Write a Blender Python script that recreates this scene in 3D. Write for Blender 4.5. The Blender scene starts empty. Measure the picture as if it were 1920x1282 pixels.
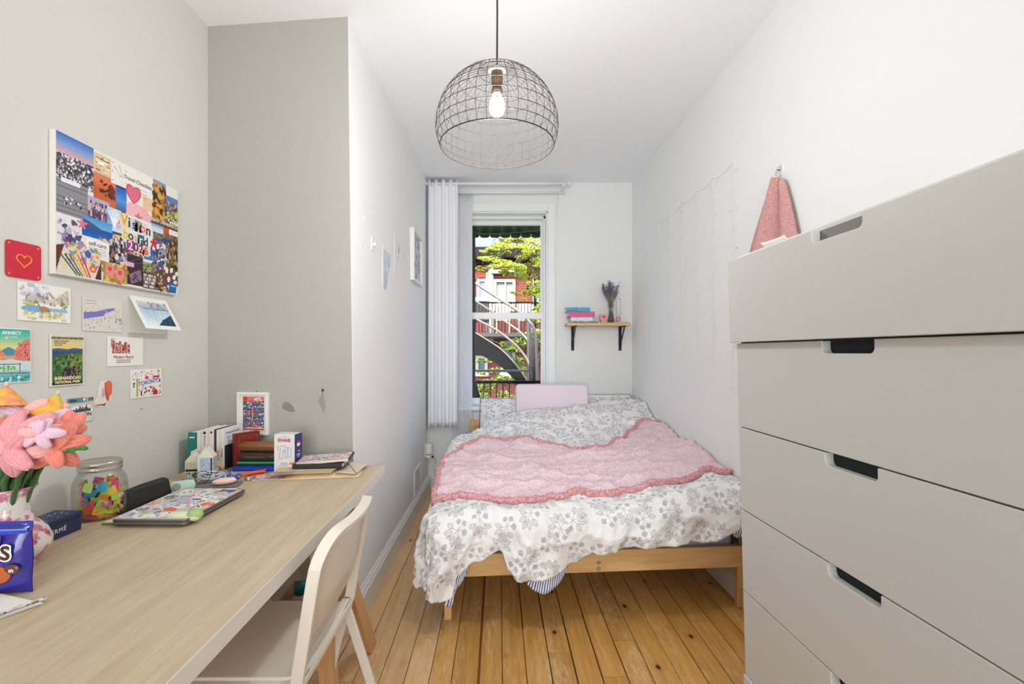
import bpy, bmesh, math, random
import numpy as np
from math import sin, cos, pi, hypot, radians
from mathutils import Vector, Matrix, Euler, noise

SC = bpy.context.scene
COL = SC.collection

# ------------------------------------------------------------------ camera
cd = bpy.data.cameras.new('camera')
cam = bpy.data.objects.new('camera', cd); COL.objects.link(cam)
cam.location = (0, 0, 1.22); cam.rotation_euler = (pi/2, 0, 0)
cd.lens = 16.5; cd.sensor_width = 36; cd.sensor_fit = 'HORIZONTAL'
cd.shift_x = 26/1920; cd.shift_y = 19/1920
cd.clip_start = 0.02; cd.clip_end = 300
SC.camera = cam

# ------------------------------------------------------------------ world, sun, fill lights
W = bpy.data.worlds.new('world'); SC.world = W; W.use_nodes = True
nt = W.node_tree; nt.nodes.clear()
sky = nt.nodes.new('ShaderNodeTexSky'); sky.sky_type = 'NISHITA'
sky.sun_disc = False; sky.sun_elevation = radians(48); sky.sun_rotation = radians(200)
sky.air_density = 1.0; sky.dust_density = 5.0; sky.ozone_density = 1.0
bg = nt.nodes.new('ShaderNodeBackground'); bg.inputs['Strength'].default_value = 0.72
wo = nt.nodes.new('ShaderNodeOutputWorld')
nt.links.new(sky.outputs[0], bg.inputs[0]); nt.links.new(bg.outputs[0], wo.inputs[0])

def add_light(name, kind, loc, rot, energy, color=(1,1,1), **kw):
    l = bpy.data.lights.new(name, kind); l.energy = energy; l.color = color
    for k, v in kw.items(): setattr(l, k, v)
    o = bpy.data.objects.new(name, l); COL.objects.link(o)
    o.location = loc; o.rotation_euler = rot
    return o
add_light('sun', 'SUN', (0, -10, 20), (radians(46), 0, radians(-28)), 1.4, (1.0, .95, .86), angle=.009)
# added fill light set in the unseen rear opening, behind the camera
add_light('rear_fill_light', 'AREA', (-0.15, -2.30, 1.50), (radians(90), 0, 0), 24, (.90, .95, .97),
          shape='RECTANGLE', size=1.9, size_y=2.0, spread=radians(95))
# added soft fill aimed up at the ceiling, behind the camera
add_light('ceiling_bounce_fill', 'AREA', (0.1, -0.45, 1.75), (radians(180), 0, 0), 5, (.86, .94, 1.0), shape='DISK', size=.7)
SC.view_settings.view_transform = 'Standard'; SC.view_settings.look = 'None'
SC.view_settings.exposure = 0.42; SC.view_settings.gamma = 1.0
SC.view_settings.use_curve_mapping = False
SC.cycles.use_denoising = True
SC.cycles.max_bounces = 10; SC.cycles.diffuse_bounces = 6; SC.cycles.transparent_max_bounces = 24

# ------------------------------------------------------------------ materials
def lin(c):
    return tuple(((v/255)/12.92 if v/255 <= .04045 else ((v/255+.055)/1.055)**2.4) for v in c)
MC = {}
def mat(name, rgb=(200,200,200), rough=.6, metal=0.0, bump=None, var=None, spec=.5, sheen=0, coat=0, emit=None):
    """bump=(scale,strength[,stretch xyz]); var=(scale, amount, rgb2[,stretch])"""
    if name in MC: return MC[name]
    m = bpy.data.materials.new(name); m.use_nodes = True
    t = m.node_tree; b = t.nodes['Principled BSDF']
    b.inputs['Base Color'].default_value = (*lin(rgb), 1)
    b.inputs['Roughness'].default_value = rough; b.inputs['Metallic'].default_value = metal
    b.inputs['Specular IOR Level'].default_value = spec
    b.inputs['Sheen Weight'].default_value = sheen
    b.inputs['Coat Weight'].default_value = coat
    if emit: b.inputs['Emission Color'].default_value = (*lin(emit[0]), 1); b.inputs['Emission Strength'].default_value = emit[1]
    def coords(st):
        tc = t.nodes.new('ShaderNodeTexCoord'); mp = t.nodes.new('ShaderNodeMapping')
        mp.inputs['Scale'].default_value = st
        t.links.new(tc.outputs['Object'], mp.inputs[0]); return mp.outputs[0]
    if var:
        n = t.nodes.new('ShaderNodeTexNoise'); n.inputs['Scale'].default_value = var[0]; n.inputs['Detail'].default_value = 5
        t.links.new(coords(var[3] if len(var) > 3 else (1,1,1)), n.inputs['Vector'])
        r = t.nodes.new('ShaderNodeMapRange'); r.inputs[1].default_value = .35; r.inputs[2].default_value = .65
        r.inputs[4].default_value = var[1]
        mx = t.nodes.new('ShaderNodeMix'); mx.data_type = 'RGBA'
        mx.inputs[6].default_value = (*lin(rgb), 1); mx.inputs[7].default_value = (*lin(var[2]), 1)
        t.links.new(n.outputs[0], r.inputs[0]); t.links.new(r.outputs[0], mx.inputs[0]); t.links.new(mx.outputs[2], b.inputs['Base Color'])
    if bump:
        n = t.nodes.new('ShaderNodeTexNoise'); n.inputs['Scale'].default_value = bump[0]; n.inputs['Detail'].default_value = 6
        t.links.new(coords(bump[2] if len(bump) > 2 else (1,1,1)), n.inputs['Vector'])
        bp = t.nodes.new('ShaderNodeBump'); bp.inputs['Strength'].default_value = bump[1]; bp.inputs['Distance'].default_value = .01
        t.links.new(n.outputs[0], bp.inputs['Height']); t.links.new(bp.outputs[0], b.inputs['Normal'])
    MC[name] = m
    return m
def M(t, op, a, b=None, c=None):
    n = t.nodes.new('ShaderNodeMath'); n.operation = op
    for i, v in enumerate((a, b, c)):
        if v is None: continue
        if isinstance(v, (int, float)): n.inputs[i].default_value = v
        else: t.links.new(v, n.inputs[i])
    return n.outputs[0]
def mixc(t, f, c1, c2):
    mx = t.nodes.new('ShaderNodeMix'); mx.data_type = 'RGBA'
    for i, v in ((0, f), (6, c1), (7, c2)):
        if isinstance(v, (int, float)): mx.inputs[i].default_value = v
        elif isinstance(v, tuple): mx.inputs[i].default_value = (*lin(v), 1)
        else: t.links.new(v, mx.inputs[i])
    return mx.outputs[2]
def tnoise(t, vec, scale, detail=4, rough=.5):
    n = t.nodes.new('ShaderNodeTexNoise'); n.inputs['Scale'].default_value = scale
    n.inputs['Detail'].default_value = detail; n.inputs['Roughness'].default_value = rough
    t.links.new(vec, n.inputs['Vector']); return n.outputs[0]
def mapped(t, src, scale=(1,1,1), loc=None):
    mp = t.nodes.new('ShaderNodeMapping'); mp.inputs['Scale'].default_value = scale
    t.links.new(src, mp.inputs[0])
    if loc is not None: t.links.new(loc, mp.inputs['Location'])
    return mp.outputs[0]
def ramp(t, v, a, b, lo=0, hi=1):
    r = t.nodes.new('ShaderNodeMapRange'); r.inputs[1].default_value = a; r.inputs[2].default_value = b
    r.inputs[3].default_value = lo; r.inputs[4].default_value = hi
    t.links.new(v, r.inputs[0]); return r.outputs[0]

# wood with grain along one axis, knots and per-piece tone
def wood(name, c1, c2, axis='Y', knots=None, rough=.45, grain=1.0, wear=None, piece=.0, dark=(70,40,20), bands=None):
    if name in MC: return MC[name]
    m = bpy.data.materials.new(name); m.use_nodes = True; t = m.node_tree; b = t.nodes['Principled BSDF']
    tc = t.nodes.new('ShaderNodeTexCoord'); oi = t.nodes.new('ShaderNodeObjectInfo')
    off = M(t, 'MULTIPLY', oi.outputs['Random'], 37.0 if piece else 0.0)
    cx = t.nodes.new('ShaderNodeCombineXYZ'); t.links.new(off, cx.inputs[0]); t.links.new(off, cx.inputs[1])
    st = {'X': (.06,1,1), 'Y': (1,.06,1), 'Z': (1,1,.06)}[axis]
    v = mapped(t, tc.outputs['Object'], st, cx.outputs[0])
    g1 = tnoise(t, v, 38*grain, 5, .6); g2 = tnoise(t, v, 160*grain, 3, .6)
    g = M(t, 'ADD', M(t, 'MULTIPLY', g1, .65), M(t, 'MULTIPLY', g2, .35))
    col = mixc(t, ramp(t, g, .36, .66), c1, c2)
    if piece:
        hsv = t.nodes.new('ShaderNodeHueSaturation')
        t.links.new(ramp(t, oi.outputs['Random'], 0, 1, 1-piece, 1+piece*.6), hsv.inputs['Value'])
        t.links.new(col, hsv.inputs['Color']); col = hsv.outputs[0]
    if wear:
        w = tnoise(t, mapped(t, tc.outputs['Object'], (3,.8,1)), 2.2, 6, .7)
        w2 = tnoise(t, mapped(t, tc.outputs['Object'], (1,.25,1)), 60, 4, .7)
        wf = M(t, 'MULTIPLY', ramp(t, w, .48, .62), ramp(t, w2, .42, .62))
        col = mixc(t, M(t, 'MULTIPLY', wf, wear[1]), col, wear[0])
    if knots:
        vo = t.nodes.new('ShaderNodeTexVoronoi'); vo.inputs['Scale'].default_value = knots
        vo.inputs['Randomness'].default_value = 1
        t.links.new(mapped(t, tc.outputs['Object'], (1,.62,1), cx.outputs[0]), vo.inputs['Vector'])
        sp = t.nodes.new('ShaderNodeSeparateColor'); t.links.new(vo.outputs['Color'], sp.inputs[0])
        on = M(t, 'GREATER_THAN', sp.outputs[0], .12)
        k = M(t, 'MULTIPLY', ramp(t, vo.outputs['Distance'], .10, .06), on)
        halo = M(t, 'MULTIPLY', ramp(t, vo.outputs['Distance'], .22, .07), on)
        col = mixc(t, M(t, 'MULTIPLY', halo, .35), col, (150,92,40))
        col = mixc(t, k, col, dark)
    t.links.new(col, b.inputs['Base Color'])
    bp = t.nodes.new('ShaderNodeBump'); bp.inputs['Strength'].default_value = .12; bp.inputs['Distance'].default_value = .004
    t.links.new(g, bp.inputs['Height']); t.links.new(bp.outputs[0], b.inputs['Normal'])
    b.inputs['Roughness'].default_value = rough
    MC[name] = m; return m

def glass(name, tint=(250,253,252), refl=.5):
    if name in MC: return MC[name]
    m = bpy.data.materials.new(name); m.use_nodes = True; t = m.node_tree; t.nodes.clear()
    tr = t.nodes.new('ShaderNodeBsdfTransparent'); tr.inputs[0].default_value = (*lin(tint), 1)
    gl = t.nodes.new('ShaderNodeBsdfGlossy'); gl.inputs['Roughness'].default_value = .02
    fr = t.nodes.new('ShaderNodeFresnel'); fr.inputs[0].default_value = 1.45
    mx = t.nodes.new('ShaderNodeMixShader'); o = t.nodes.new('ShaderNodeOutputMaterial')
    t.links.new(M(t, 'MULTIPLY', fr.outputs[0], refl), mx.inputs[0])
    t.links.new(tr.outputs[0], mx.inputs[1]); t.links.new(gl.outputs[0], mx.inputs[2]); t.links.new(mx.outputs[0], o.inputs[0])
    MC[name] = m; return m
def print_mat():
    if 'printed_card' in MC: return MC['printed_card']
    m = bpy.data.materials.new('printed_card'); m.use_nodes = True; t = m.node_tree; b = t.nodes['Principled BSDF']
    a = t.nodes.new('ShaderNodeAttribute'); a.attribute_name = 'ink'
    t.links.new(a.outputs['Color'], b.inputs['Base Color']); b.inputs['Roughness'].default_value = .5
    b.inputs['Specular IOR Level'].default_value = .3
    MC['printed_card'] = m; return m

# ------------------------------------------------------------------ object helpers
def link(name, me, material, parent=None, smooth=False, loc=None, rot=None):
    o = bpy.data.objects.new(name, me); COL.objects.link(o)
    if material is not None:
        for mm in (material if isinstance(material, (list, tuple)) else [material]): me.materials.append(mm)
    if smooth: me.polygons.foreach_set('use_smooth', [True]*len(me.polygons))
    if parent is not None: o.parent = parent
    if loc is not None: o.location = loc
    if rot is not None: o.rotation_euler = rot
    return o
def raw(name, vs, fs, material, parent=None, smooth=False, bevel=0, loc=None, rot=None, seg=2, solid=0, recalc=True):
    me = bpy.data.meshes.new(name); me.from_pydata([tuple(v) for v in vs], [], fs)
    if recalc:
        bm = bmesh.new(); bm.from_mesh(me); bmesh.ops.recalc_face_normals(bm, faces=bm.faces); bm.to_mesh(me); bm.free()
    me.update()
    o = link(name, me, material, parent, smooth, loc, rot)
    if solid:
        s = o.modifiers.new('solid', 'SOLIDIFY'); s.thickness = solid; s.offset = -1
    if bevel: add_bevel(o, bevel, seg)
    return o
def add_bevel(o, w, seg=2):
    b = o.modifiers.new('bevel', 'BEVEL'); b.width = w; b.segments = seg; b.limit_method = 'ANGLE'; b.angle_limit = radians(35)
    return o
BF = [(0,3,2,1),(4,5,6,7),(0,1,5,4),(1,2,6,5),(2,3,7,6),(3,0,4,7)]
def bverts(x0, x1, y0, y1, z0, z1):
    return [(x0,y0,z0),(x1,y0,z0),(x1,y1,z0),(x0,y1,z0),(x0,y0,z1),(x1,y0,z1),(x1,y1,z1),(x0,y1,z1)]
def box(name, m, parent, x0, x1, y0, y1, z0, z1, bevel=.002, seg=2, loc=None, rot=None, fn=None):
    vs = bverts(x0, x1, y0, y1, z0, z1)
    if fn: vs = [fn(*v) for v in vs]
    return raw(name, vs, BF, m, parent, bevel=bevel, seg=seg, loc=loc, rot=rot)
class MB:
    def __init__(s): s.v = []; s.f = []
    def add(s, vs, fs):
        k = len(s.v); s.v += [tuple(v) for v in vs]; s.f += [tuple(i+k for i in f) for f in fs]
    def box(s, x0, x1, y0, y1, z0, z1): s.add(bverts(x0, x1, y0, y1, z0, z1), BF)
    def tube(s, pts, r, seg=6, closed=False):
        vs, fs = tube_geo(pts, r, seg, closed); s.add(vs, fs)
    def bar(s, p, q, w, h, up=(0,0,1)):
        p, q = Vector(p), Vector(q); d = (q-p).normalized(); up = Vector(up)
        if abs(d.dot(up)) > .98: up = Vector((0,1,0))
        a = d.cross(up).normalized(); b = a.cross(d).normalized()
        vs = []
        for c in (p, q):
            for i, j in ((-1,-1),(1,-1),(1,1),(-1,1)): vs.append(c + a*(i*w/2) + b*(j*h/2))
        s.add(vs, BF)
    def build(s, name, m, parent=None, smooth=False, bevel=0, **k): return raw(name, s.v, s.f, m, parent, smooth, bevel, **k)
def tube_geo(pts, r, seg=6, closed=False):
    P = [Vector(p) for p in pts]; n = len(P); vs = []; fs = []
    T = []
    for i in range(n):
        if closed: d = P[(i+1) % n]-P[i-1]
        else: d = P[min(i+1, n-1)]-P[max(i-1, 0)]
        T.append(d.normalized() if d.length > 1e-9 else Vector((0,0,1)))
    a = T[0].orthogonal().normalized()
    for i in range(n):
        a = (a - T[i]*a.dot(T[i]))
        a = a.normalized() if a.length > 1e-6 else T[i].orthogonal().normalized()
        b = T[i].cross(a)
        rr = r(i/(n-1)) if callable(r) else r
        for k in range(seg):
            th = 2*pi*k/seg; vs.append(P[i] + (a*cos(th)+b*sin(th))*rr)
    for i in range(n if closed else n-1):
        for k in range(seg):
            j = (i+1) % n
            fs.append((i*seg+k, i*seg+(k+1) % seg, j*seg+(k+1) % seg, j*seg+k))
    if not closed: fs.append(tuple(range(seg))[::-1]); fs.append(tuple((n-1)*seg+k for k in range(seg)))
    return vs, fs
def tube(name, m, parent, pts, r, seg=8, closed=False, smooth=True):
    vs, fs = tube_geo(pts, r, seg, closed); return raw(name, vs, fs, m, parent, smooth)
def bez(pts, n=8):
    """Catmull-Rom through points"""
    P = [Vector(p) for p in pts]; out = []
    for i in range(len(P)-1):
        p0 = P[max(i-1, 0)]; p1 = P[i]; p2 = P[i+1]; p3 = P[min(i+2, len(P)-1)]
        for k in range(n):
            u = k/n
            out.append(.5*((2*p1)+(-p0+p2)*u+(2*p0-5*p1+4*p2-p3)*u*u+(-p0+3*p1-3*p2+p3)*u**3))
    out.append(P[-1]); return out
def lathe(name, m, parent, prof, seg=32, loc=None, smooth=True, cap=True, rot=None, fn=None):
    vs = []; fs = []
    for (r, z) in prof:
        for k in range(seg):
            a = 2*pi*k/seg; v = (r*cos(a), r*sin(a), z); vs.append(fn(*v) if fn else v)
    for i in range(len(prof)-1):
        for k in range(seg):
            fs.append((i*seg+k, i*seg+(k+1) % seg, (i+1)*seg+(k+1) % seg, (i+1)*seg+k))
    if cap:
        if prof[0][0] > 1e-5: fs.append(tuple(range(seg))[::-1])
        if prof[-1][0] > 1e-5: fs.append(tuple((len(prof)-1)*seg+k for k in range(seg)))
    return raw(name, vs, fs, m, parent, smooth, loc=loc, rot=rot)
def prism(name, m, parent, pts, z0, z1, bevel=0, loc=None, rot=None, smooth=False, seg=2):
    n = len(pts); vs = [(x, y, z0) for x, y in pts]+[(x, y, z1) for x, y in pts]
    fs = [tuple(range(n))[::-1], tuple(range(n, 2*n))]+[(i, (i+1) % n, n+(i+1) % n, n+i) for i in range(n)]
    return raw(name, vs, fs, m, parent, smooth, bevel, loc, rot, seg)
def rrect(w, h, r, n=5, cx=0, cy=0):
    out = []
    for (sx, sy, a0) in ((1,1,0), (-1,1,90), (-1,-1,180), (1,-1,270)):
        for k in range(n+1):
            a = radians(a0+90*k/n); out.append((cx+sx*(w/2-r)+r*cos(a), cy+sy*(h/2-r)+r*sin(a)))
    return out
def grid_obj(name, m, parent, F, nu, nv, smooth=True, solid=0, loc=None, rot=None, uv=None, closed_u=False):
    vs = [tuple(F(i/(nu-1), j/(nv-1))) for j in range(nv) for i in range(nu)]
    fs = [(j*nu+i, j*nu+i+1, (j+1)*nu+i+1, (j+1)*nu+i) for j in range(nv-1) for i in range(nu-1)]
    o = raw(name, vs, fs, m, parent, smooth, recalc=False, loc=loc, rot=rot)
    if uv:
        me = o.data; L = me.uv_layers.new(name='UVMap')
        uvs = [uv(i/(nu-1), j/(nv-1)) for j in range(nv) for i in range(nu)]
        flat = []
        for l in me.loops: flat += uvs[l.vertex_index]
        L.data.foreach_set('uv', flat)
    if solid:
        s = o.modifiers.new('solid', 'SOLIDIFY'); s.thickness = abs(solid); s.offset = -1 if solid > 0 else 1
    return o
def tag(o, label=None, cat=None, group=None, kind=None):
    if label: o['label'] = label
    if cat: o['category'] = cat
    if group: o['group'] = group
    if kind: o['kind'] = kind
    return o
def thing(name, label, cat, loc=(0,0,0), rot=(0,0,0), group=None):
    o = bpy.data.objects.new(name, None); COL.objects.link(o); o.location = loc
    o.rotation_euler = rot if isinstance(rot, (tuple, Euler)) else (0, 0, rot)
    o.empty_display_size = .05
    return tag(o, label, cat, group)
def structure(o, label=None):
    o['kind'] = 'structure'
    if label: o['label'] = label
    return o
def copy_tree(o, parent=None):
    c = o.copy(); COL.objects.link(c); c.parent = parent
    for ch in [x for x in bpy.data.objects if x.parent == o]: copy_tree(ch, c)
    return c
def text(name, body, size, m, parent, x, y, z=.0008, ang=0, ext=.0002, align='CENTER', bold=0, sx=1, spacing=1, shear=0, rot=None):
    cu = bpy.data.curves.new(name, 'FONT'); cu.body = body; cu.size = size; cu.align_x = align; cu.align_y = 'CENTER'
    cu.extrude = ext; cu.offset = bold; cu.space_character = spacing; cu.shear = shear; cu.resolution_u = 3
    tmp = bpy.data.objects.new('tmp', cu)
    me = bpy.data.meshes.new_from_object(tmp)
    bpy.data.objects.remove(tmp)
    me.name = name; me.materials.clear()
    o = link(name, me, m, parent, loc=(x, y, z), rot=rot or (0, 0, ang)); o.scale = (sx, 1, 1)
    return o
WALL_L = (pi/2, 0, pi/2)     # faces +X
WALL_B = (pi/2, 0, 0)        # faces -Y
WALL_R = (pi/2, 0, -pi/2)    # faces -X

# ------------------------------------------------------------------ flat print painter (colour attribute on a fine grid)
class Ink:
    def __init__(s, w, h, res, base=(245,244,240), seed=1):
        s.w, s.h = w, h; s.nx = res; s.ny = max(2, int(res*h/w)); s.r = np.random.RandomState(seed)
        s.a = np.empty((s.ny, s.nx, 3)); s.a[:] = base
        s.U, s.V = np.meshgrid((np.arange(s.nx)+.5)/s.nx, (np.arange(s.ny)+.5)/s.ny)
        s.asp = h/w
    def put(s, mask, c): s.a[mask] = c
    def rect(s, u0, v0, u1, v1, c): s.put((s.U >= u0) & (s.U < u1) & (s.V >= v0) & (s.V < v1), c)
    def grad(s, u0, v0, u1, v1, cs):
        mk = (s.U >= u0) & (s.U < u1) & (s.V >= v0) & (s.V < v1)
        tt = np.clip((s.V-v0)/(v1-v0), 0, 1)*(len(cs)-1); cs = np.array(cs, float)
        i = np.clip(tt.astype(int), 0, len(cs)-2); f = (tt-i)[..., None]
        s.a[mk] = (cs[i]*(1-f)+cs[i+1]*f)[mk]
    def ell(s, u, v, ru, rv, c, ang=0):
        du = s.U-u; dv = (s.V-v)*s.asp
        x = du*cos(ang)+dv*sin(ang); y = -du*sin(ang)+dv*cos(ang)
        s.put((x/ru)**2+(y/rv)**2 < 1, c)
    def line(s, u0, v0, u1, v1, wd, c):
        dx, dy = u1-u0, (v1-v0)*s.asp; L = dx*dx+dy*dy+1e-12
        px, py = s.U-u0, (s.V-v0)*s.asp; t = np.clip((px*dx+py*dy)/L, 0, 1)
        s.put((px-t*dx)**2+(py-t*dy)**2 < (wd/2)**2, c)
    def poly(s, pts, c):
        ins = np.zeros_like(s.U, bool); n = len(pts)
        for i in range(n):
            x0, y0 = pts[i]; x1, y1 = pts[(i+1) % n]
            if y0 == y1: continue
            cr = ((s.V >= min(y0, y1)) & (s.V < max(y0, y1)))
            ins ^= cr & (s.U < (x1-x0)*(s.V-y0)/(y1-y0)+x0)
        s.put(ins, c)
    def specks(s, u0, v0, u1, v1, cols, n, size=.02, tall=1):
        for _ in range(n):
            u = s.r.uniform(u0, u1); v = s.r.uniform(v0, v1); a = size*s.r.uniform(.3, 1); b = a*tall*s.r.uniform(.5, 1.2)
            s.rect(max(u0, u-a/2), max(v0, v-b/2/s.asp), min(u1, u+a/2), min(v1, v+b/2/s.asp), cols[s.r.randint(len(cols))])
    def blots(s, u0, v0, u1, v1, cols, n, size=.03):
        for _ in range(n):
            s.ell(s.r.uniform(u0, u1), s.r.uniform(v0, v1), size*s.r.uniform(.3,1), size*s.r.uniform(.2,.7), cols[s.r.randint(len(cols))], s.r.uniform(0, 3))
    def heart(s, u, v, r, c, ang=0):
        x = (s.U-u)/r; y = -((s.V-v)*s.asp)/r
        x, y = x*cos(ang)-y*sin(ang), x*sin(ang)+y*cos(ang)
        s.put((x*x+y*y-.6)**3-1.2*x*x*y**3 < 0, c)
    def star(s, u, v, r, c, k=5):
        x = s.U-u; y = (s.V-v)*s.asp; th = np.arctan2(x, -y); rr = np.hypot(x, y)
        s.put(rr < r*(.68+.32*np.cos(k*th)), c)
    def grain(s, amt=6): s.a += s.r.normal(0, amt, (s.ny, s.nx, 1))
    def build(s, name, parent, z=.0, backing=.0008, back_mat=None, loc=(0,0,0), rot=(0,0,0)):
        """front at z, centred on the parent"""
        nx, ny = s.nx, s.ny
        xs = np.linspace(-s.w/2, s.w/2, nx+1); ys = np.linspace(s.h/2, -s.h/2, ny+1)
        X, Y = np.meshgrid(xs, ys)
        co = np.stack([X, Y, np.full_like(X, z)], -1).reshape(-1, 3)
        i = np.arange(ny)[:, None]*(nx+1)+np.arange(nx)[None, :]
        q = np.stack([i, i+nx+1, i+nx+2, i+1], -1).reshape(-1, 4)
        me = bpy.data.meshes.new(name)
        me.vertices.add(len(co)); me.vertices.foreach_set('co', co.ravel())
        me.loops.add(q.size); me.loops.foreach_set('vertex_index', q.ravel().astype(np.int32))
        me.polygons.add(len(q)); me.polygons.foreach_set('loop_start', (np.arange(len(q))*4).astype(np.int32))
        try: me.polygons.foreach_set('loop_total', np.full(len(q), 4, np.int32))
        except Exception: pass
        me.update(calc_edges=True)
        a = me.color_attributes.new('ink', 'FLOAT_COLOR', 'CORNER')
        c = np.clip(s.a, 0, 255)/255; c = np.where(c <= .04045, c/12.92, ((c+.055)/1.055)**2.4)
        c = np.concatenate([c, np.ones((ny, nx, 1))], -1).reshape(-1, 4)
        a.data.foreach_set('color', np.repeat(c, 4, axis=0).ravel())
        o = link(name, me, print_mat(), parent, loc=loc, rot=rot)
        return o
def card_on(rot, loc, w, h, name, label, cat, group=None, thick=.0012, roll=0, paper=(240,238,232)):
    e = thing(name, label, cat, loc, (Matrix.Rotation(0,4,'X') @ Euler(rot).to_matrix().to_4x4() @ Matrix.Rotation(roll,4,'Z')).to_euler(), group)
    box('card_stock', mat('paper_%d_%d_%d' % paper, paper, .7), e, -w/2, w/2, -h/2, h/2, .0003, thick, bevel=0)
    return e

# points on surfaces of the room
XL = -1.32; XR = 1.187; YB = 4.16; ZD = .73
def wl(px, py=660, x=XL):           # left wall: (Y, Z)
    s = (934-px)/(-x); return 880/s, 1.22-(py-660)/s
def dk(px, py, z=ZD):
    s = (py-660)/(1.22-z); return (px-934)/s, 880/s
def at(px, py, Y): return Vector(((px-934)*Y/880, Y, 1.22-(py-660)*Y/880))
# ================================================================== STRUCTURE
m_wall = mat('white_wall_paint', (238,239,239), .75, bump=(90,.04))
m_wall_warm = mat('white_wall_paint_alcove_dim', (216,213,207), .75, bump=(80,.07))  # alcove wall darkened in colour for the weaker light on that side
m_ceil = mat('ceiling_paint', (246,247,248), .8, bump=(50,.03))
m_trim = mat('white_gloss_trim', (232,232,230), .35)
m_pillar_shade = mat('pillar_paint_shaded', (172,169,162), .8, bump=(70,.14))  # end face darkened in colour to stand in for its shade
m_dark = mat('gap_dark', (40,26,14), .9)

structure(box('wall_left', m_wall_warm, None, XL-.15, XL, -2.35, 2.16, -.05, 2.95, bevel=0))
structure(box('wall_right', m_wall, None, XR, XR+.15, -2.35, YB+.35, -.05, 2.95, bevel=0))
# protruding wall block left of the bed: an oblique end face and the long inner face, leaning slightly
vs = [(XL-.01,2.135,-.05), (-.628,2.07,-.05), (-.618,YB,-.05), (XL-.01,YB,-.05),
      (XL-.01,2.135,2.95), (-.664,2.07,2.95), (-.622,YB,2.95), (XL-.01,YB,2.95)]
wi = raw('wall_left_inner', vs, BF, [m_wall, m_pillar_shade], None, bevel=.004, seg=2)
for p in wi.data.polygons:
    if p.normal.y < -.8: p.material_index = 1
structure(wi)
# chipped plaster patches on the end face
def chip(pts, depth, m, nm):
    pv = []
    for px, py in pts:
        Y = 2.10; X = (px-934)*Y/880
        Y = 2.07+(-.64-X)*.0955
        X = (px-934)*Y/880; pv.append((X, 1.22-(py-660)*Y/880))
    vs = [(x, 2.07+(-.64-x)*.0955-.0012, z) for x, z in pv]
    vs += [(x, 2.07+(-.64-x)*.0955+.003, z) for x, z in pv]
    n = len(pv); fs = [tuple(range(n)), tuple(range(n, 2*n))]+[(i, (i+1) % n, n+(i+1) % n, n+i) for i in range(n)]
    return raw(nm, vs, fs, m, wi, bevel=0)
chip([(530,757),(535,753),(541,754),(548,759),(552,766),(553,772),(545,772),(533,768),(529,763)], .003, mat('bare_plaster', (140,136,125), .9, bump=(200,.4)), 'plaster_chip')
chip([(604,735),(608,739),(608,748),(611,757),(609,770),(606,774),(603,764),(598,757),(597,749),(601,744)], .003, mat('patched_plaster', (154,150,140), .9, bump=(200,.4)), 'plaster_scar')
# slanting ceiling
raw_c = raw('ceiling', [(XL-.1,-2.35,2.655),(XR+.1,-2.35,2.655),(XR+.1,YB+.2,2.722),(XL-.1,YB+.2,2.722),
            (XL-.1,-2.35,2.9),(XR+.1,-2.35,2.9),(XR+.1,YB+.2,2.9),(XL-.1,YB+.2,2.9)], BF, m_ceil, None)
structure(raw_c)
# back wall with the window opening
WX0, WX1, WZ0, WZ1 = -.325, .44, .735, 2.463
mb = MB()
mb.box(XL, WX0, YB, YB+.35, -.05, 2.95); mb.box(WX1, XR+.1, YB, YB+.35, -.05, 2.95)
mb.box(WX0, WX1, YB, YB+.35, WZ1, 2.95); mb.box(WX0, WX1, YB, YB+.35, -.05, WZ0)
structure(mb.build('wall_back', mat('white_wall_paint_back', (232,233,232), .75, bump=(90,.03)), None))
# rear wall behind the photographer, with an opening added for the fill light
mb = MB()
mb.box(XL-.1, -1.15, -2.5, -2.2, -.05, 2.95); mb.box(.85, XR+.1, -2.5, -2.2, -.05, 2.95)
mb.box(-1.15, .85, -2.5, -2.2, 2.5, 2.95); mb.box(-1.15, .85, -2.5, -2.2, -.05, .48)
structure(mb.build('wall_rear', m_wall, None))
structure(box('rear_light_blocker', mat('white_blocker_panel', (240,240,238), .8), None, -1.2, .9, -2.42, -2.40, .45, 2.55, 0))  # unseen panel added to keep the sun out of the rear opening

# ---- floor: subfloor and every board
fl = structure(box('floor', m_dark, None, XL-.1, XR+.1, -2.35, YB+.1, -.06, -.012, bevel=0))
m_plank = wood('pine_floorboard', (190,136,66), (220,170,98), 'Y', knots=8.5, rough=.38, wear=((222,196,158), .7), piece=.16)
m_plank_pale = wood('pine_floorboard_pale', (204,158,102), (226,188,138), 'Y', knots=8.5, rough=.42, wear=((232,212,184), .75), piece=.10)
lines = [-.443,-.349,-.257,-.174,-.073,.016,.108,.202,.296,.392,.486,.58,.68,.776,.87,.965,1.06,1.15,1.187]
while lines[0] > XL: lines.insert(0, lines[0]-.0945)
lines[0] = XL
rnd = random.Random(5)
joint = {6: 2.27, 11: 2.0, 16: 2.07, 18: 2.19}
for i in range(len(lines)-1):
    x0, x1 = lines[i], lines[i+1]
    cuts = [-2.3]; y = -2.3+rnd.uniform(.8, 2.4)
    if i in joint: cuts += [joint[i]-2.1, joint[i]]
    else:
        while y < YB-.6: cuts.append(y); y += rnd.uniform(1.8, 3.0)
    cuts.append(YB)
    for a, b in zip(cuts[:-1], cuts[1:]):
        g = rnd.choice([.0013, .0018, .0030]); dz = rnd.uniform(-.0012, 0)
        box('floorboard', m_plank_pale if x1 < -.20 else m_plank, fl, x0+g, x1-g, a+.001, b-.001, -.02, dz, bevel=0)
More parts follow.
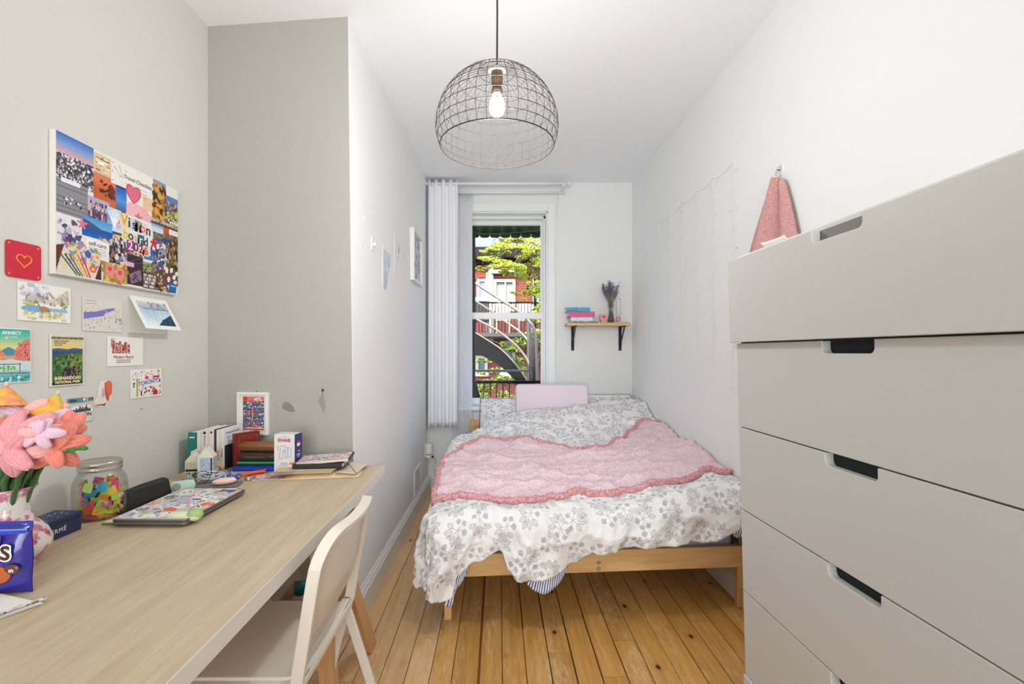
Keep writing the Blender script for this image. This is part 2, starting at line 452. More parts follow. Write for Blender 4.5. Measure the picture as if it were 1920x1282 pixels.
box('red_filler_strip', mat('reddish_wood_filler', (122,62,28), .5), fl, -.0780, -.0680, -.5, YB, -.02, .0012, bevel=0)

# ---- baseboards (board + moulded cap)
def baseboard(name, p, q, nrm, h=.145, t=.02):
    p, q, nrm = Vector(p), Vector(q), Vector(nrm)
    prof = [(0,0),(t,0),(t,h-.035),(t-.006,h-.028),(t-.004,h-.018),(t-.012,h-.008),(.004,h),(0,h)]
    vs = [p+nrm*a+Vector((0,0,b)) for a, b in prof]+[q+nrm*a+Vector((0,0,b)) for a, b in prof]
    n = len(prof); fs = [tuple(range(n)), tuple(range(n, 2*n))]+[(i, (i+1) % n, n+(i+1) % n, n+i) for i in range(n)]
    return structure(raw(name, vs, fs, m_trim, None))
baseboard('baseboard_left', (-.629,2.07,0), (-.617,YB-.005,0), (1,0,0))
baseboard('baseboard_left_alcove', (XL,-2.2,0), (XL,2.13,0), (1,0,0))
baseboard('baseboard_right', (XR,-2.2,0), (XR,YB,0), (-1,0,0))
baseboard('baseboard_back', (-.595,YB,0), (XR-.02,YB,0), (0,-1,0), .14, .016)

# ---- baseboard heater under the window
h = thing('baseboard_heater', 'low white baseboard heater in the back corner beside the bed', 'heater', (0,0,0))
box('housing', m_trim, h, -.53, .35, 4.075, 4.14, .02, .185, .006)
box('upper_louver', m_trim, h, -.53, .35, 4.066, 4.078, .165, .192, .003)
box('front_panel', m_trim, h, -.525, .345, 4.068, 4.076, .065, .150, .002)
box('air_slot', mat('dark_slot', (70,70,70), .8), h, -.52, .34, 4.070, 4.0745, .152, .163, 0)
box('lower_slot', mat('dark_slot', (70,70,70), .8), h, -.52, .34, 4.070, 4.0745, .045, .062, 0)
for x in (-.5, .3): box('foot', m_trim, h, x, x+.03, 4.08, 4.13, 0, .022, .002)

# ---- window_1: casing, jambs, two sashes with glass, stool
m_sash = mat('white_window_paint', (236,237,236), .35)
win = structure(box('window_1', m_sash, None, WX0-.075, WX0, 4.138, 4.16, WZ0, WZ1+.068, .003))
box('casing', m_sash, win, WX1, WX1+.062, 4.138, 4.16, WZ0, WZ1+.068, .003)
box('casing', m_sash, win, WX0, WX1, 4.138, 4.16, WZ1, WZ1+.068, .003)
box('jamb', m_sash, win, WX0-.001, WX0+.014, 4.155, 4.50, WZ0, WZ1, .002)
box('jamb', m_sash, win, WX1-.014, WX1+.001, 4.155, 4.50, WZ0, WZ1, .002)
box('jamb', m_sash, win, WX0, WX1, 4.155, 4.50, WZ1-.012, WZ1+.001, .002)
box('stop', m_sash, win, WX1-.03, WX1-.012, 4.255, 4.40, WZ0, WZ1-.01, .002)
box('stop', m_sash, win, WX0+.012, WX0+.03, 4.255, 4.40, WZ0, WZ1-.01, .002)
box('stop', m_sash, win, WX0+.01, WX1-.01, 4.255, 4.40, WZ1-.035, WZ1-.01, .002)
box('stool', m_sash, win, WX0-.09, WX1+.08, 4.105, 4.36, WZ0-.025, WZ0+.003, .004)
m_gl = glass('window_glass', refl=.05)
def sash(y, z0, z1, bot, top):
    x0, x1 = WX0+.028, WX1-.028
    box('sash_stile', m_sash, win, x0, x0+.04, y, y+.035, z0, z1, .003)
    box('sash_stile', m_sash, win, x1-.022, x1, y, y+.035, z0, z1, .003)
    box('sash_rail', m_sash, win, x0, x1, y-.001, y+.036, z0, z0+bot, .003)
    box('sash_rail', m_sash, win, x0, x1, y-.001, y+.036, z1-top, z1, .003)
    box('pane', m_gl, win, x0+.035, x1-.02, y+.015, y+.019, z0+bot-.004, z1-top+.004, 0)
sash(4.325, 1.53, 2.44, .05, .048)
sash(4.283, .75, 1.582, .05, .06)
lk = box('sash_lock', mat('brushed_steel', (190,190,188), .3, .9), win, .03, .075, 4.29, 4.315, 1.581, 1.590, .003)

# ================================================================== OUTSIDE
m_steel_out = mat('grey_painted_steel', (70,70,72), .6, 0, spec=.15)
m_black_out = mat('black_painted_steel', (20,20,22), .75, 0, spec=.08)
structure(box('ground_garden', mat('garden_ground', (120,115,95), .9, var=(2,1,(90,110,60))), None, -14, 14, 4.6, 40, -3.2, -3.0, 0))

# green corrugated awning above the window
aw = thing('corrugated_awning', 'dark green corrugated awning above the outside of the window', 'awning', (0,4.52,2.9))
def awf(u, v):
    x = -.9+1.9*u; y = v*.72; z = -.36*v + .012*math.cos(u*2*pi*15)
    return (x, y, z)
grid_obj('corrugated_sheet', mat('dark_green_paint', (52,84,66), .45), aw, awf, 181, 6, solid=.004)
vs = []; fs = []
for k in range(16):
    xc = -.84+k*.115
    pts = [(xc-.057,0),(xc+.057,0),(xc+.055,-.045),(xc+.03,-.06),(xc-.03,-.06),(xc-.055,-.045)]
    prism('scallop', mat('dark_green_cloth', (44,74,60), .7), aw, pts, 0, .006, 0, loc=(0,.722,-.345), rot=(pi/2,0,0))
tube('overhead_wire', mat('tan_wire', (150,120,90), .6), aw, bez([(-.5,.60,-.36),(-.1,.58,-.395),(.2,.6,-.375),(.6,.6,-.33)]), .005, 5)

post = thing('steel_post', 'slim grey steel post just outside the left edge of the window', 'post', (0,0,0))
box('shaft', m_steel_out, post, at(884,0,4.75).x, at(891,0,4.75).x, 4.73, 4.78, -3, 3.0, .003)
box('base_plate', m_steel_out, post, at(880,0,4.75).x, at(895,0,4.75).x, 4.70, 4.81, -3.01, -2.99, .003)

# spiral stair: rails, stringer, treads, balusters
stair = thing('spiral_stair', 'dark metal outdoor stair with curved pale handrails beyond the window', 'stair', (0,0,0))
m_rail = mat('worn_steel_rail', (120,112,108), .45, .4)
def rail(pts, r, nm='handrail', m=m_rail):
    P = [at(px, py, Y) for px, py, Y in pts]
    return tube(nm, m, stair, bez(P, 8), r, 8)
rail([(870,515,6.6),(892,531,6.6),(930,556,6.5),(960,575,6.4),(980,590,6.35),(996,607,6.3),(1004,625,6.3),(1006,660,6.3),(1007,720,6.3),(1008,780,6.3)], .021)
rail([(880,590,6.9),(900,602,6.85),(930,618,6.8),(952,634,6.75),(972,652,6.7),(986,670,6.65),(994,686,6.6)], .017)
rail([(944,600,7.4),(960,611,7.3),(975,622,7.2),(988,636,7.1),(996,650,7.0)], .017)
rail([(880,556,7.0),(894,566,7.0),(910,576,7.0),(928,588,7.0)], .017)
rail([(890,623,6.9),(915,638,6.8),(940,655,6.7),(960,675,6.6),(978,698,6.55),(990,716,6.5)], .010, 'stringer_edge', m_rail)
# curved stringer plate
ed = bez([at(px,py,Y) for px,py,Y in [(886,622,6.9),(915,638,6.8),(940,655,6.7),(960,675,6.6),(978,698,6.55),(990,718,6.5)]], 6)
wd = [.22,.23,.24,.25,.25,.24,.22,.2,.18,.16]
vs = []; fs = []
n = len(ed)
for i, p in enumerate(ed):
    w = .26*(1-.45*i/(n-1))
    for dy in (0, .02): vs += [p+Vector((0,dy,0)), p+Vector((-w*.25,dy,-w))]
for i in range(n-1):
    a, b = i*4, (i+1)*4
    fs += [(a,b,b+1,a+1),(a+2,a+3,b+3,b+2),(a,a+2,b+2,b),(a+1,b+1,b+3,a+3)]
raw('stringer', vs, fs, m_black_out, stair)
for (xa, xb, py, Y, th, dp) in ((880,945,661.5,7.0,.03,.5),(884,995,694,6.0,.02,.25),(884,995,714,5.6,.03,.12)):
    a = at(xa,py,Y); b = at(xb,py,Y)
    box('tread' if py < 700 else 'landing_edge', m_steel_out, stair, a.x, b.x, Y, Y+dp, a.z-th, a.z, .003)
for k, (px, t_, b_) in enumerate(((994,608,720),(998,640,720),(1001,635,722),(1003,622,722))):
    a = at(px-1.5,t_,6.4); b = at(px,b_,6.4); mb = MB(); mb.tube([a, b], .009, 6); mb.build('baluster', m_steel_out, stair, True)
mb = MB(); mb.tube([at(992,600,6.9), at(992,900,6.9)], .03, 10); mb.build('centre_post', m_steel_out, stair, True)

# landing railing seen at the window's foot
lr = thing('landing_railing', 'dark grey balcony railing at the foot of the window, outside', 'railing', (0,0,0))
for z, r in ((at(0,716,5.5).z, .016), (at(0,800,5.5).z, .012)):
    mb = MB(); mb.tube([(at(870,0,5.5).x,5.5,z), (at(1040,0,5.5).x,5.5,z)], r, 8); mb.build('rail', m_black_out, lr, True)
for px in (907, 919, 931, 943, 955, 967, 979, 991, 1003, 1015):
    mb = MB(); mb.tube([at(px,716,5.5), (at(px,716,5.5).x,5.5,.12)], .008, 6); mb.build('baluster', m_steel_out, lr, True)
structure(box('balcony_deck_outside', mat('grey_deck', (126,132,140), .8, var=(8,1,(95,100,110))), None, -1.5, 1.5, 4.56, 5.7, .05, .12, .004))
# dark planter / seat corner + wooden crate on the landing
pl = thing('outdoor_chair_back', 'black slanted chair back outside at the lower left of the window', 'chair', (0,0,0))
vs = [at(884,717,4.95), at(893,717,4.95), at(901,748,4.9), at(884,750,4.9)]; vs += [v+Vector((0,.03,0)) for v in vs]
raw('backrest', vs, BF, mat('black_plastic', (38,38,42), .6), pl, bevel=.004)
for x in (-.27, -.21): box('leg', mat('black_plastic', (38,38,42), .6), pl, x, x+.02, 4.91, 4.94, .12, .78, .002)
cr = thing('wooden_crate', 'pale wooden crate beside the black chair outside the window', 'crate', (-.135,4.8,.12))
for k in range(5): box('slat', mat('pale_pine', (205,190,165), .7), cr, -.07, .10, -.06, .08, .12*k, .12*k+.1, .003)
for sx in (-.065, .085): box('corner_post', mat('pale_pine', (205,190,165), .7), cr, sx, sx+.012, -.055, .075, 0, .61, .002)

# opposite house: brick facade, windows with frames and panes, roof, balcony
def brick_mat():
    m = bpy.data.materials.new('red_brick'); m.use_nodes = True; t = m.node_tree; b = t.nodes['Principled BSDF']
    tc = t.nodes.new('ShaderNodeTexCoord')
    mp = mapped(t, tc.outputs['Object'], (1,1,1)); sx = t.nodes.new('ShaderNodeSeparateXYZ'); t.links.new(mp, sx.inputs[0])
    cx = t.nodes.new('ShaderNodeCombineXYZ'); t.links.new(sx.outputs[0], cx.inputs[0]); t.links.new(sx.outputs[2], cx.inputs[1])
    br = t.nodes.new('ShaderNodeTexBrick'); t.links.new(cx.outputs[0], br.inputs['Vector'])
    br.inputs['Scale'].default_value = 1; br.inputs['Brick Width'].default_value = .12; br.inputs['Row Height'].default_value = .048
    br.inputs['Mortar Size'].default_value = .005
    br.inputs['Color1'].default_value = (*lin((120,42,36)),1); br.inputs['Color2'].default_value = (*lin((88,30,30)),1)
    br.inputs['Mortar'].default_value = (*lin((140,118,110)),1)
    t.links.new(br.outputs[0], b.inputs['Base Color'])
    bp = t.nodes.new('ShaderNodeBump'); bp.inputs['Distance'].default_value = .01; bp.invert = True
    t.links.new(br.outputs['Fac'], bp.inputs['Height']); t.links.new(bp.outputs[0], b.inputs['Normal'])
    b.inputs['Roughness'].default_value = .85; b.inputs['Specular IOR Level'].default_value = .08; return m
m_brick = brick_mat()
HY = 16.0
hs = thing('brick_house', 'red brick house across the garden with white framed windows', 'house', (0,0,0))
def A(px, py): return at(px, py, HY)
def opening(px0, px1, py0, py1): a = A(px0, py1); b = A(px1, py0); return a.x, b.x, a.z, b.z
w1 = opening(895,913,524,560); w2 = opening(927,965,525,579); w3 = opening(1000,1030,520,575); w4 = opening(893,913,668,700); w5 = opening(940,965,640,700)
top = A(0,487).z
bx = sorted({-9.0, 9.0, w1[0], w1[1], w2[0], w2[1], w3[0], w3[1]})
holes = [w1, w2, w3, w4, w5]
mb = MB(); xs = sorted({-9., 9., *[h_[0] for h_ in holes], *[h_[1] for h_ in holes]}); zs = sorted({-3., top, *[h_[2] for h_ in holes], *[h_[3] for h_ in holes]})
for i in range(len(xs)-1):
    for j in range(len(zs)-1):
        cx_, cz_ = (xs[i]+xs[i+1])/2, (zs[j]+zs[j+1])/2
        if any(h_[0] < cx_ < h_[1] and h_[2] < cz_ < h_[3] for h_ in holes): continue
        mb.box(xs[i], xs[i+1], HY, HY+.3, zs[j], zs[j+1])
mb.build('brick_wall', m_brick, hs)
m_wf = mat('white_exterior_paint', (186,184,184), .5)
m_pane = mat('blue_grey_pane', (96,116,138), .12, spec=.8)
m_blind = mat('pale_blind', (140,150,146), .6)
for k, (x0, x1, z0, z1) in enumerate(holes):
    f = thing_part = None
    mb = MB(); t_ = .07
    mb.box(x0-.02, x0+t_, HY-.05, HY+.1, z0-.02, z1+.02); mb.box(x1-t_, x1+.02, HY-.05, HY+.1, z0-.02, z1+.02)
    mb.box(x0+t_, x1-t_, HY-.05, HY+.1, z1-t_, z1+.02); mb.box(x0-.06, x1+.06, HY-.12, HY+.1, z0-.09, z0+.04)
    if k in (1,): mb.box((x0+x1)/2+.0, (x0+x1)/2+.05, HY-.04, HY+.1, z0, z1); pass
    f = mb.build('window_frame', m_wf, hs)
    mb = MB(); mb.box(x0+t_, x1-t_, HY+.06, HY+.09, z0+.04, z1-t_); mb.build('window_pane', m_pane if k != 1 else m_blind, f)
    if k == 0:
        for q in range(9):   # brick arch above the small window
            a = (q-4)*.13; xm = (x0+x1)/2
            box('arch_brick', mat('arch_red', (140,52,44), .8), hs, -.03, .03, -.03, .03, 0, .22, .004, loc=(xm+sin(a)*.42, HY-.03, z1-.36+cos(a)*.42), rot=(0, a, 0))
for q in range(14):
    x = -8.5+q*1.2; box('cornice_bracket', mat('dark_cornice', (40,36,40), .8, spec=.08), hs, x, x+.12, HY-.5, HY, top-.1, top+.22, .01)
box('cornice', mat('dark_cornice', (40,36,40), .8, spec=.08), hs, -9, 9, HY-.45, HY+.3, top, top+.34, .02)
box('frieze', mat('dark_cornice', (40,36,40), .8, spec=.08), hs, -9, 9, HY-.12, HY+.3, top-.16, top, .02)
box('roof', mat('slate_blue_roof', (104,122,146), .7), hs, -9, 9, HY-.3, HY+4, top+.34, top+.6, .02, fn=lambda x, y, z: (x, y, z+(y-HY)*.25+.1))
# stone lintel + porch between windows
box('stone_pier', mat('pale_stone', (160,156,152), .8), hs, w2[0]-.3, w2[0]-.03, HY-.06, HY, w2[2]-1.5, w2[3]+.5, .01)
box('porch_roof', mat('white_exterior_paint', (232,230,228), .5), hs, w2[0]-.1, w2[1]+.15, HY-.2, HY, w2[3]+.2, w2[3]+.32, .01)
# balcony of the house
b0 = at(880,624,14.5)
bc = box('balcony_floor', m_steel_out, hs, -3, 3, 14.4, 16, b0.z-.12, b0.z, .01)
for k in range(60):
    x = -2.9+k*.1; box('baluster', m_black_out, hs, x, x+.022, 14.42, 14.445, b0.z, b0.z+.9, 0)
box('railing_top', m_black_out, hs, -3, 3, 14.4, 14.46, b0.z+.9, b0.z+.95, .005)
for x in (-2.9, -.9, 1.1, 2.9): box('balcony_post', m_black_out, hs, x, x+.08, 14.45, 14.53, -3, b0.z+2.6, .005)
for k, (cx_, m_) in enumerate(((-.55, mat('black_plastic', (38,38,42), .6)), (.15, mat('tan_wicker', (196,178,150), .7)), (.85, m_wf))):
    ch = thing('patio_chair', ('black', 'tan', 'white')[k]+' patio chair on the balcony of the brick house', 'chair', (cx_,15.0,b0.z))
    box('seat', m_, ch, -.24, .24, -.22, .22, .38, .44, .02); box('backrest', m_, ch, -.24, .24, .18, .24, .44, .98, .02)
    for sx in (-.22, .18):
        for sy in (-.2, .18): box('leg', m_, ch, sx, sx+.04, sy, sy+.04, 0, .38, .003)
# pale house far behind
h2 = thing('pale_house', 'pale grey house with a gabled roof far behind the brick house', 'house', (0,0,0))
box('wall', mat('pale_render', (214,214,214), .9), h2, -4, 6, 27, 30, -3, 8.2, .02)
prism('roof', mat('pale_shingle', (196,196,198), .9), h2, [(-5,8.1),(1,11.2),(7,8.1)], -30.5, -26.6, 0, rot=(pi/2,0,0))
for x in (-2, 0, 2, 4):
    f = box('window_frame', m_wf, h2, x, x+1, 26.95, 27.02, 5.8, 7.4, .01); box('pane', m_pane, f, x+.1, x+.9, 26.93, 26.96, 5.9, 7.3, 0)

# trees: branches + leaves
def tree(nm, label, trunk, blobs, leaf_n, leaf, cols, seed, group=None):
    rr = random.Random(seed); t_ = thing(nm, label, 'tree', trunk[0])
    o = Vector(trunk[0])
    tube('trunk', mat('grey_bark', (92,82,74), .9, bump=(30,.5)), t_, [Vector(p)-o for p in bez(trunk, 5)], lambda u: .11*(1-.6*u), 8)
    tops = []
    mb = MB()
    for (c, r) in blobs:
        st = Vector(trunk[-1 if c[2] > 2 else -2]); c = Vector(c)
        mid = (st+c)/2+Vector((rr.uniform(-.2,.2), rr.uniform(-.2,.2), rr.uniform(-.1,.3)))
        mb.tube([p-o for p in bez([st, mid, c], 5)], lambda u: .035*(1-.75*u), 5)
        for k in range(5):
            e = c+Vector((rr.gauss(0,1), rr.gauss(0,1), rr.gauss(0,1)))*Vector(r).length*.35
            mb.tube([mid-o, (c+e)/2-o, e-o], .008, 4)
    mb.build('branches', mat('grey_bark', (92,82,74), .9, bump=(30,.5)), t_, True)
    vs = {k: ([], []) for k in range(len(cols))}
    sub = []
    for c, r in blobs:
        for _ in range(9):
            d = Vector((rr.gauss(0,.55), rr.gauss(0,.5), rr.gauss(0,.5)))
            sub.append(((c[0]+d.x*r[0], c[1]+d.y*r[1], c[2]+d.z*r[2]), (r[0]*rr.uniform(.22,.5), r[1]*.4, r[2]*rr.uniform(.12,.35))))
    blobs = sub
    for _ in range(leaf_n):
        c, r = rr.choice(blobs)
        d = Vector((rr.gauss(0,1), rr.gauss(0,1), rr.gauss(0,1))); d = d.normalized()*rr.uniform(.15,1)**.5
        p = Vector(c)+Vector((d.x*r[0], d.y*r[1], d.z*r[2]))-o
        a = Vector((rr.uniform(-1,1), rr.uniform(-1,1), rr.uniform(-.6,.6))).normalized(); b = a.orthogonal().normalized()
        b = (Matrix.Rotation(rr.uniform(0, 6.28), 3, a) @ b)
        l = leaf*rr.uniform(.6,1.3); k = rr.randrange(len(cols)); V, F = vs[k]; q = len(V)
        V += [p-a*l, p+b*l*.45, p+a*l, p-b*l*.45+a.cross(b)*l*.15]; F += [(q,q+1,q+2,q+3)]
    for k, (V, F) in vs.items():
        m_ = mat('leaf_%d_%d_%d' % cols[k], cols[k], .6, spec=.15)
        b_ = m_.node_tree.nodes['Principled BSDF']; b_.inputs['Transmission Weight'].default_value = 0
        ob = raw('foliage', V, F, m_, t_, recalc=False); ob['kind'] = 'stuff'
    return t_
def B(px, py, Y, rx, ry, rz): return (tuple(at(px, py, Y)), (rx, ry, rz))
tree('leafy_tree', 'tall tree with bright yellow-green leaves across the upper window', [tuple(at(1075,1100,11)), tuple(at(1070,700,11)), tuple(at(1052,540,11)), tuple(at(1035,470,11))],
     [B(990,470,10.5,.40,.5,.20), B(1015,455,11,.5,.5,.30), B(955,462,10.8,.35,.4,.16), B(925,488,10.6,.35,.4,.11), B(960,500,10.5,.35,.4,.13), B(995,510,10.8,.4,.4,.25), B(1015,560,11,.35,.4,.35),
      B(990,548,11.2,.28,.3,.14), B(1008,600,11,.25,.4,.3), B(940,440,11.5,.3,.3,.1), B(905,505,10.8,.12,.2,.05), B(915,470,10.8,.2,.2,.08), B(1045,500,11,.5,.5,.6), B(935,468,11.2,.4,.4,.12), B(965,447,11.4,.4,.4,.10), B(960,512,11.3,.3,.3,.10), B(1000,490,10.9,.35,.4,.2), B(1010,535,10.8,.25,.3,.2)],
     24000, .025, [(190,198,70),(160,178,56),(206,208,110),(112,134,46)], 3)
tree('garden_shrub', 'darker green bushy tree low behind the outdoor stair', [tuple(at(1020,1100,12.5)), tuple(at(1010,800,12.5)), tuple(at(1000,720,12.5))],
     [B(1000,640,12.5,.5,.4,.35), B(985,690,12.6,.4,.4,.5), B(950,650,12.5,.35,.3,.14), B(930,705,12.6,.5,.3,.25), B(975,740,12.5,.6,.5,.3), B(905,740,12.6,.5,.5,.3), B(1010,600,12.7,.3,.3,.2)],
     8000, .04, [(122,140,52),(84,104,44),(166,178,72),(60,76,40)], 8)

# ================================================================== BED
m_pine = wood('pale_pine_bed', (206,160,104), (226,186,132), 'X', rough=.5, dark=(120,70,40))
m_pine_v = wood('pale_pine_bed_upright', (206,160,104), (226,186,132), 'Z', rough=.5)
bed = thing('double_bed', 'pale pine double bed frame with visible foot rail, pushed to the right wall', 'bed', (0,0,0))
def yf(x): return 2.125+.075*(x+.246)
def skew(x, y, z):           # the loose frame is skewed: the foot end is further on the right
    f = max(0, min(1, (4.12-y)/(4.12-2.126))); return (x, y+(yf(x)-2.126)*f, z)
box('foot_rail', m_pine, bed, -.222, 1.172, 2.128, 2.155, .197, .300, .004, fn=skew)
box('foot_rail_strip', m_pine, bed, -.222, 1.172, 2.1245, 2.1275, .235, .300, .001, fn=skew)
for x0 in (-.246, 1.142):
    box('leg', m_pine_v, bed, x0, x0+.034, 2.135, 2.172, 0, .30, .004, fn=skew)
    box('leg', m_pine_v, bed, x0, x0+.034, 4.085, 4.12, 0, .637 if x0 < 0 else .637, .004)
box('side_rail', wood('pale_pine_bed_side', (206,160,104), (226,186,132), 'Y', rough=.5), bed, -.244, -.218, 2.17, 4.09, .197, .300, .003, fn=skew)
box('side_rail', MC['pale_pine_bed_side'], bed, 1.146, 1.172, 2.17, 4.09, .197, .300, .003, fn=skew)
for z0 in (.60, .545, .43, .33): box('headboard_slat', m_pine, bed, -.215, 1.145, 4.09, 4.11, z0-.03, z0+.022, .003)
box('centre_beam', MC['pale_pine_bed_side'], bed, .445, .487, 2.2, 4.08, .2, .24, .003)
for k in range(14):
    y = 2.27+k*.135; box('bed_slat', m_pine, bed, -.216, 1.144, y, y+.07, .243, .258, .002)
m_bolt = mat('steel_bolt', (175,168,155), .35, .8)
for z in (.215, .243):
    lathe('bolt', m_bolt, bed, [(0,0),(.008,0),(.009,.002),(.007,.005),(.003,.006),(.0028,.0045),(0,.0045)], 16, loc=(.466, yf(.466)-.001, z), rot=(pi/2,0,0))

mt = thing('mattress', 'thin mattress in a pale blue fitted sheet on the pine bed', 'mattress', (0,0,0))
box('mattress_body', mat('pale_blue_sheet', (190,196,226), .85, bump=(40,.2)), mt, -.212, 1.14, 2.17, 4.075, .259, .43, .035, seg=4, fn=skew)

# ---- duvet surface
CP = [(-.3,2.15,.475),(-.05,2.15,.485),(.25,2.15,.49),(.55,2.18,.50),(.9,2.25,.535),(1.17,2.3,.575),
      (-.3,2.5,.53),(.1,2.5,.535),(.5,2.5,.535),(.85,2.5,.565),(1.17,2.6,.615),
      (-.3,3.0,.565),(.1,3.0,.57),(.5,2.95,.565),(.8,2.95,.59),(1.17,2.95,.645),
      (-.3,3.4,.60),(0,3.35,.63),(.3,3.35,.645),(.6,3.25,.60),(.9,3.35,.65),(1.17,3.45,.70),
      (-.3,3.75,.62),(0,3.7,.70),(.2,3.8,.745),(.5,3.8,.745),(.75,3.8,.76),(.95,3.9,.82),(1.1,3.95,.815),(1.17,3.98,.79)]
CPa = np.array(CP)
def Hf(x, y):
    d2 = (CPa[:,0]-x)**2*1.0+(CPa[:,1]-y)**2
    w = np.exp(-d2/(2*.17**2))+1e-5/(d2+.01)
    return float((w*CPa[:,2]).sum()/w.sum())
X0 = -.25
def interp(tab, x):
    if x <= tab[0][0]: return tab[0][1]
    for (a, b), (c, d) in zip(tab, tab[1:]):
        if x <= c:
            t_ = (x-a)/(c-a); t_ = t_*t_*(3-2*t_); return b+(d-b)*t_
    return tab[-1][1]
def ridge(p): return 1-abs(noise.noise(p))*2
def wr(a, b, amp=1):
    p = Vector((a*2.2+b*1.0, b*2.6-a*1.2, 3.1))
    q = Vector((a*5.5-b*2.5, b*7+a*2, 7.7))
    return amp*(.022*ridge(p)**2+.014*max(0,ridge(q))**4+.008*noise.noise(Vector((a*9, b*9, 1)))+.007*max(0,ridge(Vector((a*14-b*6, b*12+a*5, 4))))**4)
def S(a, b, off=0.0, wamp=1.0, foldamp=1.0):
    dx = max(0, X0-a); dy = max(0, -b)
    bx = max(a, X0); by = yf(bx)+max(b, 0)
    r = hypot(dx, dy); R = .085
    if r < 1e-9: dirx = diry = 0.; t_ = 0.
    else: dirx, diry = -dx/r, -dy/r; t_ = min(r/R, pi/2)
    out = R*sin(t_)+max(0, r-R*pi/2)*.06; drop = R*(1-cos(t_))+max(0, r-R*pi/2)
    ph = (bx*1.0-by*1.0+ (a-b)*.6)
    fold = foldamp*min(1, drop/.22)*(.020*sin(ph*23+2*noise.noise(Vector((a*3, b*3, 5))))+.03*noise.noise(Vector((bx*5+dx, by*5, 2.2)))+.010*sin(ph*61+4*noise.noise(Vector((a*4, b*4, 8))))*abs(noise.noise(Vector((a*3, b*3, 1))))*2)
    w = wr(a, b, wamp); n = off+w
    out += fold+n*sin(t_)
    z = Hf(bx, by)-drop+n*cos(t_)
    x = bx+dirx*out; y = by+diry*out
    if x > XR-.006: x = XR-.006
    return Vector((x, y, max(z, .02)))
HEM = [(-.61,.03),(-.57,.15),(-.50,.26),(-.42,.33),(-.33,.375),(-.25,.39),(-.205,.38),(-.18,.29),(-.10,.23),(.01,.19),(.045,.27),(.10,.32),(.18,.32),(.26,.30),(.33,.27),(.42,.225),(.6,.215),(.75,.225),(.92,.24),(1.05,.21),(1.13,.165),(1.18,.15)]
BACK = [(-.60,3.30),(-.25,3.42),(-.05,3.62),(.12,3.76),(.4,3.82),(.75,3.84),(.95,3.95),(1.17,4.0)]

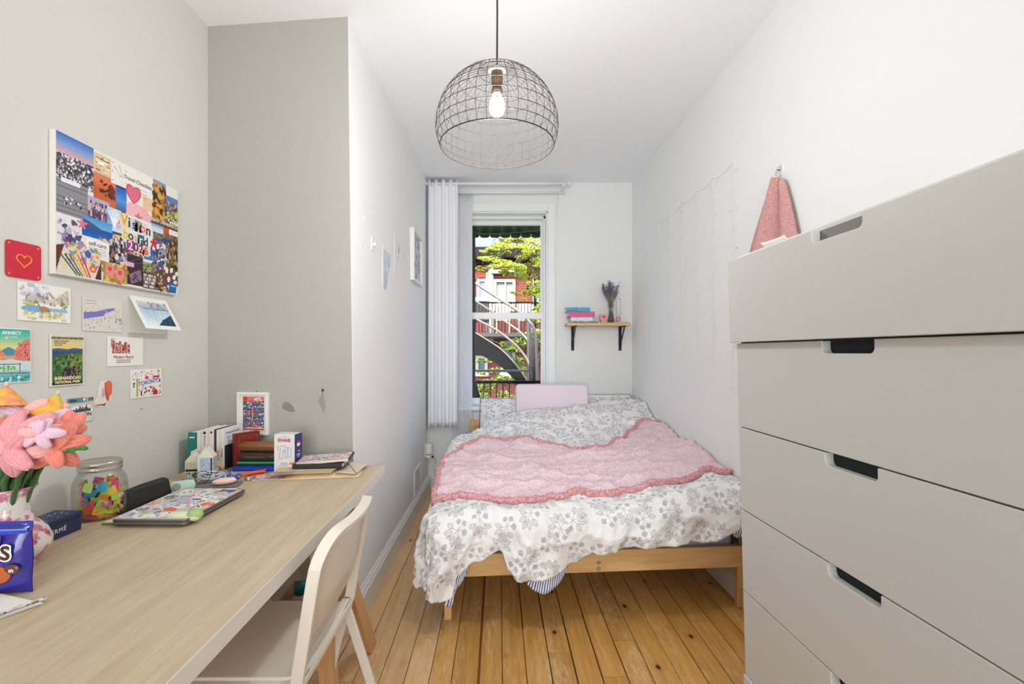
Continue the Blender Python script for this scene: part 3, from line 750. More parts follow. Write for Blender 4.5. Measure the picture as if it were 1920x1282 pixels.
def duvet_mat():
    m = bpy.data.materials.new('sprigged_cotton'); m.use_nodes = True; t = m.node_tree; b = t.nodes['Principled BSDF']
    uvn = t.nodes.new('ShaderNodeUVMap'); uvn.uv_map = 'UVMap'
    def layer(scale, offset, lineC, fillC, base):
        mp = t.nodes.new('ShaderNodeMapping'); mp.inputs['Location'].default_value = offset
        t.links.new(uvn.outputs[0], mp.inputs[0])
        vo = t.nodes.new('ShaderNodeTexVoronoi'); vo.voronoi_dimensions = '2D'; vo.inputs['Scale'].default_value = scale
        vo.inputs['Randomness'].default_value = .55; t.links.new(mp.outputs[0], vo.inputs['Vector'])
        sub = t.nodes.new('ShaderNodeVectorMath'); sub.operation = 'SUBTRACT'
        t.links.new(mp.outputs[0], sub.inputs[0]); t.links.new(vo.outputs['Position'], sub.inputs[1])
        sc = t.nodes.new('ShaderNodeSeparateColor'); t.links.new(vo.outputs['Color'], sc.inputs[0])
        rot = t.nodes.new('ShaderNodeVectorRotate'); rot.rotation_type = 'Z_AXIS'
        t.links.new(sub.outputs[0], rot.inputs['Vector']); t.links.new(M(t, 'MULTIPLY', sc.outputs[0], 6.283), rot.inputs['Angle'])
        sp = t.nodes.new('ShaderNodeSeparateXYZ'); t.links.new(rot.outputs[0], sp.inputs[0]); x, y = sp.outputs[0], sp.outputs[1]
        wob = tnoise(t, rot.outputs[0], 90, 2)
        lineF = None; fillF = None
        def mx(a_, b_): return b_ if a_ is None else M(t, 'MAXIMUM', a_, b_)
        def leaf(cx, cy, L, Wd, ang, fill):
            ca, sa = cos(ang), sin(ang)
            dx = M(t, 'SUBTRACT', x, cx); dy = M(t, 'SUBTRACT', y, cy)
            u = M(t, 'ADD', M(t, 'MULTIPLY', dx, ca/L), M(t, 'MULTIPLY', dy, sa/L))
            v = M(t, 'ADD', M(t, 'MULTIPLY', dx, -sa/Wd), M(t, 'MULTIPLY', dy, ca/Wd))
            # leaf = pointed ellipse: |v| < 1-u^2
            f = M(t, 'ADD', M(t, 'ABSOLUTE', v), M(t, 'MULTIPLY', u, u))
            ins = M(t, 'LESS_THAN', f, 1.0)
            edge = M(t, 'LESS_THAN', M(t, 'ABSOLUTE', M(t, 'SUBTRACT', f, 1.0)), .0011/Wd)
            vein = M(t, 'MULTIPLY', M(t, 'LESS_THAN', M(t, 'ABSOLUTE', v), .0007/Wd), ins)
            vn2 = M(t, 'MULTIPLY', M(t, 'LESS_THAN', M(t, 'FRACT', M(t, 'ADD', M(t, 'MULTIPLY', u, 3.2), M(t, 'MULTIPLY', M(t, 'ABSOLUTE', v), -.8))), .14), ins)
            return ins, M(t, 'MAXIMUM', edge, M(t, 'MAXIMUM', vein, M(t, 'MULTIPLY', vn2, .6)))
        k = 1.0
        for (cx, cy, L, Wd, ang, fl_) in [(.020,.030,.019,.010,1.0,0),(-.014,.034,.019,.010,2.2,0),(.034,.010,.017,.009,.2,0),(-.032,.016,.017,.009,2.8,0),(.004,.044,.017,.008,1.57,0),
                                        (-.026,-.020,.011,.011,.6,1),(.024,-.026,.010,.010,2.4,1),(.002,-.040,.009,.010,1.2,1)]:
            ins, ed_ = leaf(cx, cy, L, Wd, ang, fl_); lineF = mx(lineF, ed_)
            fillF = mx(fillF, M(t, 'MULTIPLY', ins, .95 if fl_ else .28))
        # stems
        cur = M(t, 'SUBTRACT', x, M(t, 'MULTIPLY', M(t, 'MULTIPLY', y, y), 6.0))
        stem = M(t, 'MULTIPLY', M(t, 'LESS_THAN', M(t, 'ABSOLUTE', cur), .0009), M(t, 'LESS_THAN', M(t, 'ABSOLUTE', y), .045))
        for s_ in (1, -1):
            q = M(t, 'SUBTRACT', M(t, 'ADD', y, .006), M(t, 'MULTIPLY', x, .75*s_))
            st = M(t, 'MULTIPLY', M(t, 'LESS_THAN', M(t, 'ABSOLUTE', q), .001), M(t, 'LESS_THAN', M(t, 'ABSOLUTE', x), .026)); stem = M(t, 'MAXIMUM', stem, st)
        lineF = M(t, 'MAXIMUM', lineF, stem)
        c = mixc(t, M(t, 'MULTIPLY', fillF, .62), base, fillC)
        return mixc(t, M(t, 'MULTIPLY', lineF, .72), c, lineC)
    c = layer(9.2, (0,0,0), (140,137,152), (170,168,186), (240,239,238))
    t.links.new(c, b.inputs['Base Color'])
    n = tnoise(t, uvn.outputs[0], 22, 6, .62)
    bp = t.nodes.new('ShaderNodeBump'); bp.inputs['Strength'].default_value = .5; bp.inputs['Distance'].default_value = .016
    t.links.new(n, bp.inputs['Height']); t.links.new(bp.outputs[0], b.inputs['Normal'])
    b.inputs['Roughness'].default_value = .85; b.inputs['Specular IOR Level'].default_value = .2
    return m
def stripe_mat():
    m = bpy.data.materials.new('navy_striped_cotton'); m.use_nodes = True; t = m.node_tree; b = t.nodes['Principled BSDF']
    uvn = t.nodes.new('ShaderNodeUVMap'); uvn.uv_map = 'UVMap'; sp = t.nodes.new('ShaderNodeSeparateXYZ'); t.links.new(uvn.outputs[0], sp.inputs[0])
    s = M(t, 'LESS_THAN', M(t, 'FRACT', M(t, 'MULTIPLY', M(t, 'ADD', sp.outputs[0], M(t, 'MULTIPLY', sp.outputs[1], .25)), 95)), .45)
    t.links.new(mixc(t, s, (226,226,234), (74,76,120)), b.inputs['Base Color']); b.inputs['Roughness'].default_value = .85
    return m
m_duvet = duvet_mat(); m_stripe = stripe_mat()
dv = thing('duvet', 'rumpled white duvet with grey sprig print covering the bed', 'duvet', (0,0,0))
A0, A1 = X0-.36, 1.178
def dmap(u, v):
    a = A0+(A1-A0)*u; bh = interp(HEM, a); L = interp(BACK, a)-yf(max(a, X0))
    b = -bh+(L+bh)*v; return a, b
NU, NV = 250, 230
grid_obj('duvet_cover', [m_duvet, m_stripe], dv, lambda u, v: S(*dmap(u, v)), NU, NV, solid=.012, uv=lambda u, v: dmap(u, v))
dv_cov = dv.children[0]; dv_cov.modifiers['solid'].material_offset = 1; dv_cov.modifiers['solid'].material_offset_rim = 0
# striped underside flopping out at the hem
def lining(a0, a1, ex, nm='striped_lining', off=-.02):
    def f(u, v):
        a = a0+(a1-a0)*u; bh = interp(HEM, a); b = -(bh-.06+(ex*math.sin(pi*u)**.6+.06)*v)
        p = S(a, b, off); p.y -= .012*v; return p
    grid_obj(nm, m_stripe, dv, f, 22, 10, solid=.004, uv=lambda u, v: ((a0+(a1-a0)*u), v*.1))
lining(.12, .31, .055); lining(-.235, -.13, .05); lining(1.06, 1.176, .05)
# striped sheet edge between mattress and wall
grid_obj('striped_sheet_edge', m_stripe, dv, lambda u, v: (1.176-.028*(1-u)+.004*sin(v*9), 2.235+.16*v*0+.12*u, .485-.19*v), 14, 14, solid=.003, uv=lambda u, v: (v*.19, u*.1))

# ---- pink sherpa blanket
def sherpa(name, rgb, rgb2, scale, st):
    m = bpy.data.materials.new(name); m.use_nodes = True; t = m.node_tree; b = t.nodes['Principled BSDF']
    tc = t.nodes.new('ShaderNodeTexCoord'); vo = t.nodes.new('ShaderNodeTexVoronoi'); vo.inputs['Scale'].default_value = scale
    t.links.new(tc.outputs['Object'], vo.inputs['Vector'])
    n = tnoise(t, tc.outputs['Object'], scale*.7, 4)
    h_ = M(t, 'SUBTRACT', n, M(t, 'MULTIPLY', vo.outputs['Distance'], 1.0))
    c = mixc(t, ramp(t, h_, -.25, .35), rgb, rgb2)
    t.links.new(c, b.inputs['Base Color'])
    bp = t.nodes.new('ShaderNodeBump'); bp.inputs['Strength'].default_value = st; bp.inputs['Distance'].default_value = .006
    t.links.new(h_, bp.inputs['Height']); t.links.new(bp.outputs[0], b.inputs['Normal'])
    b.inputs['Roughness'].default_value = .95; b.inputs['Specular IOR Level'].default_value = .1
    b.inputs['Sheen Weight'].default_value = .3; b.inputs['Sheen Roughness'].default_value = .6
    b.inputs['Sheen Tint'].default_value = (*lin((250,225,228)), 1)
    return m
m_sherpa = sherpa('pink_sherpa', (228,190,202), (250,234,240), 160, .55)
m_sherpa_hem_shade = sherpa('pink_sherpa_curls_shaded', (206,138,142), (236,184,184), 95, .9)  # deeper pink than the cloth: shade on the rolls put into the colour
FR = [(-.40,.16),(-.30,.15),(-.12,.135),(0.1,.09),(.45,.085),(.7,.10),(.9,.145),(1.08,.20),(1.18,.14)]
BK = [(-.40,2.62),(-.30,2.85),(-.22,3.05),(-.1,3.17),(.1,3.20),(.3,3.12),(.5,2.99),(.66,2.98),(.8,3.08),(.93,3.28),(1.05,3.44),(1.18,3.42)]
BA0, BA1 = X0-.06, 1.176
def bmap(u, v):
    a = BA0+(BA1-BA0)*u; f = interp(FR, a); L = interp(BK, a)-yf(max(a, X0)); return a, f+(L-f)*v
def BS(u, v, off=.014):
    a, b = bmap(u, v)
    p = S(a, b, off, 1.0)
    p.z += (.020*max(0, ridge(Vector((a*1.3+.3, b*5.5+a*1.0, 12.))))**3+.010*max(0, ridge(Vector((a*2.6, b*10-a*2, 22.))))**3)*min(1, v*6, (1-v)*6+.2)
    return p
bl = thing('sherpa_blanket', 'pink fleece throw blanket spread across the duvet', 'blanket', (0,0,0))
grid_obj('blanket_cloth', m_sherpa, bl, BS, 190, 120, solid=.016)
bcl = bl.children[0]
edge = [BS(0, 1-k/50, .012) for k in range(50)]+[BS(k/130, 0, .012) for k in range(131)]
def wavy(P, amp=.003, f=1.0): return [p+Vector((0, amp*sin(i*1.9*f), amp*sin(i*2.7*f+1))) for i, p in enumerate(P)]
tube('hem_roll', m_sherpa_hem_shade, bl, wavy(edge), .017, 10)
tube('hem_roll', m_sherpa_hem_shade, bl, wavy([BS(k/130, 1, .012) for k in range(131)]), .017, 8)
tg = BS(.865, 1, .01); box('care_label', mat('white_satin', (236,236,238), .5), bl, -.022, .022, -.012, .03, -.001, .001, .0008, loc=tuple(tg+Vector((-.03,.0,.022))), rot=(radians(50), 0, radians(-20)))

# ---- pillows
def pillow(nm, label, loc, rot, w, h_, t_, m_, pipe=None, cat='pillow', pat=True):
    e = thing(nm, label, cat, loc, Euler(rot))
    def pf(u, v, s):
        x, y = 2*u-1, 2*v-1
        k = max(0, (1-abs(x)**2.6))*max(0, (1-abs(y)**2.6))
        z = s*t_/2*k**.45
        ww = 1-.05*(1-abs(y)**2); hh = 1-.05*(1-abs(x)**2)
        z += .006*ridge(Vector((x*2+loc[0]*5, y*2, s)))*k
        return (x*w/2*hh, y*h_/2*ww, z)
    n = 36; V = []; Fc = []
    for s in (1, -1):
        b0_ = len(V); V += [pf(i/(n-1), j/(n-1), s) for j in range(n) for i in range(n)]
        for j in range(n-1):
            for i in range(n-1):
                q = (b0_+j*n+i, b0_+j*n+i+1, b0_+(j+1)*n+i+1, b0_+(j+1)*n+i); Fc.append(q if s > 0 else q[::-1])
    o = raw('pillowcase', V, Fc, m_, e, True, recalc=False)
    L = o.data.uv_layers.new(name='UVMap'); fl_ = []
    for l in o.data.loops: c = o.data.vertices[l.vertex_index].co; fl_ += [c.x+loc[0], c.y+loc[1]]
    L.data.foreach_set('uv', fl_)
    if pipe:
        ring = [pf(i/30, 0, 1) for i in range(31)]+[pf(1, i/20, 1) for i in range(1, 21)]+[pf(1-i/30, 1, 1) for i in range(1, 31)]+[pf(0, 1-i/20, 1) for i in range(1, 20)]
        tube('piping', pipe, e, ring, .0032, 6, closed=True)
    return e
m_pipe = mat('navy_piping', (52,54,84), .7)
pillow('bed_pillow', 'printed pillow with dark piping at the left head of the bed', (.145,4.0,.632), (radians(68),0,0), .60, .40, .15, m_duvet, m_pipe)
pillow('bed_pillow', 'printed pillow with dark piping in the right head corner of the bed', (.86,4.035,.675), (radians(66),0,0), .60, .38, .12, m_duvet, m_pipe)
fp = thing('foam_pillow', 'plain pale pink block-shaped pillow standing upright at the head of the bed', 'pillow', (.443,3.89,.80), Euler((radians(-8),0,0)))
prism('pillow_body', mat('pale_pink_cotton', (232,218,226), .85, bump=(60,.12)), fp, rrect(.60,.31,.035,6), -.035, .035, .016, rot=(pi/2,0,0), seg=4)
tube('piping', mat('pale_pink_seam', (214,196,206), .8), fp, [(x, -.034, z) for x, z in rrect(.588,.298,.03,6)], .0025, 6, True)
# ================================================================== DRESSER (right foreground)
m_dr = mat('light_grey_lacquer', (196,196,193), .45, bump=(300,.02))
m_dr_edge = mat('light_grey_lacquer_edge', (214,211,205), .4)
m_hole_shade = mat('dark_teal_shade', (10,22,30), .7)  # near-black sheets stand in for shade inside the grips and drawer gaps
THD = radians(1.24)
dr = thing('chest_of_drawers', 'tall light grey chest of six drawers with cut-out grips at the right', 'dresser', (.668, 1.292, 0), THD)
LEAN = .027
def dl(x, y, z): return (x-(z-.8)*LEAN, y, z)   # local: x towards wall, y 0 (far) .. -.80 (near)
ZT = [1.470, 1.245, 1.016, .790, .5665, .336, .11]
box('carcass', m_dr, dr, .022, .455, -.797, -.003, .07, 1.462, .002, fn=dl)
box('top_panel', m_dr_edge, dr, .012, .46, -.80, 0, 1.462, 1.483, .003, fn=dl)
box('plinth', m_dr, dr, .04, .45, -.79, -.01, 0, .07, .002, fn=dl)
for k in range(6):
    z1, z0 = ZT[k]-.0015, ZT[k+1]+.0015
    f0 = -.016 if k == 0 else (-.006 if k == 5 else 0)
    fy1 = .006 if k == 0 else 0
    # outline in (y, z) with an open-topped notch
    ya, yb, hd, r = -.33, -.46, .026, .008
    pts = [(fy1, z0), (fy1, z1), (ya, z1), (ya, z1-hd+r), (ya-.003, z1-hd+.003), (ya-r, z1-hd), (yb+r, z1-hd), (yb+.003, z1-hd+.003), (yb, z1-hd+r), (yb, z1), (-.80, z1), (-.80, z0)]
    n = len(pts)
    vs = [dl(f0, y, z) for y, z in pts]+[dl(f0+.019, y, z) for y, z in pts]
    fs = [tuple(range(n)), tuple(range(n, 2*n))]+[(i, (i+1) % n, n+(i+1) % n, n+i) for i in range(n)]
    d = raw('drawer', vs, fs, m_dr, dr, bevel=.0012)
    if k > 0:
        box('grip_shade', m_hole_shade, d, f0+.0195, f0+.021, yb-.01, ya+.01, z1-hd-.012, z1+.0, 0, fn=dl)
    else:
        box('grip_shade', mat('shadow_grey_edge', (120,116,110), .6), d, f0+.0195, f0+.021, yb-.01, ya+.01, z1-hd-.012, z1-.0, 0, fn=dl)
    box('drawer_gap_shade', m_hole_shade, d, f0+.019, f0+.0205, -.795, -.02, z0-.004, z0+.004, 0, fn=dl)

# curled white card tray on the dresser
tr = thing('curled_paper_tray', 'shallow curled white paper tray on top of the grey chest', 'tray', (.735,1.185,1.483), .12)
grid_obj('paper', mat('matte_white_paper', (236,234,230), .7), tr, lambda u, v: (-.03+.10*u, -.02+.085*v, .003+.022*abs(2*u-1)**2.5+.003*abs(2*v-1)**4), 16, 20, solid=.002)

# pink fleece on a wall hook
hk = thing('wall_hook', 'small chrome adhesive hook high on the right wall', 'hook', (XR,1.968,1.985), WALL_R)
prism('adhesive_plate', mat('clear_plastic', (232,234,236), .25), hk, rrect(.034,.05,.014,5), 0, .004, .001)
m_chrome = mat('chrome', (200,200,202), .15, 1)
tube('hook', m_chrome, hk, bez([(0,.008,.004),(0,.004,.016),(0,-.020,.022),(0,-.040,.020),(0,-.050,.028),(0,-.044,.036)]), .003, 8)
lathe('collar', m_chrome, hk, [(.009,0),(.009,.008),(.005,.012),(0,.012)], 16, loc=(0,.004,.003))
tw = thing('pink_fleece', 'pink fleece garment bunched and hanging from the chrome wall hook', 'towel', (XR,1.965,1.935))
def twf(u, v):
    # hangs gathered at a point and flares downward; u across (far -> near), v down
    L = .66*v; wdt = .028+.185*min(1, v*1.5)**.75*(1+.15*v)
    c = .008*v
    y = (u-.5)*2*wdt*(-1)+.075*v
    ph = u*pi*2
    fold = .5+.5*cos(ph*2.0+.6)
    x = -.012-(.020+.045*min(1, v*2.2))*(sin(pi*min(max(u,.001),.999))**.5)*(.18+1.0*fold**.7)
    z = -L+.014*sin(pi*u)*(1-v)+.006*sin(ph*3)
    return (min(x, -.004), y, z)
grid_obj('fleece', sherpa('pink_terry', (188,134,130), (216,168,164), 240, .4), tw, twf, 70, 60, solid=.006)
tube('hanging_loop', mat('pink_loop', (210,150,148), .8), tw, bez([(-.022,.008,-.01),(-.026,.006,.012),(-.026,-.004,.012),(-.022,-.008,-.01)]), .003, 6)

# string-light curtain on the right wall
fl_ = thing('string_light_curtain', 'curtain of thin clear string lights hanging on the right wall above the bed', 'string lights', (XR,2.9,2.18), WALL_R)
m_wire = mat('clear_wire', (236,236,234), .4); m_led = mat('frosted_bulb', (236,236,232), .3)
YS = [3.46,3.23,3.01,2.79,2.58,2.37]
pts = []
for a_, b_ in zip(YS[:-1], YS[1:]):
    for k in range(6):
        u = k/6; y = a_+(b_-a_)*u; pts.append((2.9-y, -.022*4*u*(1-u)+rnd.uniform(-.003,.003), .004))
pts.append((2.9-YS[-1], 0, .004))
tube('top_wire', m_wire, fl_, pts, .0016, 5)
rq = random.Random(9)
led = []
for k, y in enumerate(YS):
    mb = MB(); L = rq.uniform(1.02, 1.22); p = []; mb2 = MB()
    for dup_ in (0, 1):
        x0 = 2.9-y+dup_*.012*(1 if k < 5 else 2); p = []
        for j in range(40):
            v = j/39; p.append((x0+.006*sin(j*.9+k+dup_*2)*v+ .05*max(0, v-.85)*sin(k*2.3), -L*v*(1 if not dup_ else .82), .004+.002*sin(j)))
        mb.tube(p, .0011, 4)
        for j in range(2, 39, 4 if dup_ else 3):
            q = p[j]; s_ = rq.choice((-1, 1)); mb.tube([q, (q[0]+s_*.022, q[1]+rq.uniform(-.004,.004), .006)], .0012, 4)
            mb2.tube([(q[0]+s_*.022, q[1], .006), (q[0]+s_*.031, q[1], .007)], .0024, 5)
    st = mb.build('light_strand', m_wire, fl_)
    b_ = mb2.build('tiny_bulbs', m_led, st); b_['kind'] = 'stuff'
    lathe('wall_clip', mat('clear_plastic', (232,234,236), .25), fl_, [(.008,0),(.008,.004),(0,.007)], 10, loc=(2.9-y, 0, 0))
m_nail = mat('dark_nail', (60,56,52), .5, .4)

# ================================================================== PENDANT LAMP
lp = thing('pendant_lamp', 'dark wire cage dome pendant lamp with a lit bulb', 'lamp', (-.004,1.635,0))
m_cage = mat('dark_bronze_wire', (52,45,40), .55, .2)
ZR, RT = 1.936, .186
def prof(t):   # 0 rim .. 1 apex
    a = -.38+t*(pi/2+.38-.13)
    return .212*cos(a)*(1 if a > 0 else 1), 1.998+.205*sin(a) if a > 0 else 1.998+.165*sin(a)
mb = MB(); n = 24
for k in range(40):
    a = 2*pi*k/40; pts = []
    for j in range(n+1):
        r, z = prof(j/n); pts.append((r*cos(a), r*sin(a), z))
    mb.tube(pts, .0010, 4)
mb.build('cage_ribs', m_cage, lp, True)
for j in range(11):
    r, z = prof(j/10.0); rr = .0019 if j == 0 else .0011
    tube('cage_ring', m_cage, lp, [(r*cos(2*pi*k/72), r*sin(2*pi*k/72), z) for k in range(72)], rr, 6, True)
r, z = prof(1)
tube('cord', mat('dark_fabric_cord', (52,46,44), .7), lp, [(0,0,z-.01),(.001,0,2.4),(0,0,2.684)], .0032, 8)
lathe('ceiling_canopy', mat('dark_bronze_wire', (52,45,40), .55, .2), lp, [(.045,2.684),(.045,2.672),(.02,2.655),(.006,2.65)], 24)
lathe('cage_collar', mat('clear_ring', (205,200,195), .2, .6), lp, [(.0,z),(.033,z),(.033,z-.006),(.018,z-.008)], 24)
lathe('socket', mat('brown_bakelite', (112,88,70), .4, .3), lp, [(.007,z+.004),(.016,z-.004),(.020,z-.012),(.020,z-.045),(.017,z-.05),(.017,z-.068),(.021,z-.07),(.021,z-.076),(.013,z-.078)], 24)
lathe('bulb', mat('glowing_bulb', (255,252,246), .3, emit=((255,248,238), 9)), lp, [(.013,z-.078),(.015,z-.086),(.020,z-.098),(.026,z-.113),(.0275,z-.130),(.024,z-.148),(.014,z-.158),(0,z-.161)], 28)
lathe('bulb_base', m_chrome, lp, [(.012,z-.07),(.014,z-.078),(.014,z-.09),(.012,z-.094)], 20)
add_light('bulb_glow', 'POINT', (-.004,1.635,z-.225), (0,0,0), 15.0, (.96,.985,.985), shadow_soft_size=.06)

# ================================================================== CURTAINS AND RODS
m_cur = mat('white_curtain_cloth', (238,238,242), .9)
def curtain(nm, label, x0, x1, y, ztop, zbot, n, amp, m_, seed, rag=.0, alpha=None):
    e = thing(nm, label, 'curtain', (0,0,0)); rr = random.Random(seed); ph = [rr.uniform(-.5,.5) for _ in range(n+2)]
    def f(u, v):
        k = u*n; i = int(k); w = ph[i]*(1-(k-i))+ph[min(i+1, n)]*(k-i)
        am = amp*(.55+.45*v)*(1+.35*w)
        # pleated: rounded ridges, narrow valleys
        s_ = cos(2*pi*(k+.18*w*v)); yy = am*s_*(1-.12*cos(4*pi*k))
        x = x0+(x1-x0)*u+.012*w*v
        top = ztop+rag*(.6*s_+.8*w)*(1-v)**6
        return (x, y-yy, top+(zbot-top)*v+ .006*w*v)
    grid_obj('curtain_panel', m_, e, f, n*20+1, 40, solid=.0015)
    return e
c1 = curtain('curtain', 'opaque white curtain bunched at the left of the window', -.596, -.345, 4.035, 2.695, .582, 4, .024, m_cur, 4, .018)
tube('hem_seam', mat('white_curtain_seam', (226,226,232), .9), c1, [(-.596+.251*k/40, 4.035-.028*cos(2*pi*4*k/40)-.003, .612) for k in range(41)], .0012, 4)
m_sheer = bpy.data.materials.new('sheer_white_voile'); m_sheer.use_nodes = True
t = m_sheer.node_tree; t.nodes.clear()
tr_ = t.nodes.new('ShaderNodeBsdfTransparent'); df = t.nodes.new('ShaderNodeBsdfDiffuse'); df.inputs[0].default_value = (.93,.93,.95,1)
tl = t.nodes.new('ShaderNodeBsdfTranslucent'); tl.inputs[0].default_value = (.93,.93,.95,1)
m1 = t.nodes.new('ShaderNodeMixShader'); m1.inputs[0].default_value = .4; m2 = t.nodes.new('ShaderNodeMixShader'); m2.inputs[0].default_value = .85
o_ = t.nodes.new('ShaderNodeOutputMaterial')
t.links.new(df.outputs[0], m1.inputs[1]); t.links.new(tl.outputs[0], m1.inputs[2]); t.links.new(tr_.outputs[0], m2.inputs[1]); t.links.new(m1.outputs[0], m2.inputs[2]); t.links.new(m2.outputs[0], o_.inputs[0])
c2 = curtain('sheer_curtain', 'sheer white curtain hanging between the opaque curtain and the window', -.40, -.225, 4.105, 2.60, .20, 7, .012, m_sheer, 7, .006)
rd = thing('double_curtain_rod', 'white double curtain rod above the window', 'curtain rod', (0,0,0))
m_rod = mat('white_metal_rod', (236,236,235), .3)
for y, z, x1 in ((4.035,2.668,.60),(4.105,2.615,.585)):
    mb = MB(); mb.tube([(-.612,y,z),(x1,y,z)], .0125 if y < 4.1 else .010, 14); mb.build('rod', m_rod, rd, True)
for x, xx in ((-.614,-1),(.60,1)):
    lathe('finial', m_rod, rd, [(.012,0),(.017,.004),(.019,.012),(.017,.02),(0,.022)], 18, loc=(x,4.035,2.668), rot=(0, xx*pi/2, 0))
for x in (-.56, .56):
    box('bracket', m_rod, rd, x-.008, x+.008, 4.02, 4.16, 2.640, 2.654, .002)
    box('bracket_plate', m_rod, rd, x-.014, x+.014, 4.152, 4.16, 2.58, 2.69, .002)
    box('bracket_cup', m_rod, rd, x-.007, x+.007, 4.018, 4.052, 2.652, 2.672, .003)
tube('pull_cord', mat('thin_white_cord', (214,214,212), .5), rd, [(.525,4.15,2.61),(.525,4.152,2.42),(.50,4.152,2.41)], .0015, 5)

# ================================================================== SHELF ON THE BACK WALL
def bk(px, py, Y=4.0): return at(px, py, Y)
SY0, SY1 = 3.98, YB
sz = .0
zsh = 1.22-(605-660)*SY0/880        # top of the shelf board
sh = thing('wall_shelf', 'short pine shelf on two black brackets, right of the window', 'shelf', (0,0,0))
SX0, SX1 = (1064-934)*SY0/880, (1183.5-934)*SY0/880
box('shelf_board', wood('pine_shelf', (206,166,118), (228,194,148), 'X', rough=.5), sh, SX0, SX1, SY0, SY1-.001, zsh-.024, zsh, .003)
m_blk = mat('matte_black_metal', (28,28,34), .55, .3)
for px in (1074, 1163):
    x = (px-934)*(SY1-.01)/880
    b_ = box('bracket', m_blk, sh, x-.013, x+.013, SY1-.006, SY1-.001, zsh-.235, zsh-.024, .001)
    box('bracket_arm', m_blk, b_, x-.013, x+.013, SY0+.015, SY1-.004, zsh-.030, zsh-.0245, .001)
    mb = MB(); mb.bar((x, SY0+.03, zsh-.03), (x, SY1-.008, zsh-.19), .026, .004, (1,0,0)); mb.build('bracket_brace', m_blk, b_)
    lathe('screw', m_chrome, b_, [(.003,0),(.003,.0015),(0,.002)], 10, loc=(x, SY1-.006, zsh-.222), rot=(pi/2,0,0))
def flatbook(nm, label, x0, x1, y0, y1, z, th, cover, rot=0, grp=None, page=(232,228,218), txt=None):
    e = thing(nm, label, 'book', ((x0+x1)/2, (y0+y1)/2, z), rot, grp); w, d = (x1-x0)/2, (y1-y0)/2; m_ = cover
    box('cover', m_, e, -w, w, -d, d, 0, .002, .0005); box('cover', m_, e, -w, w, -d, d, th-.002, th, .0005)
    box('spine', m_, e, -w, w, -d-.001, -d+.002, 0, th, .0015)
    box('pages', mat('paper_pages', page, .8), e, -w+.003, w-.003, -d+.002, d-.004, .002, th-.002, 0)
    if txt: text('spine_lettering', txt[0], txt[1], txt[2], e, txt[3] if len(txt) > 3 else 0, -d-.0018, th/2, rot=(pi/2,0,0), ext=.0003)
    return e
mw = mat('white_print', (240,240,240), .5); mk = mat('black_print', (30,30,34), .6)
z = zsh
def X(px, Y=4.0): return (px-934)*Y/880
flatbook('book', 'thin navy and white book at the bottom of the shelf stack', X(1070), X(1121), 4.0, 4.14, z, .018, mat('navy_white_cover', (206,208,220), .5, var=(60,1,(110,114,160),(1,1,3))), 0, None); z += .018
box('navy_base_strip', mat('navy_cloth', (46,48,92), .6), bpy.data.objects[-1] if False else [o for o in COL.objects if o.name.startswith('book') and o.type == 'EMPTY'][0], -.116, .116, -.0712, -.0695, .001, .006, 0)
flatbook('book', 'white paperback second from the bottom of the shelf stack', X(1071), X(1112), 4.01, 4.14, z, .033, mat('white_cover', (234,232,234), .5), 0, None, txt=('N                       O', .012, mk)); z += .033
flatbook('book', 'bright pink hardback in the shelf stack', X(1065), X(1115), 3.995, 4.13, z, .046, mat('magenta_cover', (206,84,150), .5, var=(40,.6,(226,120,140),(1,1,2))), .0, None); z += .046
flatbook('book', 'teal blue paperback on top of the shelf stack', X(1062), X(1106), 3.99, 4.13, z, .034, mat('teal_cover', (44,130,160), .45, var=(18,1,(70,170,200),(1,1,2))), .0, None, txt=('O', .014, mw))
# pink candle holder block
ph_ = thing('pink_tealight_block', 'small rose pink glass block on a wooden foot beside the lavender', 'candle holder', (X(1131,4.03),4.03,zsh))
box('wooden_foot', mat('birch', (214,184,140), .6), ph_, -.024, .024, -.02, .02, 0, .006, .001)
box('wooden_foot', mat('birch', (214,184,140), .6), ph_, -.020, .020, -.018, .018, .006, .022, .002)
box('glass_block', mat('rose_glass', (236,150,160), .25), ph_, -.030, .030, -.022, .022, .022, .075, .006)
I = Ink(.05, .044, 40, (240,160,170)); I.blots(.1,.2,.9,.9, [(226,110,130),(250,214,216),(210,80,110)], 26, .12); I.heart(.5,.5,.3,(214,70,110)); I.build('rose_picture', ph_, 0, loc=(0,-.0226,.049), rot=(pi/2,0,0))
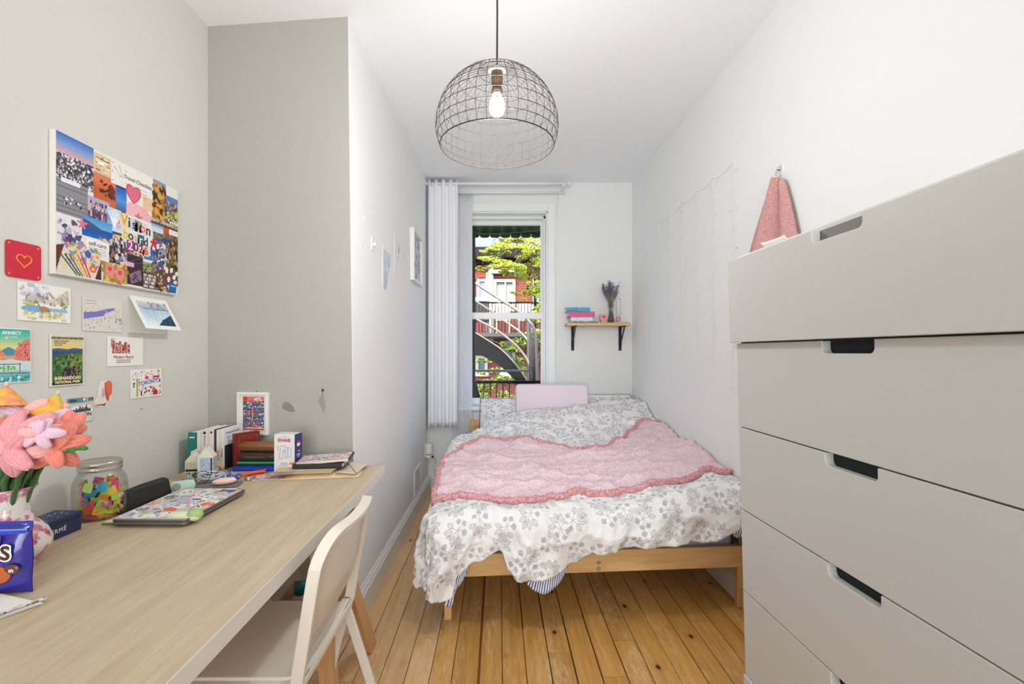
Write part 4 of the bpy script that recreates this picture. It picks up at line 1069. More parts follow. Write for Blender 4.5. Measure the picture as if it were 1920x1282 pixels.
# lavender in a glass vase
vz = thing('glass_vase', 'flared clear glass vase holding dried lavender stems', 'vase', (X(1145.5,4.06),4.06,zsh))
lathe('vase_glass', glass('shelf_glass', (246,249,246), .5), vz, [(.030,0),(.036,.004),(.034,.012),(.024,.06),(.020,.09),(.022,.12),(.028,.16),(.0265,.16),(.0205,.12),(.0185,.09),(.0225,.06),(.032,.014),(.0,.008)], 28)
lathe('vase_rim', glass('shelf_glass', (246,249,246), .5), vz, [(.028,.158),(.0285,.161),(.0265,.161)], 28)
lv = thing('lavender_bunch', 'bunch of dried purple lavender in the glass vase on the shelf', 'dried flowers', (X(1145.5,4.06),4.06,zsh+.01))
rr = random.Random(11); proto_s = None
for k in range(60):
    a = rr.uniform(0, 2*pi); q = rr.uniform(0, 1)**.6
    tip = Vector((q*.080*cos(a)-.014, q*.055*sin(a), .335+rr.uniform(-.045,.03)-.04*q)); mid = Vector((q*.012*cos(a+2.6), q*.012*sin(a+2.6), .09)); b0 = Vector((.022*cos(a+3)*q, .022*sin(a+3)*q, .003))
    P = bez([b0, mid, tip], 5)
    s_ = tube('stem', mat('dry_green_stem', (128,128,98), .8), lv, P, .0011, 4)
    d = (P[-1]-P[-3]).normalized(); mb = MB()
    for j in range(7):
        c = tip-d*(.012*j*.9); aa = j*2.4
        off = Vector((cos(aa), sin(aa), .5))*.003; rad = .0048-.0003*j
        vs, fs = tube_geo([c+off-d*.005, c+off, c+off+d*.005], lambda u: rad*(1 if abs(u-.5) < .2 else .4), 5); mb.add(vs, fs)
    h_ = mb.build('flower_head', mat('dusty_lavender', (104,94,128), .85) if k % 3 else mat('grey_lavender', (132,120,136), .85), s_)
# slim clear candle cylinder and star ornament
cn = thing('tall_white_candle', 'tall slim white candle standing behind the lavender vase', 'candle', (X(1159,4.09),4.09,zsh))
lathe('wax', mat('ivory_wax', (232,230,226), .45), cn, [(.0125,0),(.0125,.212),(.010,.216),(0,.213)], 20)
tube('wick', m_nail, cn, [(0,0,.212),(.001,0,.222)], .0008, 5)
so = thing('pink_crystal_star', 'faceted hot pink star ornament at the foot of the vase', 'ornament', (X(1159,4.01),4.01,zsh+.032))
for k in range(9):
    a = 2*pi*k/9; e_ = Vector((cos(a), .35*sin(k*2.1), sin(a))).normalized()
    up = e_.orthogonal().normalized(); sd = e_.cross(up); L = .030 if k % 2 else .026
    vs = [Vector((0,0,0))+up*.008, Vector((0,0,0))+sd*.008, -up*.008, -sd*.008, e_*L, e_*.012+up*.007, e_*.012+sd*.007, e_*.012-up*.007, e_*.012-sd*.007]
    raw('point', vs, [(0,1,6,5),(1,2,7,6),(2,3,8,7),(3,0,5,8),(5,6,4),(6,7,4),(7,8,4),(8,5,4)], mat('pink_crystal', (214,70,120) if k % 3 else (214,70,120), .15), so)
lathe('crystal_core', mat('pale_pink_crystal', (240,170,196), .15), so, [(0,-.016),(.012,-.008),(.014,0),(.012,.008),(0,.016)], 7, smooth=False)
lathe('crystal_foot', mat('pale_pink_crystal', (240,170,196), .15), so, [(.012,-.032),(.010,-.026),(.004,-.015)], 7, smooth=False)
ts = thing('small_white_dish', 'tiny pale shell-like dish at the right end of the shelf', 'dish', (X(1176,4.04),4.04,zsh))
lathe('dish', mat('pale_ceramic', (226,214,204), .4), ts, [(.008,0),(.016,.006),(.020,.012),(.018,.012),(.008,.003),(0,.003)], 16)
lathe('bead', mat('brown_bead', (120,90,80), .4), ts, [(0,-.004),(.004,0),(0,.004)], 8, loc=(-.028,0,.0045))
for k, (px, py) in enumerate(((1161,530),(1161,536.5),(1162,561))):
    n_ = thing('wall_nail', ('upper','middle','lower')[k]+' one of three tiny nails in the back wall above the shelf', 'nail', tuple(at(px,py,YB)), WALL_B)
    lathe('nail_head', m_nail, n_, [(.0015,-.002),(.0015,.006),(.004,.006),(.004,.0075),(0,.008)], 8)
# ================================================================== DESK
m_oak = wood('pale_oak_veneer', (184,163,134), (206,188,160), 'Y', rough=.5, grain=1.0)
m_oakleg = wood('birch_trestle', (200,152,104), (218,176,130), 'Z', rough=.5)
m_dw = mat('desk_white_edge', (226,222,214), .5)
DX1, DX0, DY0, DY1 = -.49, -1.285, .42, 2.03
desk = thing('desk', 'long pale oak desk top with white edges on birch trestles, along the left wall', 'desk', (0,0,0))
box('desk_top', m_oak, desk, DX0, DX1-.0015, DY0, DY1, .7, ZD, .001)
box('front_edge_band', m_dw, desk, DX1-.0015, DX1, DY0, DY1, .692, ZD, .0006)
box('core', m_dw, desk, DX0+.002, DX1-.002, DY0+.002, DY1-.002, .692, .7, 0)
def trestle(yo):
    tr = box('trestle', m_oakleg, desk, -1.20, -.52, 1.405+yo, 1.455+yo, .655, .691, .002)
    for x in (-.555, -1.23):
        mb = MB(); mb.bar((x+.022, 1.945+yo, .0), (x+.022, 1.475+yo, .675), .045, .020, (1,0,0)); o = mb.build('leg', m_oakleg, tr, bevel=.002)
        mb = MB(); mb.add([(x,1.50+yo,0),(x+.045,1.50+yo,0),(x+.045,1.55+yo,0),(x,1.55+yo,0),(x,1.40+yo,.68),(x+.045,1.40+yo,.68),(x+.045,1.45+yo,.68),(x,1.45+yo,.68)], BF); mb.build('leg', m_oakleg, tr, bevel=.002)
    box('trestle_shelf', m_oakleg, tr, -1.20, -.535, 1.52+yo, 1.84+yo, .19, .208, .002)
    return tr
# legs are wide boards: rebuild the far legs as boards with visible width
def board_leg(tr, x, y0, y1, w, zt, th):
    vs = [(x,y0-w,0),(x+th,y0-w,0),(x+th,y0,0),(x,y0,0),(x,y1-w,zt),(x+th,y1-w,zt),(x+th,y1,zt),(x,y1,zt)]
    raw('leg', vs, BF, m_oakleg, tr, bevel=.002)
for yo in (0, -1.02):
    tr = box('trestle', m_oakleg, desk, -1.20, -.53, 1.41+yo, 1.46+yo, .655, .691, .002)
    for x in (-.555, -1.23):
        board_leg(tr, x, 1.975+yo, 1.50+yo, .075, .69, .045); board_leg(tr, x, 1.53+yo, 1.42+yo, .05, .69, .045)
    box('trestle_shelf', m_oakleg, tr, -1.185, -.557, 1.50+yo, 1.80+yo, .20, .218, .002)

# things under the desk
cb = thing('cardboard_box', 'open brown cardboard box under the desk holding a bottle', 'box', (-.68,1.65,.219), .05)
m_card = mat('cardboard', (184,150,112), .85, bump=(90,.1))
for a in ((-.07,.07,-.09,.09,0,.004),(-.07,-.066,-.09,.09,0,.158),(.066,.07,-.09,.09,0,.158),(-.07,.07,-.09,-.086,0,.158),(-.07,.07,.086,.09,0,.158)):
    box('box_panel', m_card, cb, *a, 0)
box('flap', m_card, cb, -.066, .066, -.094, -.090, .158, .185, 0, fn=lambda x, y, z: (x, y-(z-.158)*.5, z))
box('white_flap', mat('white_card', (228,224,216), .8), cb, .055, .068, -.085, .02, .158, .185, 0, fn=lambda x, y, z: (x+(z-.158)*.6, y, z))
bo = thing('spray_bottle', 'white bottle with a teal cap standing in the cardboard box', 'bottle', (-.700,1.66,.224))
lathe('bottle_body', mat('white_plastic', (230,232,234), .4), bo, [(.034,0),(.037,.01),(.037,.10),(.030,.13),(.014,.142),(.014,.15)], 24)
lathe('cap', mat('teal_plastic', (20,122,142), .4), bo, [(.018,.142),(.021,.145),(.021,.170),(.017,.182),(.008,.186),(0,.186)], 24)
pc = thing('lilac_cloth', 'crumpled lilac tissue stuffed beside the box under the desk', 'cloth', (-.82,1.60,.219))
grid_obj('crumpled_cloth', mat('lilac_cloth', (206,194,212), .9), pc, lambda u, v: ((u-.5)*.17, (v-.5)*.13, .02+.17*(sin(pi*u)*sin(pi*v))**.5*(.75+.35*noise.noise(Vector((u*5, v*5, 2))))+.02*noise.noise(Vector((u*14, v*14, 5)))), 30, 26, solid=.003)
bg_ = thing('plastic_bag', 'clear crinkled bag with green and violet print under the desk', 'bag', (-.585,1.66,.219))
V = []
grid_obj('bag_film', mat('crinkled_film', (206,204,214), .2, var=(16,1,(120,110,150))), bg_, lambda u, v: (.04*cos(2*pi*u)*(1+.35*noise.noise(Vector((cos(2*pi*u)*2, sin(2*pi*u)*2, v*5)))), .11*sin(2*pi*u), .002+.05*v+.008*noise.noise(Vector((u*9, v*9, 3)))), 30, 12)
grid_obj('bag_top', mat('green_print', (150,176,70), .4, var=(22,1,(230,230,236))), bg_, lambda u, v: (.042*(2*u-1), .10*(2*v-1), .052+.02*noise.noise(Vector((u*7, v*7, 9)))), 16, 16)

# ================================================================== WHITE FOLDING CHAIR
ch = thing('folding_chair', 'white folding chair with a solid curved backrest pulled up to the desk', 'chair', (0,0,0))
m_cw = mat('chair_white', (226,218,206), .42)
YN, YF = 1.085, 1.475; YC = (YN+YF)/2; HW = (YF-YN)/2
def backpt(y, z):
    bow = .034*max(0, 1-((y-YC)/HW)**2)*min(1, max(0, (z-.5)/.12))
    return Vector((-.466+(z-.45)*.16+bow, y, z))
def sweep(name, m, parent, P, N, w, d, bevel=.002):
    """rectangular bar: w across (in the plane), d along N"""
    vs = []; fs = []; n = len(P)
    for i in range(n):
        T = (P[min(i+1, n-1)]-P[max(i-1, 0)]).normalized(); Ni = (N[i]-T*N[i].dot(T)).normalized(); Wd = T.cross(Ni)
        for a, b in ((-1,-1),(1,-1),(1,1),(-1,1)): vs.append(P[i]+Wd*(a*w/2)+Ni*(b*d/2))
    for i in range(n-1):
        for k in range(4): fs.append((i*4+k, i*4+(k+1) % 4, (i+1)*4+(k+1) % 4, (i+1)*4+k))
    fs += [(0,1,2,3), tuple((n-1)*4+k for k in (3,2,1,0))]
    o = raw(name, vs, fs, m, parent, bevel=bevel); return o
path = []
for z in (.45,.52,.60,.66,.69): path.append((YN, z))
for k in range(1, 9): a = pi/2*k/8; path.append((YN+.08*(1-cos(a)), .702+.08*sin(a)))
for k in range(1, 8): path.append((YN+.08+(2*HW-.16)*k/8, .782))
for k in range(0, 9): a = pi/2*(1-k/8); path.append((YF-.08*(1-cos(a)), .702+.08*sin(a)))
for z in (.66,.60,.52,.45): path.append((YF, z))
P = [backpt(y, z) for y, z in path]
sweep('back_frame', m_cw, ch, P, [Vector((1,0,-.16))]*len(P), .016, .029)
def panel(u, v):
    zb = .505+.02*abs(2*u-1)**2; zt = .757; z = zb+(zt-zb)*v
    y = YN+.006+(2*HW-.012)*u
    if v > .75: y = YC+(y-YC)*(1-.30*((v-.75)/.25)**2.2)
    if v < .2: y = YC+(y-YC)*(1-.16*((.2-v)/.2)**2)
    p = backpt(y, z); p.x -= .006; return p
grid_obj('backrest_panel', m_cw, ch, panel, 24, 20, solid=.009)
# front legs: the back frame runs on to the floor
for y in (YN, YF):
    P = [Vector((-.466,y,.455)), Vector((-.51,y,.30)), Vector((-.575,y,.0))]
    sweep('leg', m_cw, ch, P, [Vector((1,0,.2))]*3, .016, .030)
    yy = y+(.018 if y == YN else -.018)
    P = [Vector((-.70,yy,.445)), Vector((-.47,yy,.425)), Vector((-.40,yy,.21)), Vector((-.338,yy,0))]
    sweep('leg', m_cw, ch, P[1:], [Vector((1,0,.3))]*3, .013, .026)
    sweep('seat_rail', m_cw, ch, [Vector((-.84,yy,.432)), Vector((-.47,yy,.432))], [Vector((0,0,1))]*2, .014, .026)
    lathe('hinge_pin', mat('dark_hinge', (110,96,84), .4, .5), ch, [(.006,0),(.006,.004),(.003,.006),(0,.006)], 12, loc=(-.470, y+(.010 if y == YF else -.010), .425), rot=(-pi/2 if y == YF else pi/2,0,0))
sp_ = rrect(.405, .345, .05, 6, -.662, YC)
prism('seat', m_cw, ch, sp_, .440, .452, .003)
box('seat_rear_bar', m_cw, ch, -.486, -.462, YN+.012, YF-.012, .425, .456, .004)
box('seat_rear_lip', m_cw, ch, -.460, -.455, YN+.012, YF-.012, .430, .448, .002)
sweep('foot_bar', m_cw, ch, [Vector((-.555,YN,.09)), Vector((-.555,YF,.09))], [Vector((1,0,0))]*2, .012, .022)
sweep('foot_bar', m_cw, ch, [Vector((-.365,YN+.018,.09)), Vector((-.365,YF-.018,.09))], [Vector((1,0,0))]*2, .012, .022)
for y in (YN, YF):
    box('foot_cap', mat('grey_rubber', (150,146,140), .8), ch, -.592, -.560, y-.011, y+.011, 0, .02, .003)

# ================================================================== THINGS ON THE DESK
# --- jar of paper notes
jx, jy = dk(188, 967)
JR = .067
jar = thing('glass_jar', 'round glass jar with a silver screw lid, full of folded paper notes', 'jar', (jx,jy,ZD))
m_jg = glass('jar_glass', (252,254,253), .4)
lathe('jar_body', m_jg, jar, [(0,.004),(.045,.002),(.058,0),(.065,.008),(JR,.03),(JR,.095),(.063,.115),(.054,.130),(.0495,.136),(.0495,.148),(.0475,.148),(.0475,.135),(.052,.128),(.0605,.113),(.0645,.094),(.0645,.03),(.062,.011),(.055,.005),(0,.007)], 48)
m_lid = mat('brushed_lid', (196,190,182), .28, .9)
lathe('lid', m_lid, jar, [(.0525,.140),(.0535,.141),(.0535,.150),(.0515,.152),(.0535,.154),(.0535,.163),(.0525,.166),(.050,.167),(.049,.1655),(0,.1655)], 48)
for z in (.134,): lathe('glass_thread', m_jg, jar, [(.0495,z-.003),(.0515,z),(.0495,z+.003)], 40, cap=False)
cols = [('yellow',(240,196,60)),('lime',(176,214,60)),('blue',(40,150,196)),('pink',(240,84,120)),('orange',(244,146,60)),('pale_green',(198,226,110)),('magenta',(226,60,150))]
rj = random.Random(21)
protos = []
for nm_, c in cols:
    g = thing('paper_note', 'small folded %s paper note inside the glass jar' % nm_.replace('_', ' '), 'paper note', (0,0,0), group='folded paper notes in the jar')
    w = .0125
    me_o = raw('note_sheet', [(-w,-w,0),(0,-w,.0025),(w,-w,0),(-w,w,0),(0,w,.004),(w,w,.001)], [(0,1,4,3),(1,2,5,4)], mat('note_'+nm_, c, .6), g, recalc=False)
    s_ = me_o.modifiers.new('solid', 'SOLIDIFY'); s_.thickness = .0012
    protos.append(g)
first = set()
layers = [(0.014,3,14),(.030,3,14),(.046,3,14),(.062,3,14),(.078,3,13),(.092,2,10)]
cnt = 0
for (z, rings, n0) in layers:
    for q in range(n0+6):
        ring_out = q < n0
        rad = .0475 if ring_out else .022
        if z < .02: rad *= .93
        a = 2*pi*(q/(n0 if ring_out else 6))+rj.uniform(-.15,.15)+z*40
        k = rj.randrange(len(protos)); pr = protos[k]
        if k not in first: g = pr; first.add(k)
        else: g = copy_tree(pr)
        g.location = (jx+rad*cos(a), jy+rad*sin(a), ZD+z+rj.uniform(-.004,.005))
        if ring_out: g.rotation_euler = Euler((radians(90)+rj.uniform(-.6,.6), rj.uniform(-.7,.7), a-pi/2+pi*rj.randint(0,1)), 'XYZ')
        else: g.rotation_euler = Euler((rj.uniform(-.7,.7), rj.uniform(-.7,.7), rj.uniform(0,6)))
        cnt += 1
# --- navy box
nb = thing('navy_box', 'long navy gift box with white lettering against the left wall', 'box', (-1.190,1.150,ZD))
m_nv = mat('navy_card', (38,44,84), .45)
box('box_base', m_nv, nb, -.036, .036, -.15, .15, 0, .038, .0015)
box('box_lid', m_nv, nb, -.0372, .0372, -.1512, .1512, .0385, .053, .002)
I = Ink(.28, .062, 90, (38,44,84), 4); I.specks(.02,.05,.98,.95,[(180,184,206),(120,126,160),(210,212,224)],260,.02,.5); I.build('printed_top', nb, 0, loc=(0,0,.0533), rot=(0,0,pi/2))
mw2 = mat('white_print', (240,240,240), .5)
text('lettering', 'PIERRE HERMÉ', .0165, mw2, nb, .0364, .045, .021, rot=(pi/2,0,pi/2), spacing=1.15)
text('lettering', 'PARIS', .008, mw2, nb, .0364, .012, .0085, rot=(pi/2,0,pi/2), spacing=1.2)
# fix text placement: local (x out, y along, z up)
for o in nb.children:
    if o.name.startswith('lettering'): pass

# --- vase with chenille flowers
vx, vy = -1.115, 1.075
va = thing('ceramic_vase', 'white porcelain vase with pink blossom pattern holding fuzzy flowers', 'vase', (vx,vy,ZD))
def vmat():
    m = bpy.data.materials.new('blossom_porcelain'); m.use_nodes = True; t = m.node_tree; b = t.nodes['Principled BSDF']
    tc = t.nodes.new('ShaderNodeTexCoord'); n = tnoise(t, tc.outputs['Object'], 30, 3, .55); n2 = tnoise(t, tc.outputs['Object'], 55, 3)
    c = mixc(t, ramp(t, n, .50, .56), (226,220,214), (206,128,150)); c = mixc(t, M(t, 'MULTIPLY', ramp(t, n, .58, .63), ramp(t, n2, .4, .6)), c, (168,60,96))
    t.links.new(c, b.inputs['Base Color']); b.inputs['Roughness'].default_value = .18; b.inputs['Coat Weight'].default_value = .4
    return m
lathe('vase_body', vmat(), va, [(.040,0),(.044,.004),(.042,.010),(.058,.022),(.070,.040),(.071,.055),(.062,.078),(.044,.100),(.033,.122),(.031,.145),(.036,.168),(.045,.180),(.043,.181),(.033,.168),(.028,.145),(.030,.120),(.0,.08)], 40)
lathe('vase_rim', mat('rose_rim', (196,132,148), .3), va, [(.0455,.1795),(.0462,.1815),(.0435,.1820)], 40, cap=False)
m_chl = {}
def chen(nm_, c, c2):
    m = sherpa('chenille_'+nm_, c, c2, 700, .22); return m
m_f = {'coral': chen('coral', (232,120,104), (252,168,150)), 'pink': chen('pink', (226,142,152), (250,188,192)), 'lilac': chen('lilac', (226,178,206), (250,224,236)),
       'blush': chen('blush', (238,164,160), (254,208,204)), 'green': chen('green', (34,72,34), (74,122,58)), 'budg': chen('budg', (30,104,36), (80,160,66))}
def petal(name, m, parent, L, Wd, curl, a, tilt, droop=0.0, n=4):
    # ribbed petal: 5 parallel chenille ridges, leaves the centre, arches out and curls
    def f(u, v):
        w = Wd*(sin(pi*min(1, .07+.90*v))**.62); x = (u-.5)*2
        ang = tilt-curl*v**1.3
        # integrate arc
        r = L*v*(1-.12*curl*v*.5); 
        px_ = r*cos(tilt-curl*v*.5); pz = r*sin(tilt-curl*v*.5)
        ridge_ = (abs(sin(pi*n*u))**.55)*.0085*(Wd/.035)*(1-.35*v)
        nz = cos(ang); nx = -sin(ang)
        cup = -.35*w*(x*x)*.6
        return (px_+nx*(ridge_+cup), x*w/2, pz+nz*(ridge_+cup))
    o = grid_obj(name, m, parent, f, 33, 14, solid=.004)
    o.rotation_euler = (0, 0, a); return o
def flower(nm, label, px, py, dy, kind, size, tiltdir, npet=6, open_=.5, seed=0, alt=None):
    s = 880/(vy+dy); c = Vector(((px-934)/s, vy+dy, 1.22-(py-660)/s))
    rot = Vector(tiltdir).normalized().to_track_quat('Z', 'Y').to_euler()
    e = thing(nm, label, 'flower', tuple(c), rot, 'chenille flowers in the porcelain vase'); rr = random.Random(seed)
    for k in range(npet):
        petal('petal', m_f[alt if (alt and k % 2) else kind], e, size*rr.uniform(.95,1.3), size*.46, 1.25+rr.uniform(-.3,.6), 2*pi*k/npet+rr.uniform(-.15,.15), open_+rr.uniform(-.12,.12))
    for k in range(3 if npet > 5 else 2):
        petal('petal', m_f[{'coral':'blush','pink':'blush','blush':'lilac','lilac':'blush'}[kind] if k == 1 else kind], e, size*rr.uniform(.75,.95), size*.40, 1.5, 2*pi*(k+.5)/3+rr.uniform(-.3,.3), open_+.85)
    lathe('flower_centre', m_f['budg'], e, [(.0,-.012),(.008,-.008),(.010,0),(.006,.006),(0,.008)], 12)
    R = rot.to_matrix(); inv = R.inverted()
    base = Vector((vx+.012*sin(seed*2.1), vy+.010*cos(seed*1.7), ZD+.11)); m1_ = (c*.45+base*.55)+Vector((0,0,.02))
    P = [inv @ (p-c) for p in bez([base, m1_, c-Vector(tiltdir).normalized()*.02, c], 8)]
    st = tube('stem', m_f['green'], e, [p+Vector((.0012*sin(i*2.4), .0012*cos(i*2.4), 0)) for i, p in enumerate(P)], .0052, 7)
    return e
FL = [('coral lily-like fuzzy flower at the far left edge of the bouquet', -6, 812, .02, 'coral', .060, (-.2,-.8,.6), 6),
      ('large dusty pink fuzzy flower drooping at the lower left of the bouquet', 22, 838, -.07, 'pink', .080, (.15,-.9,-.05), 7),
      ('pale blush fuzzy flower at the top left of the bouquet', 48, 778, .0, 'blush', .066, (-.1,-.5,.8), 6),
      ('lilac and white fuzzy flower arching over the top middle of the bouquet', 84, 808, -.01, 'lilac', .070, (.5,-.5,.7), 6),
      ('coral fuzzy flower at the lower right of the bouquet', 96, 838, -.04, 'coral', .062, (.5,-.8,-.1), 6),
      ('small lilac white bud in the centre of the bouquet', 74, 812, -.075, 'lilac', .036, (.1,-1,.2), 5),
      ('coral fuzzy flower with a long petal at the right edge of the bouquet', 124, 806, .0, 'coral', .050, (.9,-.4,.2), 5),
      ('pink and lilac fuzzy flower behind the right side of the bouquet', 118, 830, .05, 'lilac', .046, (.8,-.1,-.2), 5),
      ('blush fuzzy flower at the back right below the orange paper umbrella', 66, 780, .05, 'blush', .055, (.2,.1,1), 6)]
for k, (lb, px, py, dy, kd, sz, td, npet) in enumerate(FL):
    f = flower('fuzzy_flower', lb, px, py, dy, kd, sz, td, npet, .35 if k in (5,) else .15, k+1)
for k, (px, py, dy) in enumerate(((52,832,-.05),(137,842,-.01),(70,858,.0))):
    s = 880/(vy+dy); e = thing('green_sepal_cluster', ('dark green fuzzy leaf tuft in the middle of the bouquet','green fuzzy bud tuft at the lower right of the bouquet','green fuzzy tuft where the bouquet stems meet')[k], 'leaf', ((px-934)/s, vy+dy, 1.22-(py-660)/s))
    for q in range(4): petal('leaf', m_f['budg'], e, .024, .016, .8, q*pi/2+.4, .3)
# twisted green stems bundle
sb = thing('stem_bundle', 'bundle of twisted dark green fuzzy stems rising from the porcelain vase', 'stems', (vx,vy,ZD+.10))
for k in range(7):
    a = 2*pi*k/7; P = [Vector((.020*cos(a+j*.35)+.028*(j/12)**2*1.3, .018*sin(a+j*.35)-.01*(j/12), .20*j/12)) for j in range(13)]
    tube('stem', m_f['green'], sb, P, lambda u: .0075*(1+.12*sin(u*90)), 8)
# cocktail umbrellas
def umbrella(label, px, py, dy, c1_, c2_, rot):
    s = 880/(vy+dy); e = thing('paper_umbrella', label, 'paper umbrella', ((px-934)/s, vy+dy, 1.22-(py-660)/s), rot)
    mu = mat('umb_%d' % c1_[0], c1_, .6, var=(45,1,c2_))
    def f(u, v): a = 2*pi*u; r = .042*v*(1-.03*abs(sin(4*a))); return (r*cos(a), r*sin(a), -.050*v**1.05)
    grid_obj('canopy', mu, e, f, 49, 8, solid=.0006)
    for q in range(8): mb = MB(); a = 2*pi*q/8; mb.tube([(0,0,-.002),(.040*cos(a),.040*sin(a),-.0485)], .0007, 4); mb.build('rib', mat('bamboo', (206,170,110), .7), e)
    tube('stick', mat('bamboo', (206,170,110), .7), e, [(0,0,.008),(0,0,-.09)], .0011, 6)
    lathe('tip', mat('pale_paper_tip', (216,208,188), .7), e, [(.004,-.002),(.003,.008),(0,.008)], 8)
umbrella('yellow paper cocktail umbrella at the top left of the bouquet', 12, 722, -.005, (232,190,50), (236,130,120), (-.15,-.1,0))
umbrella('orange paper cocktail umbrella at the top right of the bouquet', 108, 738, .03, (238,150,50), (206,196,80), (-.1,.35,0))

# --- candy bag
cbg = thing('candy_bag', 'shiny blue-purple sharing bag of candy standing on the desk', 'candy bag', (-1.014,.955,ZD), radians(5))
m_bag = mat('purple_blue_foil', (44,34,140), .25, bump=(22,.25), coat=.5)
def bagf(s_):
    def f(u, v):
        x = (2*u-1)*.062; z = .142*v; k = max(0, 1-abs(2*u-1)**4)*max(0, sin(pi*min(1, max(0, (v*1.0)))))**.6
        return (x*(1-.02*sin(9*v)), s_*(.0008+.020*k+.0015*noise.noise(Vector((u*6, v*7, s_)))*k), z)
    return f
grid_obj('bag_front', m_bag, cbg, bagf(-1), 40, 40); grid_obj('bag_back', m_bag, cbg, bagf(1), 40, 40)
box('top_seal', mat('foil_seal_blue', (58,60,176), .3), cbg, -.062, .062, -.0022, .0018, .130, .145, .0004)
I = Ink(.12, .009, 60, (60,70,190)); I.rect(0,.0,1,.25,(120,170,230)); I.build('seal_stripe', cbg, 0, loc=(0,-.0112,.128), rot=(pi/2-.5,0,0))
mwb = mat('white_print', (240,240,240), .5); mbr = mat('chocolate_print', (74,38,22), .4)
def bt(body, size, x, z, m, y=-.0235, **k): return text('lettering', body, size, m, cbg, x, y, z, rot=(pi/2, 0, 0), **k)
bt('SHARING SIZE', .0098, .022, .136, mwb, y=-.0026, bold=.0003)
bt("m's", .060, .004, .094, mwb, y=-.0225, bold=.0038, sx=.9); bt("m's", .060, .004, .094, mbr, y=-.0232, bold=.0006, sx=.9)
def candy(x, z, r, c, nm):
    o = lathe('candy_picture', mat('candy_'+nm, c, .3), cbg, [(0,.004),(r*.6,.003),(r*.9,.0015),(r,0)], 28, loc=(x,-.0205,z), rot=(pi/2,0,0), fn=lambda x_, y_, z_: (x_*1.15, y_*.82, z_))
    return o
candy(.014,.045,.022,(186,92,40),'orange'); candy(.040,.056,.013,(96,60,44),'brown')
bt('m', .020, .010, .040, mwb, y=-.0252, bold=.0005, ang=0) ; bt('m', .012, .042, .055, mwb, y=-.0245, bold=.0003)
I = Ink(.02,.012,20,(70,66,190)); I.blots(.05,.1,.95,.9,[(214,206,200),(120,110,130)],12,.2)
# --- papers bottom left
pp = thing('loose_papers', 'loose white printed sheets lying at the near left end of the desk', 'papers', (-.985,.875,ZD), radians(-8))
for k in range(3):
    vs = [(-.12,-.10,0),(.085,-.10,0),(.085,.045,0),(-.12,.06,0)]
    prism('sheet', mat('sheet_white', (236,232,224), .7), pp, [(-.12,-.12),(.03,-.12),(.094,.052),(-.12,.07)], .001+k*.0022, .0018+k*.0022, 0, rot=(0,0,-.03*k))
I = Ink(.19,.012,120,(236,232,226),6); I.specks(0,0,1,1,[(60,40,50),(120,80,90),(150,120,140),(30,24,40)],260,.03,.4); I.build('printed_edge', pp, 0, loc=(.058,-.03,.0085), rot=(0,0,radians(70)))
# --- pencil pouch
def bag_prism(px0, py0, px1, py1): pass
po = thing('pencil_pouch', 'black leather pencil pouch lying between the jar and the cartons', 'pencil case', (-1.163,1.525,ZD), radians(-1))
pf_ = [(-.030,0),(.030,0),(.028,.010),(.016,.052),(.004,.058),(-.008,.056),(-.026,.045)]
vs = []; fs = []; n = len(pf_); rows = [(-.108,.90),(-.105,.97),(-.05,1.02),(.0,1.0),(.05,1.0),(.103,.96),(.107,.88)]
for y, k in rows: vs += [(x*k, y+.004*(z_*20), z_*k) for x, z_ in pf_]
for i in range(len(rows)-1):
    for k in range(n): fs.append((i*n+k, i*n+(k+1) % n, (i+1)*n+(k+1) % n, (i+1)*n+k))
fs += [tuple(range(n)), tuple((len(rows)-1)*n+k for k in range(n))]
raw('pouch_body', vs, fs, mat('black_leather', (26,24,26), .42, bump=(160,.15)), po, bevel=.004, seg=3)
tube('zipper', mat('black_zip', (14,14,16), .5, .3), po, [(.0,-.10,.057),(0,0,.0585),(0,.10,.056)], .0018, 6)
tube('zip_pull', m_chrome, po, [(0,-.09,.060),(.004,-.108,.056)], .0014, 6)
# --- green notebook under laptop
gn = thing('green_notebook', 'thin olive green notebook under the left side of the laptop', 'notebook', (-1.02,1.485,ZD))
box('cover', mat('olive_green_cover', (104,124,52), .6), gn, -.105, .10, -.155, .165, 0, .004, .001)
box('pages', mat('paper_pages_cream', (226,220,200), .8), gn, -.10, .102, -.150, .160, .004, .007, 0)
# --- laptop with stickers
lt = thing('sticker_laptop', 'closed grey laptop covered in stickers in the middle of the desk', 'laptop', (-.975,1.463,ZD+.0075), radians(-1))
m_lap = mat('space_grey_metal', (128,124,122), .35, .7)
prism('laptop_base', m_lap, lt, rrect(.212,.304,.010,4), .0, .008, .0015)
prism('laptop_lid', m_lap, lt, rrect(.212,.304,.010,4), .009, .0145, .0015)
I = Ink(.206,.298,150,(190,186,186),12); rs = np.random.RandomState(3)
pal = [(236,234,228),(206,196,226),(232,226,206),(226,160,140),(120,140,196),(196,206,180),(206,180,196),(240,236,214),(150,170,200),(222,110,96),(90,110,90),(240,206,120),(60,90,150)]
for k in range(95):
    u, v = rs.uniform(.04,.96), rs.uniform(.04,.96); r = rs.uniform(.06,.14); a = rs.uniform(0,3); c = pal[rs.randint(len(pal))]; r2 = r*rs.uniform(.45,1)
    I.ell(u, v, r, r2, (240,238,234), a); I.ell(u, v, r*.86, r2*.84, c, a)
    for q in range(4): I.ell(u+rs.uniform(-.5,.5)*r, v+rs.uniform(-.4,.4)*r2, r*.25, r2*.2, pal[rs.randint(len(pal))], rs.uniform(0,3))
I.ell(.50,.72,.13,.07,(216,110,84),.5); I.ell(.58,.40,.10,.05,(240,240,240),.2); I.ell(.58,.40,.085,.038,(40,84,150),.2); I.rect(.66,.04,.92,.16,(90,90,140))
